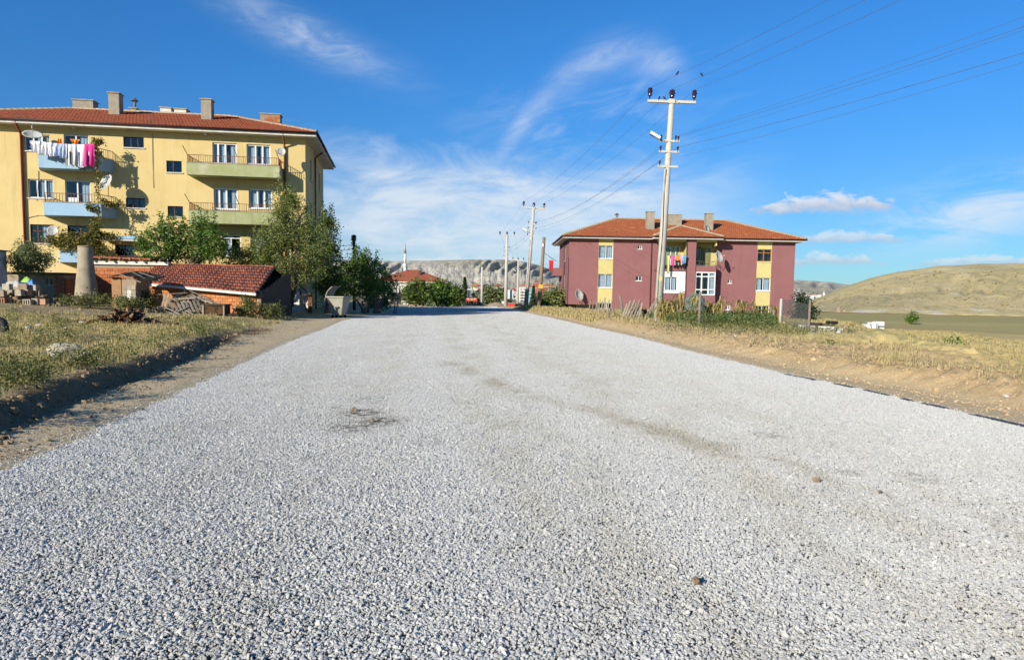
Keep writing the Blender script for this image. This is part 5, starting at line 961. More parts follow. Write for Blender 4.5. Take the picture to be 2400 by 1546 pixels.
def conifer(label, base, H, Rb, seed):
    rng = np.random.default_rng(seed); t = thing('conifer', label, 'tree', base, 0, 'conifers'); n = 2600; h = rng.uniform(0.06, 1, n) ** 0.9; tier = (h * 9) % 1.0; r = Rb * (1 - h) * (0.65 + 0.45 * (1 - tier)) * rng.uniform(0.35, 1.0, n) ** 0.5; a = rng.uniform(0, 6.283, n)
    c = np.stack([r * np.cos(a), r * np.sin(a), h * H - 0.10 * r], -1); v, f = leaf_quads(rng, c, 0.055 * H, 0.1, 2.6); npmesh('crown', v, f, MT['leaf_needle'], t); MB().tube([(0, 0, -0.2), (0, 0, H * 0.97)], [0.14, 0.02], 8).build('trunk', MT['bark'], t); return t
b = at(1089, 150); conifer('dark pine rising behind the road roller', b, 5.6, 1.5, 31); b = at(1250, 122); conifer('dark fir between the leaning power pole and the slanting pole', b, 4.3, 1.1, 32)
b = at(2137, 108); tree('sapling', 'lone small tree standing in the field on the right', b, [lobe(b, 2127, 2148, 731, 757, 108)], MT['leaf_green'], 40, 1100, 0.22, 0.28, [((0, 0, 0), (0, 0, 2.2))], 0.07, seed=33)
b = at(1878, 43); tree('shrub', 'dark shrub behind the wire mesh at the right corner of the mauve house', b, [lobe(b, 1862, 1905, 705, 760, 43), lobe(b, 1868, 1885, 684, 720, 43)], MT['leaf_needle'], 70, 2600, 0.16, 0.22, [((0, 0, 0), (0, 0, 1.2))], 0.05, cat='bush', seed=34)
for i, (px, Y, q, mt, lb) in enumerate(((2228, 24, (2205, 2250, 800, 828), 'leaf_green', 'bright green bush on the grassy verge at the right'), (1945, 20.5, (1925, 1962, 812, 826), 'weed', 'low green weed on the right bank near the fence post'), (2050, 20, (2030, 2072, 822, 840), 'weed', 'pale green weed clump on the right bank'))):
    b = at(px, Y); b.z = min(b.z, P(px, q[3], Y).z + 0.05); tree('weed_bush', lb, b, [lobe(b, *q, Y)], MT[mt], 30, 900, 0.0055 * Y, 0.005 * Y, [((0, 0, 0), (0, 0, 0.2))], 0.012, cat='bush', seed=60 + i, group='bushes on the right verge')
for i, (px, Y, q, lb) in enumerate(((575, 35, (548, 606, 693, 742), 'feathery weeds growing against the brick shed wall'), (338, 36.2, (322, 362, 682, 722), 'green bush between the outhouse and the wood heap'), (640, 35.5, (606, 660, 715, 742), 'low weeds at the right corner of the tiled shed'), (210, 33.5, (140, 260, 693, 712), 'low green weeds round the foot of the cement chimney'), (290, 33, (255, 330, 700, 722), 'green weeds in front of the outhouse door'))):
    b = at(px, Y); b.z = min(b.z, P(px, q[3], Y).z + 0.05); tree('weed_bush', lb, b, [lobe(b, *q, Y)], MT['weed'], 40, 2000, 0.10, 0.15, [((0, 0, 0), (0, 0, 0.4))], 0.015, cat='bush', seed=70 + i, group='bushes in the left yard')
# ------------------------------------------------------------------ vine on the yellow block
def vine(label, paths, n, spread, name='vine', leaf=0.13, seed=1, off=1.15):
    rng = np.random.default_rng(seed); t = thing(name, label, 'vine', yw_(paths[0][0][0], paths[0][0][1], off)); o = t.location.copy(); pts = []; mb = MB()
    for path, wgt in zip(paths, [len(p) for p in paths]):
        W_ = [yw_(px, py, of) - o for px, py, of in path]; mb.tube(W_, 0.02, 5)
        k = int(n * wgt / sum(len(p) for p in paths)); s = rng.uniform(0, len(W_) - 1.001, k); i0 = s.astype(int); A_ = np.array(W_)[i0]; B_ = np.array(W_)[i0 + 1]; fr = (s - i0)[:, None]
        wv = 0.6 + 0.8 * vnoise(s * 2.3, s * 0 + seed, 3)[:, None]; pts.append(A_ * (1 - fr) + B_ * fr + rng.normal(size=(k, 3)) * spread * wv * np.array([1, 0.5, 1]))
    v, f = leaf_quads(rng, np.concatenate(pts), leaf, 0.5, 1.3); npmesh('leaves', v, f, MT['leaf_vine'], t); mb.build('stem', MT['bark'], t)
vine('climbing vine beside the blue balconies of the yellow block', [((230, 610, 0.9), (225, 560, 1.3), (232, 500, 1.4), (230, 440, 1.4), (226, 390, 1.45), (224, 350, 1.4), (222, 325, 1.3)), ((222, 330, 1.3), (240, 333, 1.2)), ((215, 375, 1.4), (190, 392, 1.35)), ((240, 470, 1.4), (262, 480, 1.2), (285, 478, 0.9)), ((215, 490, 1.4), (205, 480, 1.4)), ((228, 545, 1.3), (255, 552, 1.2), (280, 556, 1.0))], 1900, 0.115, seed=41, leaf=0.125)
vine('leafy creeper spread along the lowest blue balcony', [((105, 560, 1.3), (140, 565, 1.3), (170, 560, 1.4), (205, 555, 1.4), (230, 560, 1.3)), ((120, 572, 1.3), (165, 575, 1.4), (215, 572, 1.4)), ((215, 535, 1.4), (245, 590, 1.2), (255, 610, 1.1)), ((150, 545, 1.3), (142, 570, 1.3)), ((225, 520, 1.4), (215, 560, 1.4), (240, 600, 1.2))], 2900, 0.20, seed=42, leaf=0.125)
# ------------------------------------------------------------------ grass
def blades(name, n, sampler, h, w, mat, seed, per=9, rad=0.07, lean=0.35, parent=None):
    rng = np.random.default_rng(seed); x, y, sc = sampler(rng, n); n = len(x); k = n * per
    bx = np.repeat(x, per) + rng.normal(0, rad, k); by = np.repeat(y, per) + rng.normal(0, rad, k); H = h * np.repeat(sc, per) * rng.uniform(0.45, 1.2, k); a = rng.uniform(0, 6.283, k); ln = rng.uniform(0.1, 1.0, k) * lean * H
    bz = ground_z(bx, by) - 0.01; ww = w * rng.uniform(0.7, 1.4, k) * np.clip(by / 16.0, 0.55, 3.0); px_, py_ = -np.sin(a) * ww, np.cos(a) * ww; dx_, dy_ = np.cos(a) * ln, np.sin(a) * ln
    v = np.stack([np.stack([bx - px_, by - py_, bz], -1), np.stack([bx + px_, by + py_, bz], -1), np.stack([bx + dx_ * .4 + px_ * .7, by + dy_ * .4 + py_ * .7, bz + H * 0.6], -1), np.stack([bx + dx_, by + dy_, bz + H * 0.95], -1), np.stack([bx + dx_ * .4 - px_ * .7, by + dy_ * .4 - py_ * .7, bz + H * 0.6], -1)], 1).reshape(-1, 3)
    o = (5 * np.arange(k))[:, None]; f = np.concatenate([o + np.array([0, 1, 2]), o + np.array([0, 2, 4]), o + np.array([4, 2, 3])]); return tag(npmesh(name, v, f, mat, parent), kind='stuff')
def gl_(lo, hi, green):
    def s(rng, n):
        y = lo + (hi - lo) * rng.uniform(size=n) ** 1.25; l = foot_l(y) + np.interp(y, [0, 25, 34], [0.45, 0.5, 0.2]) + np.abs(rng.uniform(0, 1, n)) ** 0.9 * (3.0 + y * 0.62); x = eL(y) - l
        g = fbm(x * 0.5, y * 0.5, 5, 21); nf = fbm(x * 2.3, y * 2.3, 4, 33); bare = fbm(x * 0.8, y * 0.8, 3, 77)
        keep = (rng.uniform(size=n) < np.where(green, sstep(g, 0.55, 0.68) + 0.35 * (y < 13), 1 - 0.5 * sstep(g, 0.58, 0.70))) & (nf < 0.60) & (x > -0.80 * y - 2) & (bare < 0.58) & (rng.uniform(size=n) > 0.9 * sstep(y - 0.25 * (x + 20), 26, 30) * (x < -14))
        return x[keep], y[keep], (0.5 + 1.0 * fbm(x * 0.7, y * 0.7, 3, 91))[keep]
    return s
blades('dry_grass', 18000, gl_(6, 38, False), 0.155, 0.0045, MT['straw'], 81); blades('green_grass', 4200, gl_(6, 38, True), 0.12, 0.005, MT['grass_green'], 82)
def gr_(lo, hi, d0, d1):
    def s(rng, n):
        y = lo + (hi - lo) * rng.uniform(size=n) ** 1.5; r = d0 + (d1 - d0) * rng.uniform(size=n) ** 0.8 * (0.35 + y / hi); x = eR(y) + r; g = fbm(x * 0.5, y * 0.5, 5, 21); nf = fbm(x * 1.1, y * 1.1, 4, 55)
        keep = (rng.uniform(size=n) < sstep(r + 4.0 * (g - 0.5), 2.6, 6.5)) & (nf < 0.62) & (x < 0.85 * y + 3) & ~((np.abs(x - 12.7) < 1.6) & (np.abs(y - 26.5) < 1.5)); return x[keep], y[keep], (0.5 + 1.0 * fbm(x * 0.7, y * 0.7, 3, 92))[keep]
    return s
blades('dry_grass', 13000, gr_(9, 60, 1.8, 26), 0.125, 0.005, MT['straw'], 83); blades('green_grass', 1600, gr_(9, 60, 2.6, 26), 0.12, 0.006, MT['grass_green'], 84)
def gv_(rng, n):
    y = 40 + 38 * rng.uniform(size=n); x = eR(y) + 1.0 + np.abs(rng.normal(0, 1.6, n)); return x, y, rng.uniform(0.6, 1.3, n)
def gb_(rng, n):
    y = 8 + 34 * rng.uniform(size=n) ** 1.3; x = eR(y) + 1.5 + np.abs(rng.normal(0, 1.7, n)); k = fbm(x * 0.9, y * 0.9, 3, 71) > 0.52; return x[k], y[k], rng.uniform(0.4, 1.5, n)[k]
blades('dry_grass', 1500, gb_, 0.20, 0.005, MT['straw'], 86, lean=0.8)
blades('dry_grass', 1700, gv_, 0.22, 0.008, MT['straw'], 85)
# weeds among the grass on the left
rng = np.random.default_rng(88); n = 420; y = 7 + 20 * rng.uniform(size=n) ** 2.6; l = foot_l(y) + 0.4 + rng.uniform(size=n) ** 1.5 * (1.2 + y * 0.35); x = eL(y) - l; g = fbm(x * 0.5, y * 0.5, 5, 21); k = (np.hypot(x + 7.8, y - 12.3) > 0.75) & ((g > 0.53) | (y < 11.5)) & (fbm(x * 1.2, y * 1.2, 3, 66) > 0.45) & (x > -0.8 * y - 1); x, y = x[k], y[k]
c = np.stack([x, y, ground_z(x, y) + 0.05], -1); m = rng.integers(0, len(c), 16000); hh = rng.uniform(0.5, 1.3, len(c))[m]; u = rng.uniform(size=16000); pts = c[m] + np.stack([rng.normal(0, 0.11, 16000), rng.normal(0, 0.11, 16000), u * 0.30 * hh], -1)
v, f = leaf_quads(rng, pts, 0.055, -0.2, 2.4); tag(npmesh('weeds', v, f, MT['weed']), kind='stuff')
# ------------------------------------------------------------------ tiled brick shed
sE0, sE1, sR0, sR1 = P(332, 664, 38.6), P(600, 689, 36.2), P(368, 622, 41.4), P(641, 628, 39.2)      # eave and ridge ends
shed = thing('brick_shed', 'low brick shed with red tiled roof beside the forked tree', 'shed', (sE1.x, sE1.y, 0.0))
O_ = Vector(shed.location); e0, e1, r0, r1 = sE0 - O_, sE1 - O_, sR0 - O_, sR1 - O_
U_ = (e1 - e0).normalized(); Vv = ((r0 - e0) + (r1 - e1)) / 2; N_ = U_.cross(Vv).normalized(); back = Vector((U_.y, -U_.x, 0)) * -1.0
# back wall foot below the far side of the ridge
g0 = 0.2
def flat_(p, z): return Vector((p.x, p.y, z))
w0, w1 = e0 + U_ * 0.42 + Vector((0.12, 0.45, 0)), e1 - U_ * 0.10 + Vector((0.10, 0.42, 0)); dpt = Vector((0.45, 3.6, 0))
core = MB(); core.add([flat_(w0, -0.3), flat_(w1, -0.3), flat_(w1 + dpt, -0.3), flat_(w0 + dpt, -0.3), flat_(w0, w0.z + 0.10), flat_(w1, w1.z + 0.10), flat_(w1 + dpt, r1.z - 0.35), flat_(w0 + dpt, r0.z - 0.35)], [(0, 1, 5, 4), (1, 2, 6, 5), (2, 3, 7, 6), (3, 0, 4, 7)]); core.build('wall', MT['mortar'], shed)
rmid0, rmid1 = r0, r1; rb0, rb1 = r0 + Vector((0.35, 2.3, -0.75)), r1 + Vector((0.35, 2.3, -0.75))
sroof = MB().add([e0, e1, r1, r0, rb1, rb0, e0 - N_ * .08, e1 - N_ * .08], [(0, 1, 2, 3), (3, 2, 4, 5), (6, 7, 1, 0)]).build('roof', MT['dark_wood'], shed)
# bricks of the front wall
def brick_wall(parent, a, b, z0, z1, L=0.30, H=0.19, proud=0.03, mat=None, skip=0.0, seed=1, top=None):
    """courses of hollow bricks on the line a-b (local), each an object of its own"""
    rg = random.Random(seed); d = (b - a); d.z = 0; ln = d.length; d.normalize(); nrm = Vector((d.y, -d.x, 0)); rz = math.atan2(d.y, d.x); me = MB().box(-L / 2 + 0.008, L / 2 - 0.008, -proud, 0.03, -H / 2 + 0.008, H / 2 - 0.008).build('brick', mat or MT['brick']); dm = me.data; bpy.data.objects.remove(me); r_ = 0; z = z0 + H / 2
    while True:
        if z - H / 2 > z1: break
        u = L / 2 * (r_ % 2) + L / 2 * 0.2
        while u < ln - L * 0.4:
            zt = z1 if top is None else top(u / ln)
            if z + H / 2 < zt and rg.random() >= skip:
                o = bpy.data.objects.new('brick', dm); COL.objects.link(o); o.parent = parent; p = a + d * u; o.location = (p.x - nrm.x * 0, p.y, z) ; o.location = Vector((p.x, p.y, z)) + nrm * rg.uniform(0.0, 0.008); o.rotation_euler = (0, rg.uniform(-.01, .01), rz + rg.uniform(-0.008, 0.008))
            u += L
        z += H; r_ += 1
brick_wall(shed, w0, w1, -0.05, 2.0, mat=per_object('ochre_brick', [(0.50, 0.19, 0.065), (0.44, 0.165, 0.06), (0.55, 0.235, 0.09), (0.47, 0.19, 0.08)], 0.95, 0.4, 7), top=lambda s: w0.z + (w1.z - w0.z) * s + 0.16, seed=3)
MB().box(-0.04, 0.05, -0.05, 0.05, -0.2, w1.z + 0.1, Matrix.Translation((w1.x + 0.06, w1.y - 0.03, 0))).build('corner_post', MT['old_wood'], shed)
# boards on the right gable end
for k in range(13):
    a = w1.lerp(w1 + dpt, (k + 0.5) / 13); zt = w1.z + (r1.z - 0.3 - w1.z) * min(1, (k + 0.7) / 10.5); MB().box(0.0, 0.035, -0.13, 0.13, -0.2 - 0.05 * random.random(), zt, Matrix.Translation((a.x + 0.03, a.y, 0)) @ Matrix.Rotation(-math.atan2(dpt.x, dpt.y), 4, 'Z')).build('board', MT['dark_wood'], shed)
MB().bar(e0 - Vector((0.06, 0.05, 0.02)), e1 + Vector((0.02, -0.05, -0.02)), 0.07, 0.12).build('gutter', MT['off_white'], shed)
gm = e0.lerp(e1, 0.395); MB().tube([gm + Vector((0, -0.05, -0.08)), gm + Vector((0, -0.05, -0.22)), gm + Vector((-0.75, -0.02, -0.62))], 0.04, 8).build('downspout', MT['off_white'], shed, True)
# roof tiles, one object each
tw, tl = 0.30, 0.36; LU = (e1 - e0).length; SV = Vv.length; vh = Vv.normalized()
tb = MB(); prof = [(-0.5, 0.0), (-0.34, 0.085), (-0.12, 0.004), (0.05, 0.004), (0.2, 0.09), (0.36, 0.085), (0.5, 0.0)]; vs = [(u * tw, v * tl * 1.12, (0.085 if v < 0.5 else 0.0) + h) for v in (0, 1) for u, h in prof] + [(u * tw, 0, h * 0.3 - 0.005) for u, h in prof]; n_ = len(prof)
tb.add(vs, [(k, k + 1, n_ + k + 1, n_ + k) for k in range(n_ - 1)] + [(2 * n_ + k, 2 * n_ + k + 1, k + 1, k) for k in range(n_ - 1)]); t0 = tb.build('roof_tile', MT['tile'], sroof, False); tme = t0.data; bpy.data.objects.remove(t0)
cols_ = int(LU / tw); rows_ = int(SV / tl)
for r_ in range(rows_ + 1):
    for c_ in range(cols_ + 1):
        s = (c_ + 0.5) / (cols_ + 1); a = e0.lerp(e1, s); b_ = r0.lerp(r1, s); f = r_ / (rows_ + 1); p = a.lerp(b_, f); vdir = (b_ - a).normalized(); wob = 0.02 * math.sin(c_ * 0.55 + r_ * 0.4) + random.uniform(-0.008, 0.008)
        o = bpy.data.objects.new('roof_tile', tme); COL.objects.link(o); o.parent = sroof; nn = U_.cross(vdir).normalized(); M = Matrix((U_, nn.cross(U_), nn)).transposed().to_4x4(); M.translation = p + nn * (0.01 + wob) - vdir * 0.03; o.matrix_local = M @ Matrix.Rotation(random.uniform(-0.02, 0.02), 4, 'Z')
caps(sroof, r0 + Vector((0, 0, 0.04)), r1 + Vector((0, 0, 0.04)), MT['cap_red'], 0.11, 0.38)
# ------------------------------------------------------------------ half-ruined brick outbuilding behind
def box_thing(name, label, cat, px0, px1, py0, Y, mat, depth, rz=0.0, zb=-0.3):
    a, b = P(px0, py0, Y), P(px1, py0, Y); t = thing(name, label, cat, (a.x, a.y, 0), rz); return t, (b - a).length, a.z
ob, L_, Zt = box_thing('brick_outbuilding', 'roofless-looking red brick outbuilding with sagging rafters behind the cement chimney', 'outbuilding', 212, 392, 620, 40.8, None, 4)
gq = gz(ob.location.x, 40.8); MB().box(0, L_, 0.03, 3.2, gq - 0.3, Zt + 0.02).build('wall', MT['mortar'], ob); brick_wall(ob, Vector((0, 0.03, 0)), Vector((L_, 0.03, 0)), gq - 0.05, Zt, seed=9, skip=0.01)
MB().box(-0.1, L_ + 0.1, -0.12, 0.25, Zt + 0.02, Zt + 0.20).build('ring_beam', MT['off_white'], ob)
rr_ = MB()
for k in range(8): x = 0.2 + k * (L_ - 0.4) / 7; MB().bar((x, -0.45, Zt + 0.30 + 0.04 * math.sin(k * 2.3)), (x + 0.1, 3.0, Zt + 0.62), 0.08, 0.10).build('rafter', MT['old_wood'], ob)
t = MB(); tiled(t, (-0.15, -0.35, Zt + 0.38), (1, 0, -0.025), (0, 3.3, 0.02), L_ * 0.86, 3.2, 0, 0, 0.26, 0.36, 0.05, 0.05); tag(t.build('broken_roof_tiles', MT['roof_y'], ob), kind='stuff')
# ------------------------------------------------------------------ tapering cement chimney
c = at(204, 36.0); zc = P(204, 706, 36.0).z; cc_ = thing('cement_chimney', 'tapering grey cement chimney standing in the left yard', 'chimney', (c.x, c.y, min(zc, c.z))); hC = P(203, 577, 36.0).z - cc_.location.z
MB().lathe([(sz(28, 36), -0.2), (sz(26, 36), 0.25), (sz(23, 36), hC * 0.3), (sz(18.5, 36), hC * 0.6), (sz(16, 36), hC * 0.8), (sz(15.5, 36), hC - 0.02), (sz(14.5, 36), hC), (sz(11, 36), hC), (sz(11, 36), hC - 0.3)], 28).build('shaft', MT['cone'], cc_, True)
MB().lathe([(sz(15.8, 36), hC - 0.06), (sz(16.0, 36), hC - 0.03), (sz(15.7, 36), hC + 0.004)], 28).build('rim', MT['mortar'], cc_, True)
# ------------------------------------------------------------------ outhouse with crooked sheet roof
oh, L_, Zt = box_thing('outhouse', 'small cement outhouse with patched white door and crooked sheet roof', 'outhouse', 263, 319, 655, 35.5, None, 1.5); gq = gz(oh.location.x, 35.5)
MB().box(0.45, L_, 0, 1.3, gq - 0.3, Zt + 0.05).build('wall', MT['mortar'], oh); MB().box(-0.02, 0.44, -0.03, 0.02, gq - 0.2, Zt + 0.12).build('board', MT['tan_wood'], oh)
for k in range(5):
    for j in range(3): MB().box(0.52 + j * 0.215, 0.52 + j * 0.215 + 0.20, -0.05, 0.0, gq + 0.02 + k * 0.22, gq + 0.02 + k * 0.22 + 0.205).build('block', MT['off_white'] if (k * 3 + j) in (1, 4, 7, 10, 3) else MT['block'], oh)
for k in range(3):
    M = Matrix.Translation((-0.1 + 0.62 * k, -0.3, Zt + 0.10 + 0.10 * (k == 1))) @ Matrix.Rotation(R((-8, 6, 14)[k]), 4, 'Y') @ Matrix.Rotation(R(9), 4, 'X'); sh_ = MB(); nn = 12
    vs = [(M @ Vector((i * 0.75 / nn, yv, 0.02 * math.sin(i * 2.1)))) for yv in (0, 1.7) for i in range(nn + 1)]; sh_.add(vs, [(i, i + 1, nn + 2 + i, nn + 1 + i) for i in range(nn)]).build('roof_sheet', MT['dark_wood'], oh)
for a, b in (((0.5, -0.4, Zt + 0.30), (1.5, -0.2, Zt - 0.12)), ((1.0, -0.2, Zt + 0.42), (1.6, 0.3, Zt + 0.0)), ((1.3, 0.0, Zt + 0.38), (1.9, 0.3, Zt + 0.15))): MB().bar(a, b, 0.05).build('pole', MT['grey_wood'], oh)
# ------------------------------------------------------------------ low stone shed and white wall at the left edge
sw_, L_, Zt = box_thing('stone_shed', 'low dark stone shed with a small blue window under the grey-green bush', 'shed', 14, 150, 640, 38.2, None, 3); gq = gz(sw_.location.x, 38.2)
wr = (L_ * 0.66, L_ * 0.80, Zt - 0.62, Zt - 0.18); mm = MB(); wall_holes(mm, 0, L_ - 0.42, gq - 0.3, Zt, [wr], 0.0, 0.12); mm.box(0.01, L_, 0.16, 2.6, gq - 0.3, Zt - 0.002); mm.build('wall', MT['cone'], sw_); window(sw_, wr, MT['off_white'], splits=[0.5], bar=0.03, sill=False, y=0.04); MB().box(L_ - 0.42, L_, -0.04, 0.16, gq - 0.3, Zt - 0.02).build('pier', MT['mortar'], sw_); brick_wall(sw_, Vector((L_ - 0.42, -0.05, 0)), Vector((L_ + 0.02, -0.05, 0)), gq - 0.05, Zt - 0.03, 0.21, 0.12, seed=4)
MB().box(-0.2, L_ + 0.15, -0.15, 2.7, Zt + 0.003, Zt + 0.07).build('roof_slab', MT['dark_wood'], sw_); MB().box(L_ + 0.003, L_ + 0.10, 0.0, 2.6, gq - 0.3, Zt - 0.25).build('side_wall', MT['brick'], sw_)
Zt = P(20, 590, 36.0).z; xw = X(20, 36.0); ww = thing('white_wall', 'shaded whitewashed wall end cut off by the left edge of the view', 'wall', (xw, 33.4, 0)); gq = gz(xw, 35.5)
mm = MB(); mm.box(-2.6, 0, 0, 2.6, gq - 0.5, Zt); mm.build('wall', MT['white'], ww); MB().box(-2.7, 0.12, -0.1, 2.72, Zt + 0.003, Zt + 0.06).build('coping', MT['dark_wood'], ww); MB().box(0.002, 0.02, 1.35, 1.85, Zt - 0.75, Zt - 0.25).build('window', MT['glassdark'], ww)
# ------------------------------------------------------------------ heap of building blocks, one thing each
def block(label, p, l, w, h, rz, mat, hollow=True, tilt=0.0):
    mb = MB()
    if hollow:
        mb.box(-l / 2, l / 2, -w / 2, w / 2, 0, h * 0.16).box(-l / 2, l / 2, -w / 2, w / 2, h * 0.84, h)
        for k in range(4): x = -l / 2 + k * (l - l * 0.12) / 3; mb.box(x, x + l * 0.12, -w / 2 + 0.001, w / 2 - 0.001, h * 0.16, h * 0.84)
        mb.box(-l / 2 + 0.01, l / 2 - 0.01, w * 0.1, w * 0.2, h * 0.1, h * 0.9)
    else: mb.box(-l / 2, l / 2, -w / 2, w / 2, 0, h)
    o = mb.build('building_block', mat, None); o.location = p; o.rotation_euler = (tilt, 0, rz); return tag(o, label, 'block', 'heap of building blocks')
bl = [(4, 712, 1, 'hollow block at the left end of the bottom row of the heap'), (20, 710, 0, 'solid block second in the bottom row of the heap'), (37, 711, 0, 'solid block in the middle of the bottom row of the heap'), (66, 715, 1, 'hollow block with open cells at the front of the heap'), (85, 713, 0, 'block at the right end of the bottom row of the heap'), (25, 692, 0, 'wide pale block in the second row of the heap'), (47, 693, 0, 'pale block right of the widest one in the second row'), (64, 692, 0, 'upright pinkish block in the second row of the heap'), (84, 694, 1, 'hollow red block at the right of the second row'), (18, 679, 0, 'top left block of the heap'), (55, 678, 0, 'pale block on top of the heap'), (82, 681, 0, 'red block on top of the heap at its right'), (4, 695, 0, 'block at the left end of the second row of the heap'), (104, 714, 0, 'lone block to the right of the heap')]
for i, (px, py, ho, lb) in enumerate(bl):
    p = P(px, py, 33.2 + 0.25 * (i % 3)); block(lb, p, 0.36, 0.22, 0.27, random.uniform(-0.35, 0.25), MT['block'], bool(ho))
bpy.context.view_layer.update()
hb = MB(); p0 = P(50, 716, 34.6)
rng = np.random.default_rng(15); n = 160; x = p0.x + rng.normal(0, 1.0, n); y = 34.2 + rng.normal(0, 0.5, n); s = rng.uniform(0.08, 0.24, n); vv, ff = stones(rng, x, y, ground_z(x, y) + 0.5 * np.exp(-((x - p0.x) / 1.1) ** 2) * rng.uniform(0, 1, n), s, 0.7); rub = npmesh('rubble', vv, ff, MT['clod_dark']); tag(rub, kind='stuff')
def sheet_heap(label, px, py, Y, w, h, mat, seed):
    rg = np.random.default_rng(seed); p = P(px, py, Y); nx, ny = 14, 10; v = []; 
    for j in range(ny + 1):
        for i in range(nx + 1):
            a = i / nx * 2 - 1; b = j / ny * 2 - 1; d = max(abs(a), abs(b)); v.append((a * w / 2, b * w / 3, h * (1 - d ** 1.6) * (0.6 + 0.8 * float(vnoise(np.array(i * 0.6), np.array(j * 0.6), seed)))))
    f = [(j * (nx + 1) + i, j * (nx + 1) + i + 1, (j + 1) * (nx + 1) + i + 1, (j + 1) * (nx + 1) + i) for j in range(ny) for i in range(nx)]; o = MB().add(v, f).build('plastic_sheet', mat, None, True); o.location = p; return tag(o, label, 'plastic sheet', 'plastic sheets on the heap')
sheet_heap('bright blue plastic bag lying on top of the block heap', 57, 676, 33.9, 0.45, 0.22, MT['tarp_blue'], 3); sheet_heap('dark blue bag behind the heap near the stone shed', 73, 668, 35, 0.4, 0.3, MT['tarp_blue'], 4); sheet_heap('lime green plastic behind the block heap', 64, 662, 35.2, 0.5, 0.25, MT['tarp_lime'], 5); sheet_heap('teal blue sheet at the left edge beside the block heap', 3, 684, 33.8, 0.6, 0.25, MT['tank'], 6); sheet_heap('grey plastic sheet over the back of the block heap', 35, 672, 34.8, 0.9, 0.3, MT['dish'], 7)
# ------------------------------------------------------------------ wood heap: pallet, planks and a tarred sheet
def plank(label, a, b, w=0.10, t=0.025, name='plank'):
    o = MB().bar(a, b, w, t).build(name, MT['grey_wood'], None, bevel=0.004); return tag(o, label, 'plank', 'planks of the wood heap')
pal = thing('pallet', 'broken grey pallet leaning on the wood heap', 'pallet', P(425, 735, 34.0)); po = Vector(pal.location)
for k in range(8): a = P(392 + k * 9.5, 699 - 0.5 * k, 34.7) - po; b = P(408 + k * 9.5, 729 + 0.4 * k, 33.8) - po; MB().bar(a, b, 0.10, 0.022).build('slat', MT['grey_wood'], pal)
for pa, pb_ in (((388, 703), (458, 698)), ((396, 716), (468, 713)), ((403, 728), (475, 728))): MB().bar(P(pa[0], pa[1], 34.55) - po + Vector((0, 0.07, 0)), P(pb_[0], pb_[1], 34.3) - po + Vector((0, 0.07, 0)), 0.09, 0.06).build('runner', MT['grey_wood'], pal)
pk = [((375, 735, 34), (388, 690, 35), 'plank leaning upright at the left of the wood heap'), ((383, 733, 34.1), (396, 688, 35), 'second upright plank at the left of the wood heap'), ((366, 722, 34.3), (430, 742, 33.3), 'plank lying low across the front of the wood heap'), ((388, 720, 33.6), (432, 741, 33), 'wide plank lying in front of the pallet'), ((362, 735, 33.4), (398, 747, 32.8), 'lowest plank at the left front of the wood heap'), ((400, 739, 33.4), (440, 719, 34), 'short plank crossing the front of the pallet'), ((428, 730, 33.6), (450, 741, 33.2), 'short grey plank right of the front of the pallet'), ((438, 728, 33.7), (456, 738, 33.3), 'narrow plank beside the short grey plank'), ((445, 694, 35), (500, 711, 34.2), 'long thin pole over the right side of the wood heap'), ((447, 682, 35.4), (492, 700, 34.8), 'upper plank over the right side of the wood heap'), ((372, 690, 36.2), (440, 686, 36.2), 'long pale beam at the top of the wood heap'), ((430, 697, 35.2), (455, 686, 35.4), 'short beam under the downspout'), ((375, 725, 33.9), (410, 712, 34.4), 'plank slanting behind the low front plank'), ((455, 703, 34.9), (498, 706, 34.6), 'flat plank on the right shoulder of the wood heap')]
for a, b, lb in pk: plank(lb, P(*a), P(*b), random.uniform(0.07, 0.13), 0.03)
for k in range(16):
    a = P(448 + 3 * k * 0.9, 690 + k * 0.9 + random.uniform(-2, 2), 35.2); b = a + Vector((random.uniform(0.5, 1.1), random.uniform(-0.4, 0.2), random.uniform(-0.45, -0.15))); plank(('topmost' , 'second', 'third', 'fourth', 'fifth', 'sixth', 'seventh', 'eighth', 'ninth', 'tenth', 'eleventh', 'twelfth', 'thirteenth', 'fourteenth', 'fifteenth', 'lowest')[k] + ' loose stick down the right side of the wood heap', a, b, 0.05, 0.02, 'stick')
th_ = MB(); rng = np.random.default_rng(5); p0 = P(440, 735, 34.9); n = 150; x = p0.x + rng.normal(0, 0.85, n); y = 34.9 + rng.normal(0, 0.3, n); s = rng.uniform(0.08, 0.22, n); vv, ff = stones(rng, x, y, ground_z(x, y) + 0.75 * np.exp(-((x - p0.x) / 0.95) ** 2) * rng.uniform(0, 1, n), s, 0.6); tag(npmesh('wood_rubbish', vv, ff, MT['clod_dark']), kind='stuff')
q = P(507, 733, 34); tb_ = thing('tarred_crate', 'black tarred crate at the right end of the wood heap', 'crate', (q.x, q.y, q.z - 0.05)); MB().box(-0.45, 0.5, -0.3, 0.4, 0, 0.42).build('side', MT['charcoal'], tb_); MB().box(-0.55, 0.58, -0.38, 0.45, 0.42, 0.47).build('lid', MT['dark_wood'], tb_)
for s in (-1, 1): MB().box(0.48 * s - 0.03, 0.48 * s + 0.03, -0.34, -0.30, -0.1, 0.45).build('post', MT['grey_wood'], tb_)
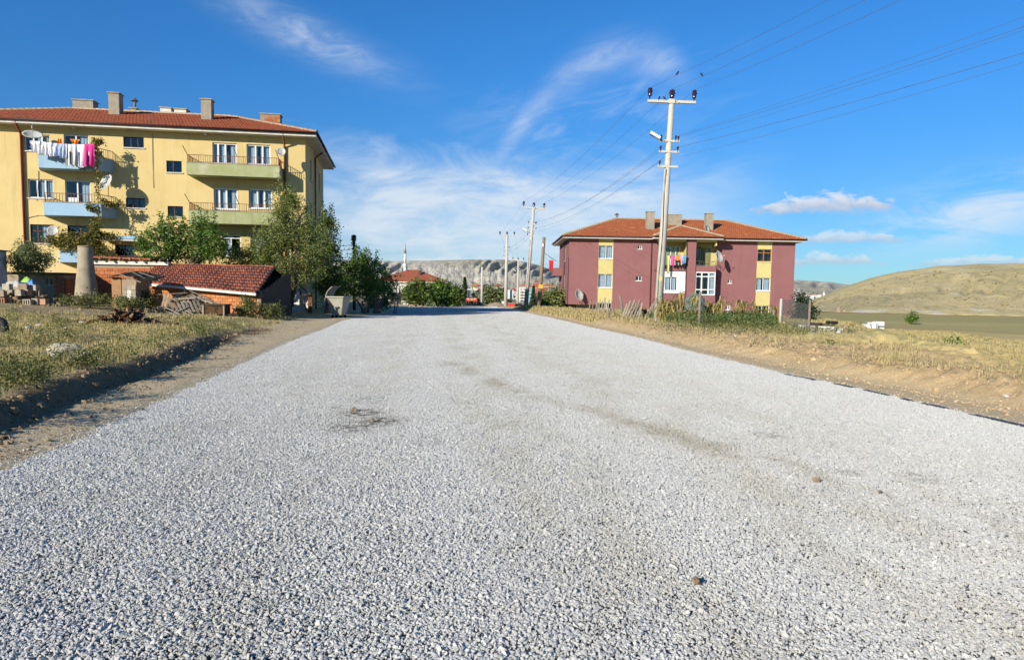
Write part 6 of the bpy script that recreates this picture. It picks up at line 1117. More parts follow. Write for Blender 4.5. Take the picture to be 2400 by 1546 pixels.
# ------------------------------------------------------------------ burnt debris, stone and old tyre in the grass
p0 = P(290, 752, 24.5); rng = np.random.default_rng(25); n = 620; x = p0.x + rng.normal(0, 0.72, n); y = 24.5 + rng.normal(0, 0.30, n); s = rng.uniform(0.03, 0.13, n); zz = ground_z(x, y) + 0.52 * np.exp(-((x - p0.x - 0.15) / 0.65) ** 2) * rng.uniform(0, 1, n); vv, ff = stones(rng, x, y, zz, s, 0.5)
tag(npmesh('burnt_debris', vv, ff, island('burnt', [(0.02, 0.014, 0.01), (0.05, 0.028, 0.014), (0.16, 0.07, 0.02), (0.03, 0.02, 0.014), (0.30, 0.20, 0.12), (0.02, 0.016, 0.012)], 0.95)), 'heap of burnt rubbish and rusty scraps in the dry grass', 'debris heap', kind='stuff')
for i, (a, b) in enumerate((((270, 748), (283, 735)), ((330, 745), (352, 742)), ((232, 757), (262, 748)), ((300, 760), (318, 752)))): plank(('charred stick standing up in the burnt heap', 'pale stick at the right of the burnt heap', 'flat rusty strip at the left of the burnt heap', 'short stick at the front of the burnt heap')[i], P(*a, 24.3), P(*b, 24.4), 0.07, 0.02, 'stick')
def boulder(label, p, r, sq, mat, seed, name='stone'):
    bm = bmesh.new(); bmesh.ops.create_icosphere(bm, subdivisions=4, radius=1.0); 
    for v in bm.verts:
        c = v.co; n = float(fbm(np.array(c.x * 1.4 + seed + c.z), np.array(c.y * 1.4 + c.z * 0.7), 2, seed)); cut = max(0.55, 1 - 0.35 * abs(math.sin(c.x * 2 + seed)) * abs(c.y)); v.co = Vector((c.x * r * sq[0], c.y * r * sq[1], c.z * r * sq[2])) * (0.62 + 0.75 * n) * cut
    me = bpy.data.meshes.new(name); bm.to_mesh(me); bm.free(); me.materials.append(mat); o = bpy.data.objects.new(name, me); COL.objects.link(o); o.location = p; o.rotation_euler = (0, 0, seed); return tag(o, label, 'stone')
b = at(152, 12.6); boulder('pale limestone boulder lying in the grass near the left bank', b + Vector((0, 0, 0.11)), 0.34, (1.25, 0.8, 0.62), surf('limestone', (0.40, 0.36, 0.29), (0.28, 0.25, 0.19), 9, 0.95, 0.6, 30, c3=(0.12, 0.10, 0.08)), 3)
for i, (px, py, Y, r) in enumerate(((1632, 1365, 3.75, 0.024), (1915, 1125, 5.95, 0.03), (2062, 1160, 5.6, 0.015), (872, 988, 8.45, 0.03), (830, 962, 9.2, 0.035))):
    p = P(px, py, Y); boulder(('brown clod lying alone on the chippings in the near right', 'brown clod on the chippings in a dusty track', 'small clod right of the dusty track clod', 'flat clod at the right of the dark stain on the road', 'dark clod at the far end of the dark stain')[i], (p.x, p.y, 0.0), r, (1.2, 1, 0.85), MT['old_wood'] if i != 7 else MT['clod'], 5 + i, 'dirt_clod')
q = P(2, 766, 19.5); ty = thing('old_tyre', 'dark old tyre half out of view at the left edge', 'tyre', (q.x - 0.12, q.y, q.z - 0.03)); MB().lathe([(0.14, -0.10), (0.26, -0.11), (0.31, -0.05), (0.31, 0.05), (0.26, 0.11), (0.14, 0.10), (0.14, -0.10)], 24, Matrix.Rotation(R(78), 4, 'X')).build('tread', MT['black'], ty, True)
for i, (px, py, Y) in enumerate(((66, 745, 21), (90, 744, 22), (131, 744, 22), (155, 745, 21.5), (117, 735, 24), (192, 737, 24), (2355, 930, 10.9), (2150, 790, 30))):
    p = P(px, py, Y); z = gz(p.x, p.y); boulder(('leftmost pale scrap on the bare yard', 'second pale scrap on the bare yard', 'flat yellowish scrap on the bare yard', 'pale scrap left of the burnt heap', 'grey lump on the bare yard', 'small pale lump near the cement chimney', 'crumpled white litter at the foot of the right bank', 'small white litter in the right field')[i], (p.x, p.y, z + 0.02), 0.09 if i < 6 else 0.06, (1.3, 0.9, 0.5), MT['off_white'] if i not in (4,) else MT['cone'], 30 + i, 'scrap')
# ------------------------------------------------------------------ street bin
q = at(794, 41.8); q.z = P(794, 746, 41.8).z; bn = thing('waste_container', 'dented grey metal waste container with open lid at the left roadside', 'waste container', q, R(-12))
w_, d_, h_ = 0.46, 0.40, 1.0
def ring(w, d, z): return [(-w, -d, z), (w, -d, z), (w, d, z), (-w, d, z)]
lv = [ring(0.30, 0.30, 0.20), ring(0.40, 0.40, 0.62), ring(0.50, 0.48, 1.18), ring(0.54, 0.52, 1.20), ring(0.54, 0.52, 1.27), ring(0.47, 0.45, 1.27), ring(0.30, 0.28, 0.3)]
vs = [Vector(p) + Vector((0.03 * math.sin(i * 3.1), 0, 0)) for i, l in enumerate(lv) for p in l]; fs = [(3, 2, 1, 0)] + [(4 * i + k, 4 * i + (k + 1) % 4, 4 * i + 4 + (k + 1) % 4, 4 * i + 4 + k) for i in range(6) for k in range(4)] + [(24, 25, 26, 27)]; body = MB().add(vs, fs).build('body', MT['steel'], bn, bevel=0.02)
M = Matrix.Translation((-0.55, 0, 1.14)) @ Matrix.Rotation(R(-62), 4, 'Y'); vs = [M @ Vector((0.90 * i / 6 - 0.12, 0.5 * (2 * j - 1), 0.13 * math.sin(math.pi * i / 6))) for k in (0, 1) for i in range(7) for j in (0, 1)]; vs = [v + (M.to_3x3() @ Vector((0, 0, -0.03)) if i >= 14 else Vector((0, 0, 0))) for i, v in enumerate(vs)]
fs = [(2 * i, 2 * i + 1, 2 * i + 3, 2 * i + 2) for i in range(6)] + [(14 + 2 * i, 14 + 2 * i + 2, 14 + 2 * i + 3, 14 + 2 * i + 1) for i in range(6)] + [(2 * i, 2 * i + 2, 16 + 2 * i, 14 + 2 * i) for i in range(6)] + [(2 * i + 1, 15 + 2 * i, 17 + 2 * i, 2 * i + 3) for i in range(6)] + [(0, 14, 15, 1), (12, 13, 27, 26)]; MB().add(vs, fs).build('lid', MT['steel'], bn)
MB().bar((-0.48, -0.50, 1.12), (-0.18, -0.56, 0.72), 0.06).build('lid_arm', MT['gutter'], bn); MB().tube([(-0.45, -0.2, 0.25), (-0.62, -0.3, 0.12)], 0.03, 7).build('handle', MT['steel'], bn)
MB().bar((-0.02, -0.445, 0.60), (0.22, -0.455, 0.66), 0.10, 0.06).bar((0.02, -0.44, 0.66), (0.06, -0.43, 0.48), 0.09, 0.05).build('hook', MT['gutter'], bn)
for x, y in ((-0.26, -0.26), (0.26, -0.26), (-0.26, 0.26), (0.26, 0.26)): MB().lathe([(0.03, -0.03), (0.09, -0.03), (0.10, 0.0), (0.09, 0.03), (0.03, 0.03)], 14, Matrix.Translation((x, y, 0.10)) @ Matrix.Rotation(R(90), 4, 'X')).build('wheel', MT['black'], bn); 
# ------------------------------------------------------------------ lean-to of panels behind the forked tree
lt = thing('lean_to', 'pale panelled lean-to behind the forked tree trunk', 'shed', at(690, 45.3)); lo_ = Vector(lt.location)
def panel(px0, px1, py0, py1, Y, mat, nm='panel'):
    a, b = P(px0, py1, Y) - lo_, P(px1, py0, Y) - lo_; MB().box(a.x, b.x, a.y, a.y + 0.06, min(a.z, 0) - 0.1, b.z).build(nm, mat, lt)
panel(648, 663, 682, 730, 45.4, MT['yellow']); panel(664, 669, 680, 730, 45.1, MT['brown_frame'], 'post'); panel(670, 684, 672, 730, 45.6, MT['off_white']); panel(684, 701, 664, 730, 45.3, MT['white']); panel(701, 722, 676, 730, 45.7, MT['off_white']); panel(722, 731, 690, 728, 45.2, MT['rust'], 'post')
for a, b in (((700, 672), (720, 730)), ((700, 668), (728, 690)), ((704, 690), (720, 690))): MB().bar(P(a[0], a[1], 45.0) - lo_, P(b[0], b[1], 45.0) - lo_, 0.07).build('brace', MT['dark_wood'], lt)
for i, (a, b) in enumerate((((735, 706), (785, 712)), ((735, 713), (785, 720)))): tag(MB().tube([P(*a, 44.5), P(*b, 42.8)], 0.025, 6).build('rail', MT['tank'], None), ('upper', 'lower')[i] + ' pale blue rail between the lean-to and the waste container', 'rail', 'rails behind the container')
for i, (a, b, w_) in enumerate((((880, 688), (877, 728), 0.13), ((886, 690), (884, 730), 0.11), ((868, 697), (862, 722), 0.08), ((858, 722), (876, 690), 0.07), ((888, 727), (900, 690), 0.06), ((849, 705), (847, 725), 0.07), ((893, 700), (890, 728), 0.06), ((930, 668), (922, 706), 0.05), ((938, 670), (926, 708), 0.05))):
    p0, p1 = P(*a, 52.0), P(*b, 52.0); lowp = p0 if p0.z < p1.z else p1; lowp.z = gz(lowp.x, lowp.y) - 0.05; tag(MB().tube([p0, p0.lerp(p1, .5) + Vector((0.03, 0, 0)), p1], w_ / 2 * 1.6, 7).build('stake', MT['twig'], None, True), ('thickest pale stake under the roadside tree', 'second thick stake under the roadside tree', 'short stake left of the thick stakes', 'slanting stake left of the thick stakes', 'slanting stake right of the thick stakes', 'low stake at the left of the roadside tree', 'thin upright stake beside the thick pair', 'left bare pole at the end of the roadside trees', 'right bare pole at the end of the roadside trees')[i], 'stake', 'stakes under the roadside tree')
# ------------------------------------------------------------------ far end of the road
def house(name, label, px0, px1, py_eave, py_roof, Y, wall, roofm, depth=8.0, hip=True, wins=(), cols=(), group='houses of the town', zb=-3.0, over=0.35, rz=0.0, flat=False):
    a, b = P(px0, py_eave, Y), P(px1, py_eave, Y); W_ = b.x - a.x; t = thing(name, label, 'house', (a.x, Y, 0), rz, group); ze = a.z; zr = P((px0 + px1) / 2, py_roof, Y + depth / 2).z
    hs = [(W_ * q[0], W_ * q[1], zb + (ze - zb) * q[2], zb + (ze - zb) * q[3]) for q in wins]
    m = MB(); wall_holes(m, 0, W_, zb, ze, hs, 0, 0.15); m.add([(0, 0, zb), (W_, 0, zb), (W_, depth, zb), (0, depth, zb), (0, 0, ze), (W_, 0, ze), (W_, depth, ze), (0, depth, ze)], [(1, 2, 6, 5), (2, 3, 7, 6), (3, 0, 4, 7)]); m.build('wall', wall, t)
    for h in hs: f = MB().box(h[0], h[1], 0.10, 0.12, h[2], h[3]).build('window', MT['glassdark'], t); g = 0.06; MB().box(h[0], h[1], 0.05, 0.09, h[2], h[2] + g).box(h[0], h[1], 0.05, 0.09, h[3] - g, h[3]).box((h[0] + h[1]) / 2 - g / 2, (h[0] + h[1]) / 2 + g / 2, 0.05, 0.09, h[2] + g, h[3] - g).build('frame', MT['pvc'], f)
    for q in cols: MB().box(W_ * q[0], W_ * q[1], -0.9, -0.003, zb + (ze - zb) * q[2], zb + (ze - zb) * q[3]).build('balcony', q[4], t)
    if flat: MB().box(-over, W_ + over, -over, depth + over, ze + 0.003, ze + 0.25).build('roof', roofm, t)
    else:
        x0, x1, y0, y1 = -over, W_ + over, -over, depth + over; hy = (y1 - y0) / 2; hx = min(hy, (x1 - x0) * 0.48) if hip else 0.0; ym = (y0 + y1) / 2; r = MB().add([(x0, y0, ze), (x1, y0, ze), (x1, y1, ze), (x0, y1, ze), (x0 + hx, ym, zr), (x1 - hx, ym, zr)], [(0, 1, 5, 4), (1, 2, 5), (2, 3, 4, 5), (3, 0, 4)]).build('roof', roofm, t)
        MB().box(x0, x1, y0, y1, ze - 0.15, ze - 0.004).build('eave_board', MT['off_white'], t)
    return t
rh = house('red_roof_house', 'wide house with dull red hip roof behind the roadside trees', 872, 1044, 659, 632, 104, MT['off_white'], MT['roof_y'], 9.0, group='houses by the road', wins=((0.25, 0.4, 0.35, 0.75), (0.6, 0.75, 0.35, 0.75)))
x_, z_ = P(983, 645, 106).x - rh.location.x, P(983, 645, 106).z; chimney(rh, x_, 2.6, z_ - 0.8, P(983, 632, 106).z, 0.35, 0.5, mat=MT['dark_wood'])
mz0 = P(949.5, 568, 340); mn = thing('minaret', 'slender white minaret rising behind the red roof', 'minaret', (mz0.x, 340, -1.0)); mh = mz0.z + 1.0; rw = sz(3.4, 340)
MB().tube([(0, 0, 0), (0, 0, mh * 0.55)], [rw * 1.15, rw * 1.05], 14).build('shaft', MT['white'], mn, True); MB().lathe([(rw * 1.0, mh * 0.55), (rw * 1.6, mh * 0.58), (rw * 1.6, mh * 0.62), (rw * 0.95, mh * 0.62)], 14).build('gallery', MT['white'], mn); MB().tube([(0, 0, mh * 0.62), (0, 0, mh * 0.80)], [rw * 0.85, rw * 0.8], 14).build('upper_shaft', MT['white'], mn, True); MB().lathe([(rw * 0.95, mh * 0.80), (rw * 0.5, mh * 0.90), (0.05, mh)], 14).build('spire', MT['steel'], mn, True)
pinkw = surf('pink_render', (0.55, 0.25, 0.24), (0.50, 0.23, 0.22), 1, 0.9); creamw = surf('cream_render', (0.62, 0.58, 0.46), (0.57, 0.53, 0.42), 0.4, 0.9); greyw = surf('grey_white_render', (0.50, 0.50, 0.48), (0.46, 0.46, 0.44), 0.4, 0.9); redw = surf('dull_red_render', (0.34, 0.09, 0.075), (0.30, 0.08, 0.07), 0.5, 0.9); teal = surf('teal_render', (0.20, 0.42, 0.46), (0.18, 0.38, 0.42), 0.5, 0.9); orr = surf('orange_roof', (0.52, 0.17, 0.07), (0.46, 0.15, 0.06), 0.5, 0.9); rdr = surf('red_roof', (0.36, 0.09, 0.05), (0.31, 0.08, 0.045), 0.5, 0.9)
def grid(nx, nz, x0=0.1, x1=0.9, z0=0.25, z1=0.93, fx=0.5, fz=0.55): return [(x0 + (x1 - x0) * (i + (1 - fx) / 2) / nx, x0 + (x1 - x0) * (i + (1 + fx) / 2) / nx, z0 + (z1 - z0) * (j + (1 - fz) / 2) / nz, z0 + (z1 - z0) * (j + (1 + fz) / 2) / nz) for i in range(nx) for j in range(nz)]
house('town_house', 'small house with bright orange roof above the roller cab', 1105, 1122, 672, 662, 300, creamw, orr, 9, wins=grid(2, 2))
house('town_house', 'pink upper-storey house right of the orange roofed one', 1114, 1142, 672, 666, 270, pinkw, rdr, 9, wins=grid(3, 2)); house('town_house', 'white lower house in front of the pink house', 1112, 1150, 685, 678, 250, greyw, rdr, 8, wins=grid(4, 1, z0=0.5)); house('town_house', 'grey-roofed block between the pink house and the cream block', 1142, 1156, 675, 668, 300, greyw, MT['stack'], 9, wins=grid(1, 3)); house('apartment_block', 'cream blank-walled block with red roof in the distance', 1156, 1178, 672, 664, 260, creamw, rdr, 10, wins=[(0.02, 0.2, 0.75, 0.9)]); house('town_house', 'narrow brownish house behind the third power pole', 1178, 1192, 680, 672, 300, redw, rdr, 9, wins=grid(2, 3)); house('town_house', 'dark red roofed house right of the third power pole', 1196, 1212, 682, 674, 330, greyw, rdr, 9, wins=grid(2, 3))
house('apartment_block', 'grey apartment block with stacked balconies behind the leaning pole', 1215, 1250, 671, 664, 240, greyw, orr, 12, wins=grid(4, 5), cols=[(0.08 + 0.23 * i, 0.22 + 0.23 * i, 0.36 + 0.13 * j, 0.41 + 0.13 * j, MT['off_white']) for i in range(3) for j in range(4)]); house('apartment_block', 'teal and white block right of the leaning pole', 1238, 1256, 674, 668, 230, teal, orr, 10, wins=grid(2, 4)); house('town_house', 'tall narrow house with red roof behind the dark fir', 1251, 1264, 663, 656, 330, redw, rdr, 9, wins=grid(2, 4)); house('town_house', 'dull red and blue house beside the slanting pole', 1270, 1302, 672, 664, 200, redw, orr, 9, wins=grid(3, 2), cols=[(0.45, 0.98, 0.72, 0.92, teal)])
for i, (px, py, w) in enumerate(((1872, 692, 5), (1886, 690, 7), (1903, 691, 5), (1917, 690, 8), (1932, 693, 5))): house('far_house', ('leftmost tiny white house at the foot of the far ridge', 'second tiny house at the foot of the far ridge', 'third tiny house at the foot of the far ridge', 'fourth and widest tiny house at the foot of the far ridge', 'rightmost tiny house at the foot of the far ridge')[i], px, px + w, py, py - 3, 640, MT['white'], rdr, 9, zb=-4, wins=grid(2, 1), group='tiny houses at the far ridge')
q = P(1931, 694, 640); mn2 = thing('minaret', 'tiny white minaret at the foot of the far ridge', 'minaret', (q.x, 640, -4)); MB().tube([(0, 0, 0), (0, 0, 11)], [1.1, 0.9], 10).build('shaft', MT['white'], mn2); MB().lathe([(0.95, 11), (0.05, 14)], 10).build('spire', MT['steel'], mn2)
a = P(1964, 708, 236); st = thing('stone_hut', 'small grey hut at the foot of the tan hill', 'hut', (a.x, 236, gz(a.x, 236))); MB().box(-0.5, 0.5, -0.5, 0.5, -0.2, 1.6).build('wall', MT['cone'], st); MB().box(-0.6, 0.6, -0.6, 0.6, 1.6, 1.75).build('roof', MT['stack'], st)
# sign board
a = P(1196, 712, 118); sb = thing('sign_board', 'white sign board on a post near the third power pole', 'sign', (a.x, 118, gz(a.x, 118))); w = sz(13, 118); zt = P(1196, 679, 118).z - sb.location.z; zb_ = P(1196, 700, 118).z - sb.location.z; MB().box(-w / 2, w / 2, -0.03, 0.03, zb_, zt).build('board', MT['white'], sb); MB().tube([(0, 0.08, -0.2), (0, 0.08, zt - 0.2)], 0.06, 8).build('post', MT['steel'], sb)
# ------------------------------------------------------------------ road roller
q = P(1109, 716, 128); zr_ = float(drop(128)) - 0.03; rl = thing('road_roller', 'orange pneumatic road roller with glazed cab at the far end of the road', 'road roller', (q.x, 128, zr_), R(-6)); 
gl = MT['glass']
MB().box(-1.05, 1.05, -1.9, 1.9, 0.75, 1.22).build('chassis', MT['orange_paint'], rl, bevel=0.05); MB().box(-0.55, 0.55, -2.05, -1.7, 0.9, 1.30).build('hood', MT['steel'], rl, bevel=0.04)
for s in (-1, 1): MB().box(0.60 * s - 0.42, 0.60 * s + 0.42, -2.1, -1.2, 1.0, 1.32).build('fender', MT['orange_paint'], rl, bevel=0.05)
for x in (-0.88, -0.45, 0.45, 0.88):
    for y in (-1.45, 1.4): w = MB().lathe([(0.10, -0.17), (0.38, -0.17), (0.47, -0.12), (0.47, 0.12), (0.38, 0.17), (0.10, 0.17)], 22, Matrix.Translation((x, y, 0.47)) @ Matrix.Rotation(R(90), 4, 'Y')).build('tyre', MT['black'], rl, True); MB().lathe([(0.05, -0.18), (0.22, -0.175), (0.22, 0.175), (0.05, 0.18)], 16, Matrix.Translation((x, y, 0.47)) @ Matrix.Rotation(R(90), 4, 'Y')).build('rim', MT['dish'], w)
cab = MB()
for x in (-0.85, 0.85):
    for y in (-0.75, 0.75): cab.bar((x, y, 1.22), (x * 0.95, y * 0.9, 2.72), 0.10)
cf = cab.build('cab_frame', MT['wire'], rl); MB().box(-0.95, 0.95, -0.9, 0.9, 2.72, 2.88).build('cab_roof', MT['white'], rl, bevel=0.04); MB().box(-0.82, 0.82, -0.76, -0.74, 1.5, 2.7).build('windscreen', gl, cf); MB().box(-0.86, -0.84, -0.7, 0.7, 1.5, 2.7).build('side_window', gl, cf); MB().box(0.84, 0.86, -0.7, 0.7, 1.5, 2.7).build('side_window', gl, cf); MB().box(-0.8, 0.8, -0.72, 0.7, 1.22, 1.5).build('dashboard', MT['dark_wood'], rl); MB().box(-0.3, 0.3, 0.1, 0.5, 1.45, 2.15).build('driver_seat', MT['black'], rl)
for s in (-1, 1): MB().tube([(0.9 * s, -0.8, 2.4), (1.15 * s, -0.95, 2.3)], 0.025, 6).box(1.15 * s - 0.1, 1.15 * s + 0.1, -1.0, -0.93, 2.1, 2.4).build('mirror', MT['black'], rl); MB().box(0.62 * s - 0.13, 0.62 * s + 0.13, -2.13, -2.09, 1.08, 1.22).build('headlight', MT['lamp'], rl)
# ------------------------------------------------------------------ red car in the side street
q = P(1213, 722, 100); car = thing('red_car', 'red car mostly hidden below the verge by the leaning power pole', 'car', (q.x, 100, P(1213, 711.5, 100).z - 1.42), R(48))
sec = [(-2.0, 0.45, 0.80, 0.70), (-1.95, 0.30, 0.95, 0.80), (-1.0, 0.25, 1.0, 0.84), (0.9, 0.25, 0.98, 0.84), (1.75, 0.28, 0.86, 0.80), (2.0, 0.38, 0.70, 0.70)]
vs = []; 
for x, z0, z1, hw in sec: vs += [(x, -hw * .95, z0), (x, -hw, (z0 + z1) / 2), (x, -hw * .92, z1), (x, hw * .92, z1), (x, hw, (z0 + z1) / 2), (x, hw * .95, z0)]
fs = [(6 * i + k, 6 * i + (k + 1) % 6, 6 * i + 6 + (k + 1) % 6, 6 * i + 6 + k) for i in range(5) for k in range(6)] + [tuple(range(5, -1, -1)), tuple(range(30, 36))]; MB().add(vs, fs).build('body', MT['red_paint'], car, True, 0.03)
vs = [(-1.5, -0.72, 0.93), (0.75, -0.72, 0.93), (0.15, -0.58, 1.42), (-1.15, -0.58, 1.42), (-1.5, 0.72, 0.93), (0.75, 0.72, 0.93), (0.15, 0.58, 1.42), (-1.15, 0.58, 1.42)]; cabn = MB().add(vs, [(0, 1, 2, 3), (5, 4, 7, 6), (1, 5, 6, 2), (4, 0, 3, 7), (3, 2, 6, 7)]).build('cabin', MT['red_paint'], car); MB().add([(p[0] * 0.93 - 0.02, p[1] * 1.01, p[2] * 0.99 + 0.02) for p in vs[:4]], [(0, 1, 2, 3)]).build('side_window', MT['glassdark'], cabn); MB().add([(p[0] * 0.93 - 0.02, p[1] * 1.01, p[2] * 0.99 + 0.02) for p in vs[4:]], [(3, 2, 1, 0)]).build('side_window', MT['glassdark'], cabn); MB().add([(0.74, -0.62, 0.97), (0.74, 0.62, 0.97), (0.19, 0.52, 1.40), (0.19, -0.52, 1.40)], [(0, 1, 2, 3)]).build('windscreen', MT['glassdark'], cabn)
for x in (-1.25, 1.3):
    for s in (-1, 1): w = MB().lathe([(0.12, -0.1), (0.28, -0.1), (0.31, -0.05), (0.31, 0.05), (0.28, 0.1), (0.12, 0.1)], 20, Matrix.Translation((x, 0.76 * s, 0.31)) @ Matrix.Rotation(R(90), 4, 'X')).build('wheel', MT['black'], car, True); MB().lathe([(0.03, -0.105), (0.19, -0.105), (0.19, 0.105), (0.03, 0.105)], 16, Matrix.Translation((x, 0.76 * s, 0.31)) @ Matrix.Rotation(R(90), 4, 'X')).build('rim', MT['steel'], w)
for s in (-1, 1): MB().box(1.9, 1.98, 0.52 * s - 0.14, 0.52 * s + 0.14, 0.58, 0.72).build('headlight', MT['lamp'], car)
# sand heap and rubble beside the road
def heap(name, label, px, Y, w, h, mat, seed, n=24):
    x = X(px, Y); b = Vector((x, Y, gz(x, Y))); v = []; 
    for j in range(n + 1):
        for i in range(n + 1): a, c = i / n * 2 - 1, j / n * 2 - 1; d = math.hypot(a, c); v.append((a * w, c * w * 0.8, h * max(0, 1 - d ** 1.3) * (0.75 + 0.5 * float(fbm(np.array(a * 3.0), np.array(c * 3.0), 4, seed))) - 0.05))
    o = MB().add(v, [(j * (n + 1) + i, j * (n + 1) + i + 1, (j + 1) * (n + 1) + i + 1, (j + 1) * (n + 1) + i) for j in range(n) for i in range(n)]).build(name, mat, None, True); o.location = b; return tag(o, label, 'heap', 'heaps by the road')
heap('sand_heap', 'heap of brown sand at the left side of the far road', 985, 92, 1.9, 1.25, MT['mortar'], 3); heap('gravel_heap', 'low grey heap right of the sand heap', 1022, 96, 1.6, 0.9, MT['stack'], 4); heap('gravel_heap', 'low pale heap right of the road roller', 1162, 125, 2.2, 0.8, MT['mortar'], 5)
a, b = P(955, 690, 100), P(1000, 690, 100); fw = thing('garden_wall', 'cream garden wall behind the sand heap', 'wall', (a.x, 100, 0)); MB().box(0, b.x - a.x, 0, 0.2, -1, a.z).build('wall', MT['off_white'], fw); MB().box(-0.05, b.x - a.x + 0.05, -0.05, 0.25, a.z + 0.002, a.z + 0.08).build('coping', MT['stack'], fw)
for i, (px, py, w, h) in enumerate(((1152, 712, 9, 9), (1170, 712, 14, 7))): a = P(px, py, 150); o = thing('low_wall', ('pale block wall right of the small grey-green tree', 'long low wall in front of the cream block')[i], 'wall', (a.x, 150, -1)); MB().box(0, sz(w, 150), 0, 0.3, 0, a.z + 1 + sz(h, 150)).build('wall', MT['off_white'], o); MB().box(-0.05, sz(w, 150) + 0.05, -0.05, 0.35, a.z + 1 + sz(h, 150) + 0.002, a.z + 1.1 + sz(h, 150)).build('coping', MT['stack'], o)
# ------------------------------------------------------------------ garden in front of the mauve house
def post(label, px, py0, Y, w, mat, lean=0.0, name='fence_post', group='garden fence posts', py1=None):
    x = X(px, Y); z = gz(x, Y); h = P(px, py0, Y).z - z; t = MB(); t.tube([(0, 0, -0.2), (lean * 0.5, 0, h * 0.5), (lean, 0, h)], [w * 0.55, w * 0.52, w * 0.46], 7); o = t.build(name, mat, None, True); o.location = (x, Y, z); return tag(o, label, 'post', group)
post('pale concrete fence post in front of the blue tank', 1640, 683, 29.0, 0.105, MT['twig']); post('thick pale fence post left of the wire mesh', 1831, 700, 36.5, 0.17, MT['pole']); post('pale fence post at the right corner of the wire mesh', 1898, 703, 28.6, 0.10, MT['twig']); post('short fence post left of the thick one', 1814, 726, 37.5, 0.16, MT['twig']); post('thin wooden post at the left of the corn', 1588, 700, 36.0, 0.10, MT['old_wood']); post('wooden post with a red cap beside the corn', 1596, 692, 35.6, 0.12, MT['old_wood']); post('tall leaning plank near the firewood pile', 1462, 693, 42.5, 0.16, MT['twig'], -0.25)
mesh = MB(); A_ = Vector((X(1831, 36.5), 36.5, gz(X(1831, 36.5), 36.5))); B_ = Vector((X(1898, 28.6), 28.6, gz(X(1898, 28.6), 28.6))); C_ = Vector((X(1640, 29.0), 29.0, gz(X(1640, 29), 29)))
def links(a, b, h):
    d = b - a; L_ = d.length; s = 0.085; n = int(L_ / s); m = int(h / s)
    for k in range(-m, n): 
        for sg in (0, 1):
            u0, u1 = k * s, k * s + h
            z0, z1 = 0.0, h
            if u0 < 0: z0 = -u0; u0 = 0
            if u1 > L_: z1 = h - (u1 - L_); u1 = L_
            if sg: z0, z1 = h - z0, h - z1
            p, q = a + d * (u0 / L_) + Vector((0, 0, z0)), a + d * (u1 / L_) + Vector((0, 0, z1)); mesh.bar(p, q, 0.0032)
links(A_, B_, 1.25)
fm = mesh.build('wire_mesh', MT['wire'], None); tag(fm, 'grey wire mesh strung between the pale garden fence posts', 'wire mesh')
# bean and potato plants: a tangle that cannot be counted
def tangle(name, n, boxf, mat, leaf, seed, up=-0.1):
    rng = np.random.default_rng(seed); v, f = leaf_quads(rng, boxf(rng, n), leaf, up, 1.8); return tag(npmesh(name, v, f, mat), kind='stuff')
def garden_pts(rng, n):
    y = rng.uniform(29.6, 42, n); x = rng.uniform(7.4, 16.6, n); k = (x > 7.0 + 0.01 * y) & (x < 0.355 * y + 0.3); x, y = x[k], y[k]; hgt = 0.12 + 0.62 * fbm(x * 1.1, y * 1.1, 4, 44); return np.stack([x, y, ground_z(x, y) + rng.uniform(0, 1, len(x)) ** 0.6 * hgt], -1)
tangle('garden_plants', 26000, garden_pts, island('garden_green', [(0.05, 0.085, 0.022), (0.085, 0.125, 0.032), (0.13, 0.16, 0.05), (0.065, 0.10, 0.03), (0.18, 0.19, 0.07)], 0.5, 0.2), 0.11, 45)
def edge_pts(rng, n): y = rng.uniform(25.8, 30.5, n); x = X(1640, 28) + rng.normal(0, 1, n) * 0.5 + rng.uniform(-1.0, 5.2, n); return np.stack([x, y, ground_z(x, y) + rng.uniform(0, 0.28, n)], -1)
tangle('garden_weeds', 3500, edge_pts, MT['weed'], 0.08, 46)
# maize
def corn(label, px, Y, py_top, n, seed, w=0.5, dry=True):
    rg = random.Random(seed); x = X(px, Y); z = gz(x, Y); H = P(px, py_top, Y).z - z; t = thing('maize_clump', label, 'maize', (x, Y, z), 0, 'maize in the garden'); st = MB(); lf = MB()
    for k in range(n):
        bx, by = rg.uniform(-w, w), rg.uniform(-0.4, 0.4); h = H * rg.uniform(0.75, 1.05); lx = rg.uniform(-0.15, 0.15); st.tube([(bx, by, -0.1), (bx + lx, by, h * 0.6), (bx + lx * 1.6, by, h)], [0.018, 0.014, 0.006], 5, False)
        for j in range(9):
            s = rg.uniform(0.2, 0.98); a = rg.uniform(0, 6.28); ln = rg.uniform(0.35, 0.7); d = Vector((math.cos(a), math.sin(a), 0)); p = Vector((bx + lx * s * 1.5, by, h * s)); pts_ = [p, p + d * ln * 0.35 + Vector((0, 0, 0.22)), p + d * ln * 0.7 + Vector((0, 0, 0.16)), p + d * ln + Vector((0, 0, -0.18))]; sd = d.cross(Vector((0, 0, 1))) * 0.03; ws = (0.8, 1.1, 0.8, 0.1); lf.add([q + sd * w_ * s_ for q, w_ in zip(pts_, ws) for s_ in (-1, 1)], [(0, 1, 3, 2), (2, 3, 5, 4), (4, 5, 7, 6)])
    st.build('stalks', MT['corn'], t); lf.build('leaves', MT['corn'], t)
corn('dry yellow maize stalks beside the near power pole', 1566, 36.4, 705, 16, 1, 0.45); corn('green and yellow maize in front of the white panel', 1612, 35, 693, 10, 2, 0.5); corn('dry maize stalks right of the blue tank', 1672, 36, 700, 9, 3, 0.45); corn('tall dry maize below the small basement window', 1746, 38, 708, 9, 4, 0.4); corn('pale maize at the right end of the garden', 1800, 39, 722, 6, 5, 0.5)
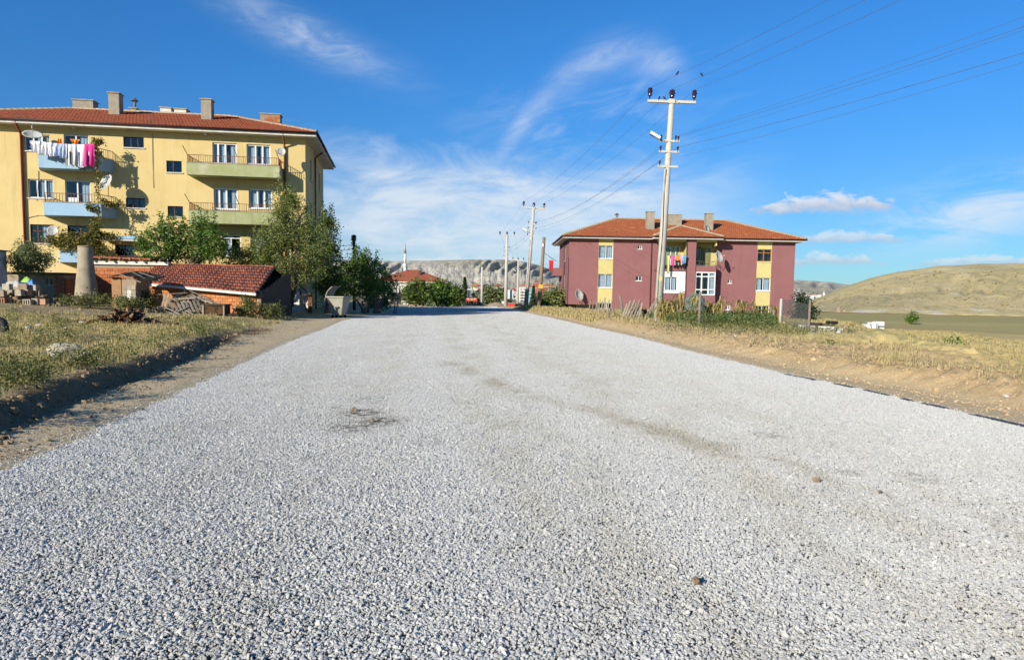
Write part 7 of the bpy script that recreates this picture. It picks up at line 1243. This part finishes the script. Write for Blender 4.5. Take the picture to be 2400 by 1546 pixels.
# blue tank, tilted pickets, firewood and boards
q = Vector((X(1628, 44), 44, gz(X(1628, 44), 44))); tk = thing('water_tank', 'faded blue tank standing among the maize', 'tank', q); MB().lathe([(0.05, 0), (0.55, 0.02), (0.62, 0.2), (0.62, 0.85), (0.56, 1.1), (0.36, 1.3), (0.2, 1.34)], 24).build('tank_body', MT['tank'], tk, True); MB().lathe([(0.2, 1.33), (0.22, 1.35), (0.22, 1.42), (0.05, 1.44)], 16).build('tank_cap', MT['tank'], tk)
pf = thing('picket_fence', 'crooked grey picket panel at the left of the garden', 'fence', Vector((X(1410, 47), 47, gz(X(1410, 47), 47))))
for k in range(8): MB().bar((-0.85 + k * 0.2, 0.03 * (k % 2), -0.1), (-0.72 + k * 0.2 + random.uniform(-.08, .08), 0.1, 0.85 + 0.3 * random.random()), 0.09, 0.025).build('picket', MT['grey_wood'], pf)
for z in (0.35, 0.7): MB().bar((-0.9, 0.09, z), (0.75, 0.12, z + 0.04), 0.06, 0.04).build('rail', MT['grey_wood'], pf)
fire = [(1462, 742, 1478, 706), (1468, 744, 1488, 704), (1475, 746, 1492, 712), (1484, 748, 1500, 702), (1490, 747, 1502, 716), (1458, 736, 1470, 712), (1497, 748, 1506, 710), (1512, 744, 1530, 712), (1518, 746, 1536, 706), (1470, 750, 1508, 748), (1424, 738, 1431, 722), (1442, 741, 1437, 724)]
for i, (x0, y0, x1, y1) in enumerate(fire):
    a, b = P(x0, y0, 40.5), P(x1, y1, 41.2); a.z = gz(a.x, a.y); tag(MB().tube([a, a.lerp(b, .5), b], [0.06, 0.055, 0.05], 7).build('log', MT['grey_wood'], None), ('leftmost long log leaning in the firewood', 'second log leaning in the firewood', 'third log leaning in the firewood', 'tallest log leaning in the firewood', 'short log at the right of the firewood', 'short log at the left of the firewood', 'rightmost log of the firewood row', 'left of two poles leaning beside the near power pole', 'right of two poles leaning beside the near power pole', 'pale board lying flat before the firewood', 'broken stump of a stake left of the firewood', 'leaning stump of a stake left of the firewood')[i], 'log', 'logs along the garden edge')
rng = np.random.default_rng(77); n = 110; x = X(1490, 42) + rng.normal(0, 0.55, n); y = 42 + rng.normal(0, 0.3, n); s = rng.uniform(0.06, 0.18, n); vv, ff = stones(rng, x, y, ground_z(x, y) + rng.uniform(0, 0.75, n) * np.exp(-((x - X(1490, 42)) / 0.7) ** 2), s, 0.5); tag(npmesh('brushwood', vv, ff, MT['clod_dark']), kind='stuff')
# slabs, pipe and cask beyond the wire mesh
def slab(label, px0, px1, py0, py1, Y, mat, d=0.8, name='concrete_slab', rx=0.0):
    a, b = P(px0, py1, Y), P(px1, py0, Y); o = MB().box(0, b.x - a.x, 0, d, 0, b.z - a.z).build(name, mat, None, bevel=0.02); o.location = (a.x, Y, a.z); o.rotation_euler = (0, rx, 0.1); return tag(o, label, 'slab', 'slabs beyond the fence')
slab('large cream concrete slab right of the corner fence post', 1903, 1962, 764, 790, 29.5, MT['off_white'], 1.2, rx=0.03); slab('small cream slab right of the large one', 1955, 1990, 770, 784, 30.5, MT['off_white'], 0.8); slab('dark beam lying on the large cream slab', 1902, 1960, 756, 763, 30.0, MT['dark_wood'], 0.3, 'beam', 0.06)
a = P(1938, 755, 30.2); tag(MB().tube([a, P(1962, 756, 30.4)], 0.07, 10).build('black_pipe', MT['black'], None), 'short black pipe lying on the slabs', 'pipe'); a = P(1982, 775, 29.8); ck = thing('cask', 'small round cask beside the slabs', 'cask', (a.x, a.y, gz(a.x, a.y) - 0.02)); hc = P(1982, 762, 29.8).z - ck.location.z; MB().lathe([(0.08, 0), (0.09, 0.05), (0.12, hc * .5), (0.09, hc)], 14).build('body', MT['mortar'], ck, True)
# white building blocks out in the field
for i, (p0, p1, q0, q1, lb) in enumerate(((2030, 2042, 764, 774, 'small white block at the left of the field stack'), (2046, 2058, 760, 777, 'white block with a dark gap in the field stack'), (2060, 2066, 760, 775, 'narrow white slab in the middle of the field stack'), (2067, 2086, 759, 769, 'large white block on top at the right of the field stack'), (2064, 2090, 769, 778, 'long white block at the right foot of the field stack'))):
    a, b = P(p0, q1, 62), P(p1, q0, 62); zz = min(a.z, gz(a.x, 62)); mb = MB().box(0, b.x - a.x, 0, 0.8, 0, b.z - a.z); o = mb.build('white_block', MT['pvc'], None, bevel=0.03); o.location = (a.x, 62 + 0.3 * i, a.z + 0.16); tag(o, lb, 'block', 'white blocks in the field')
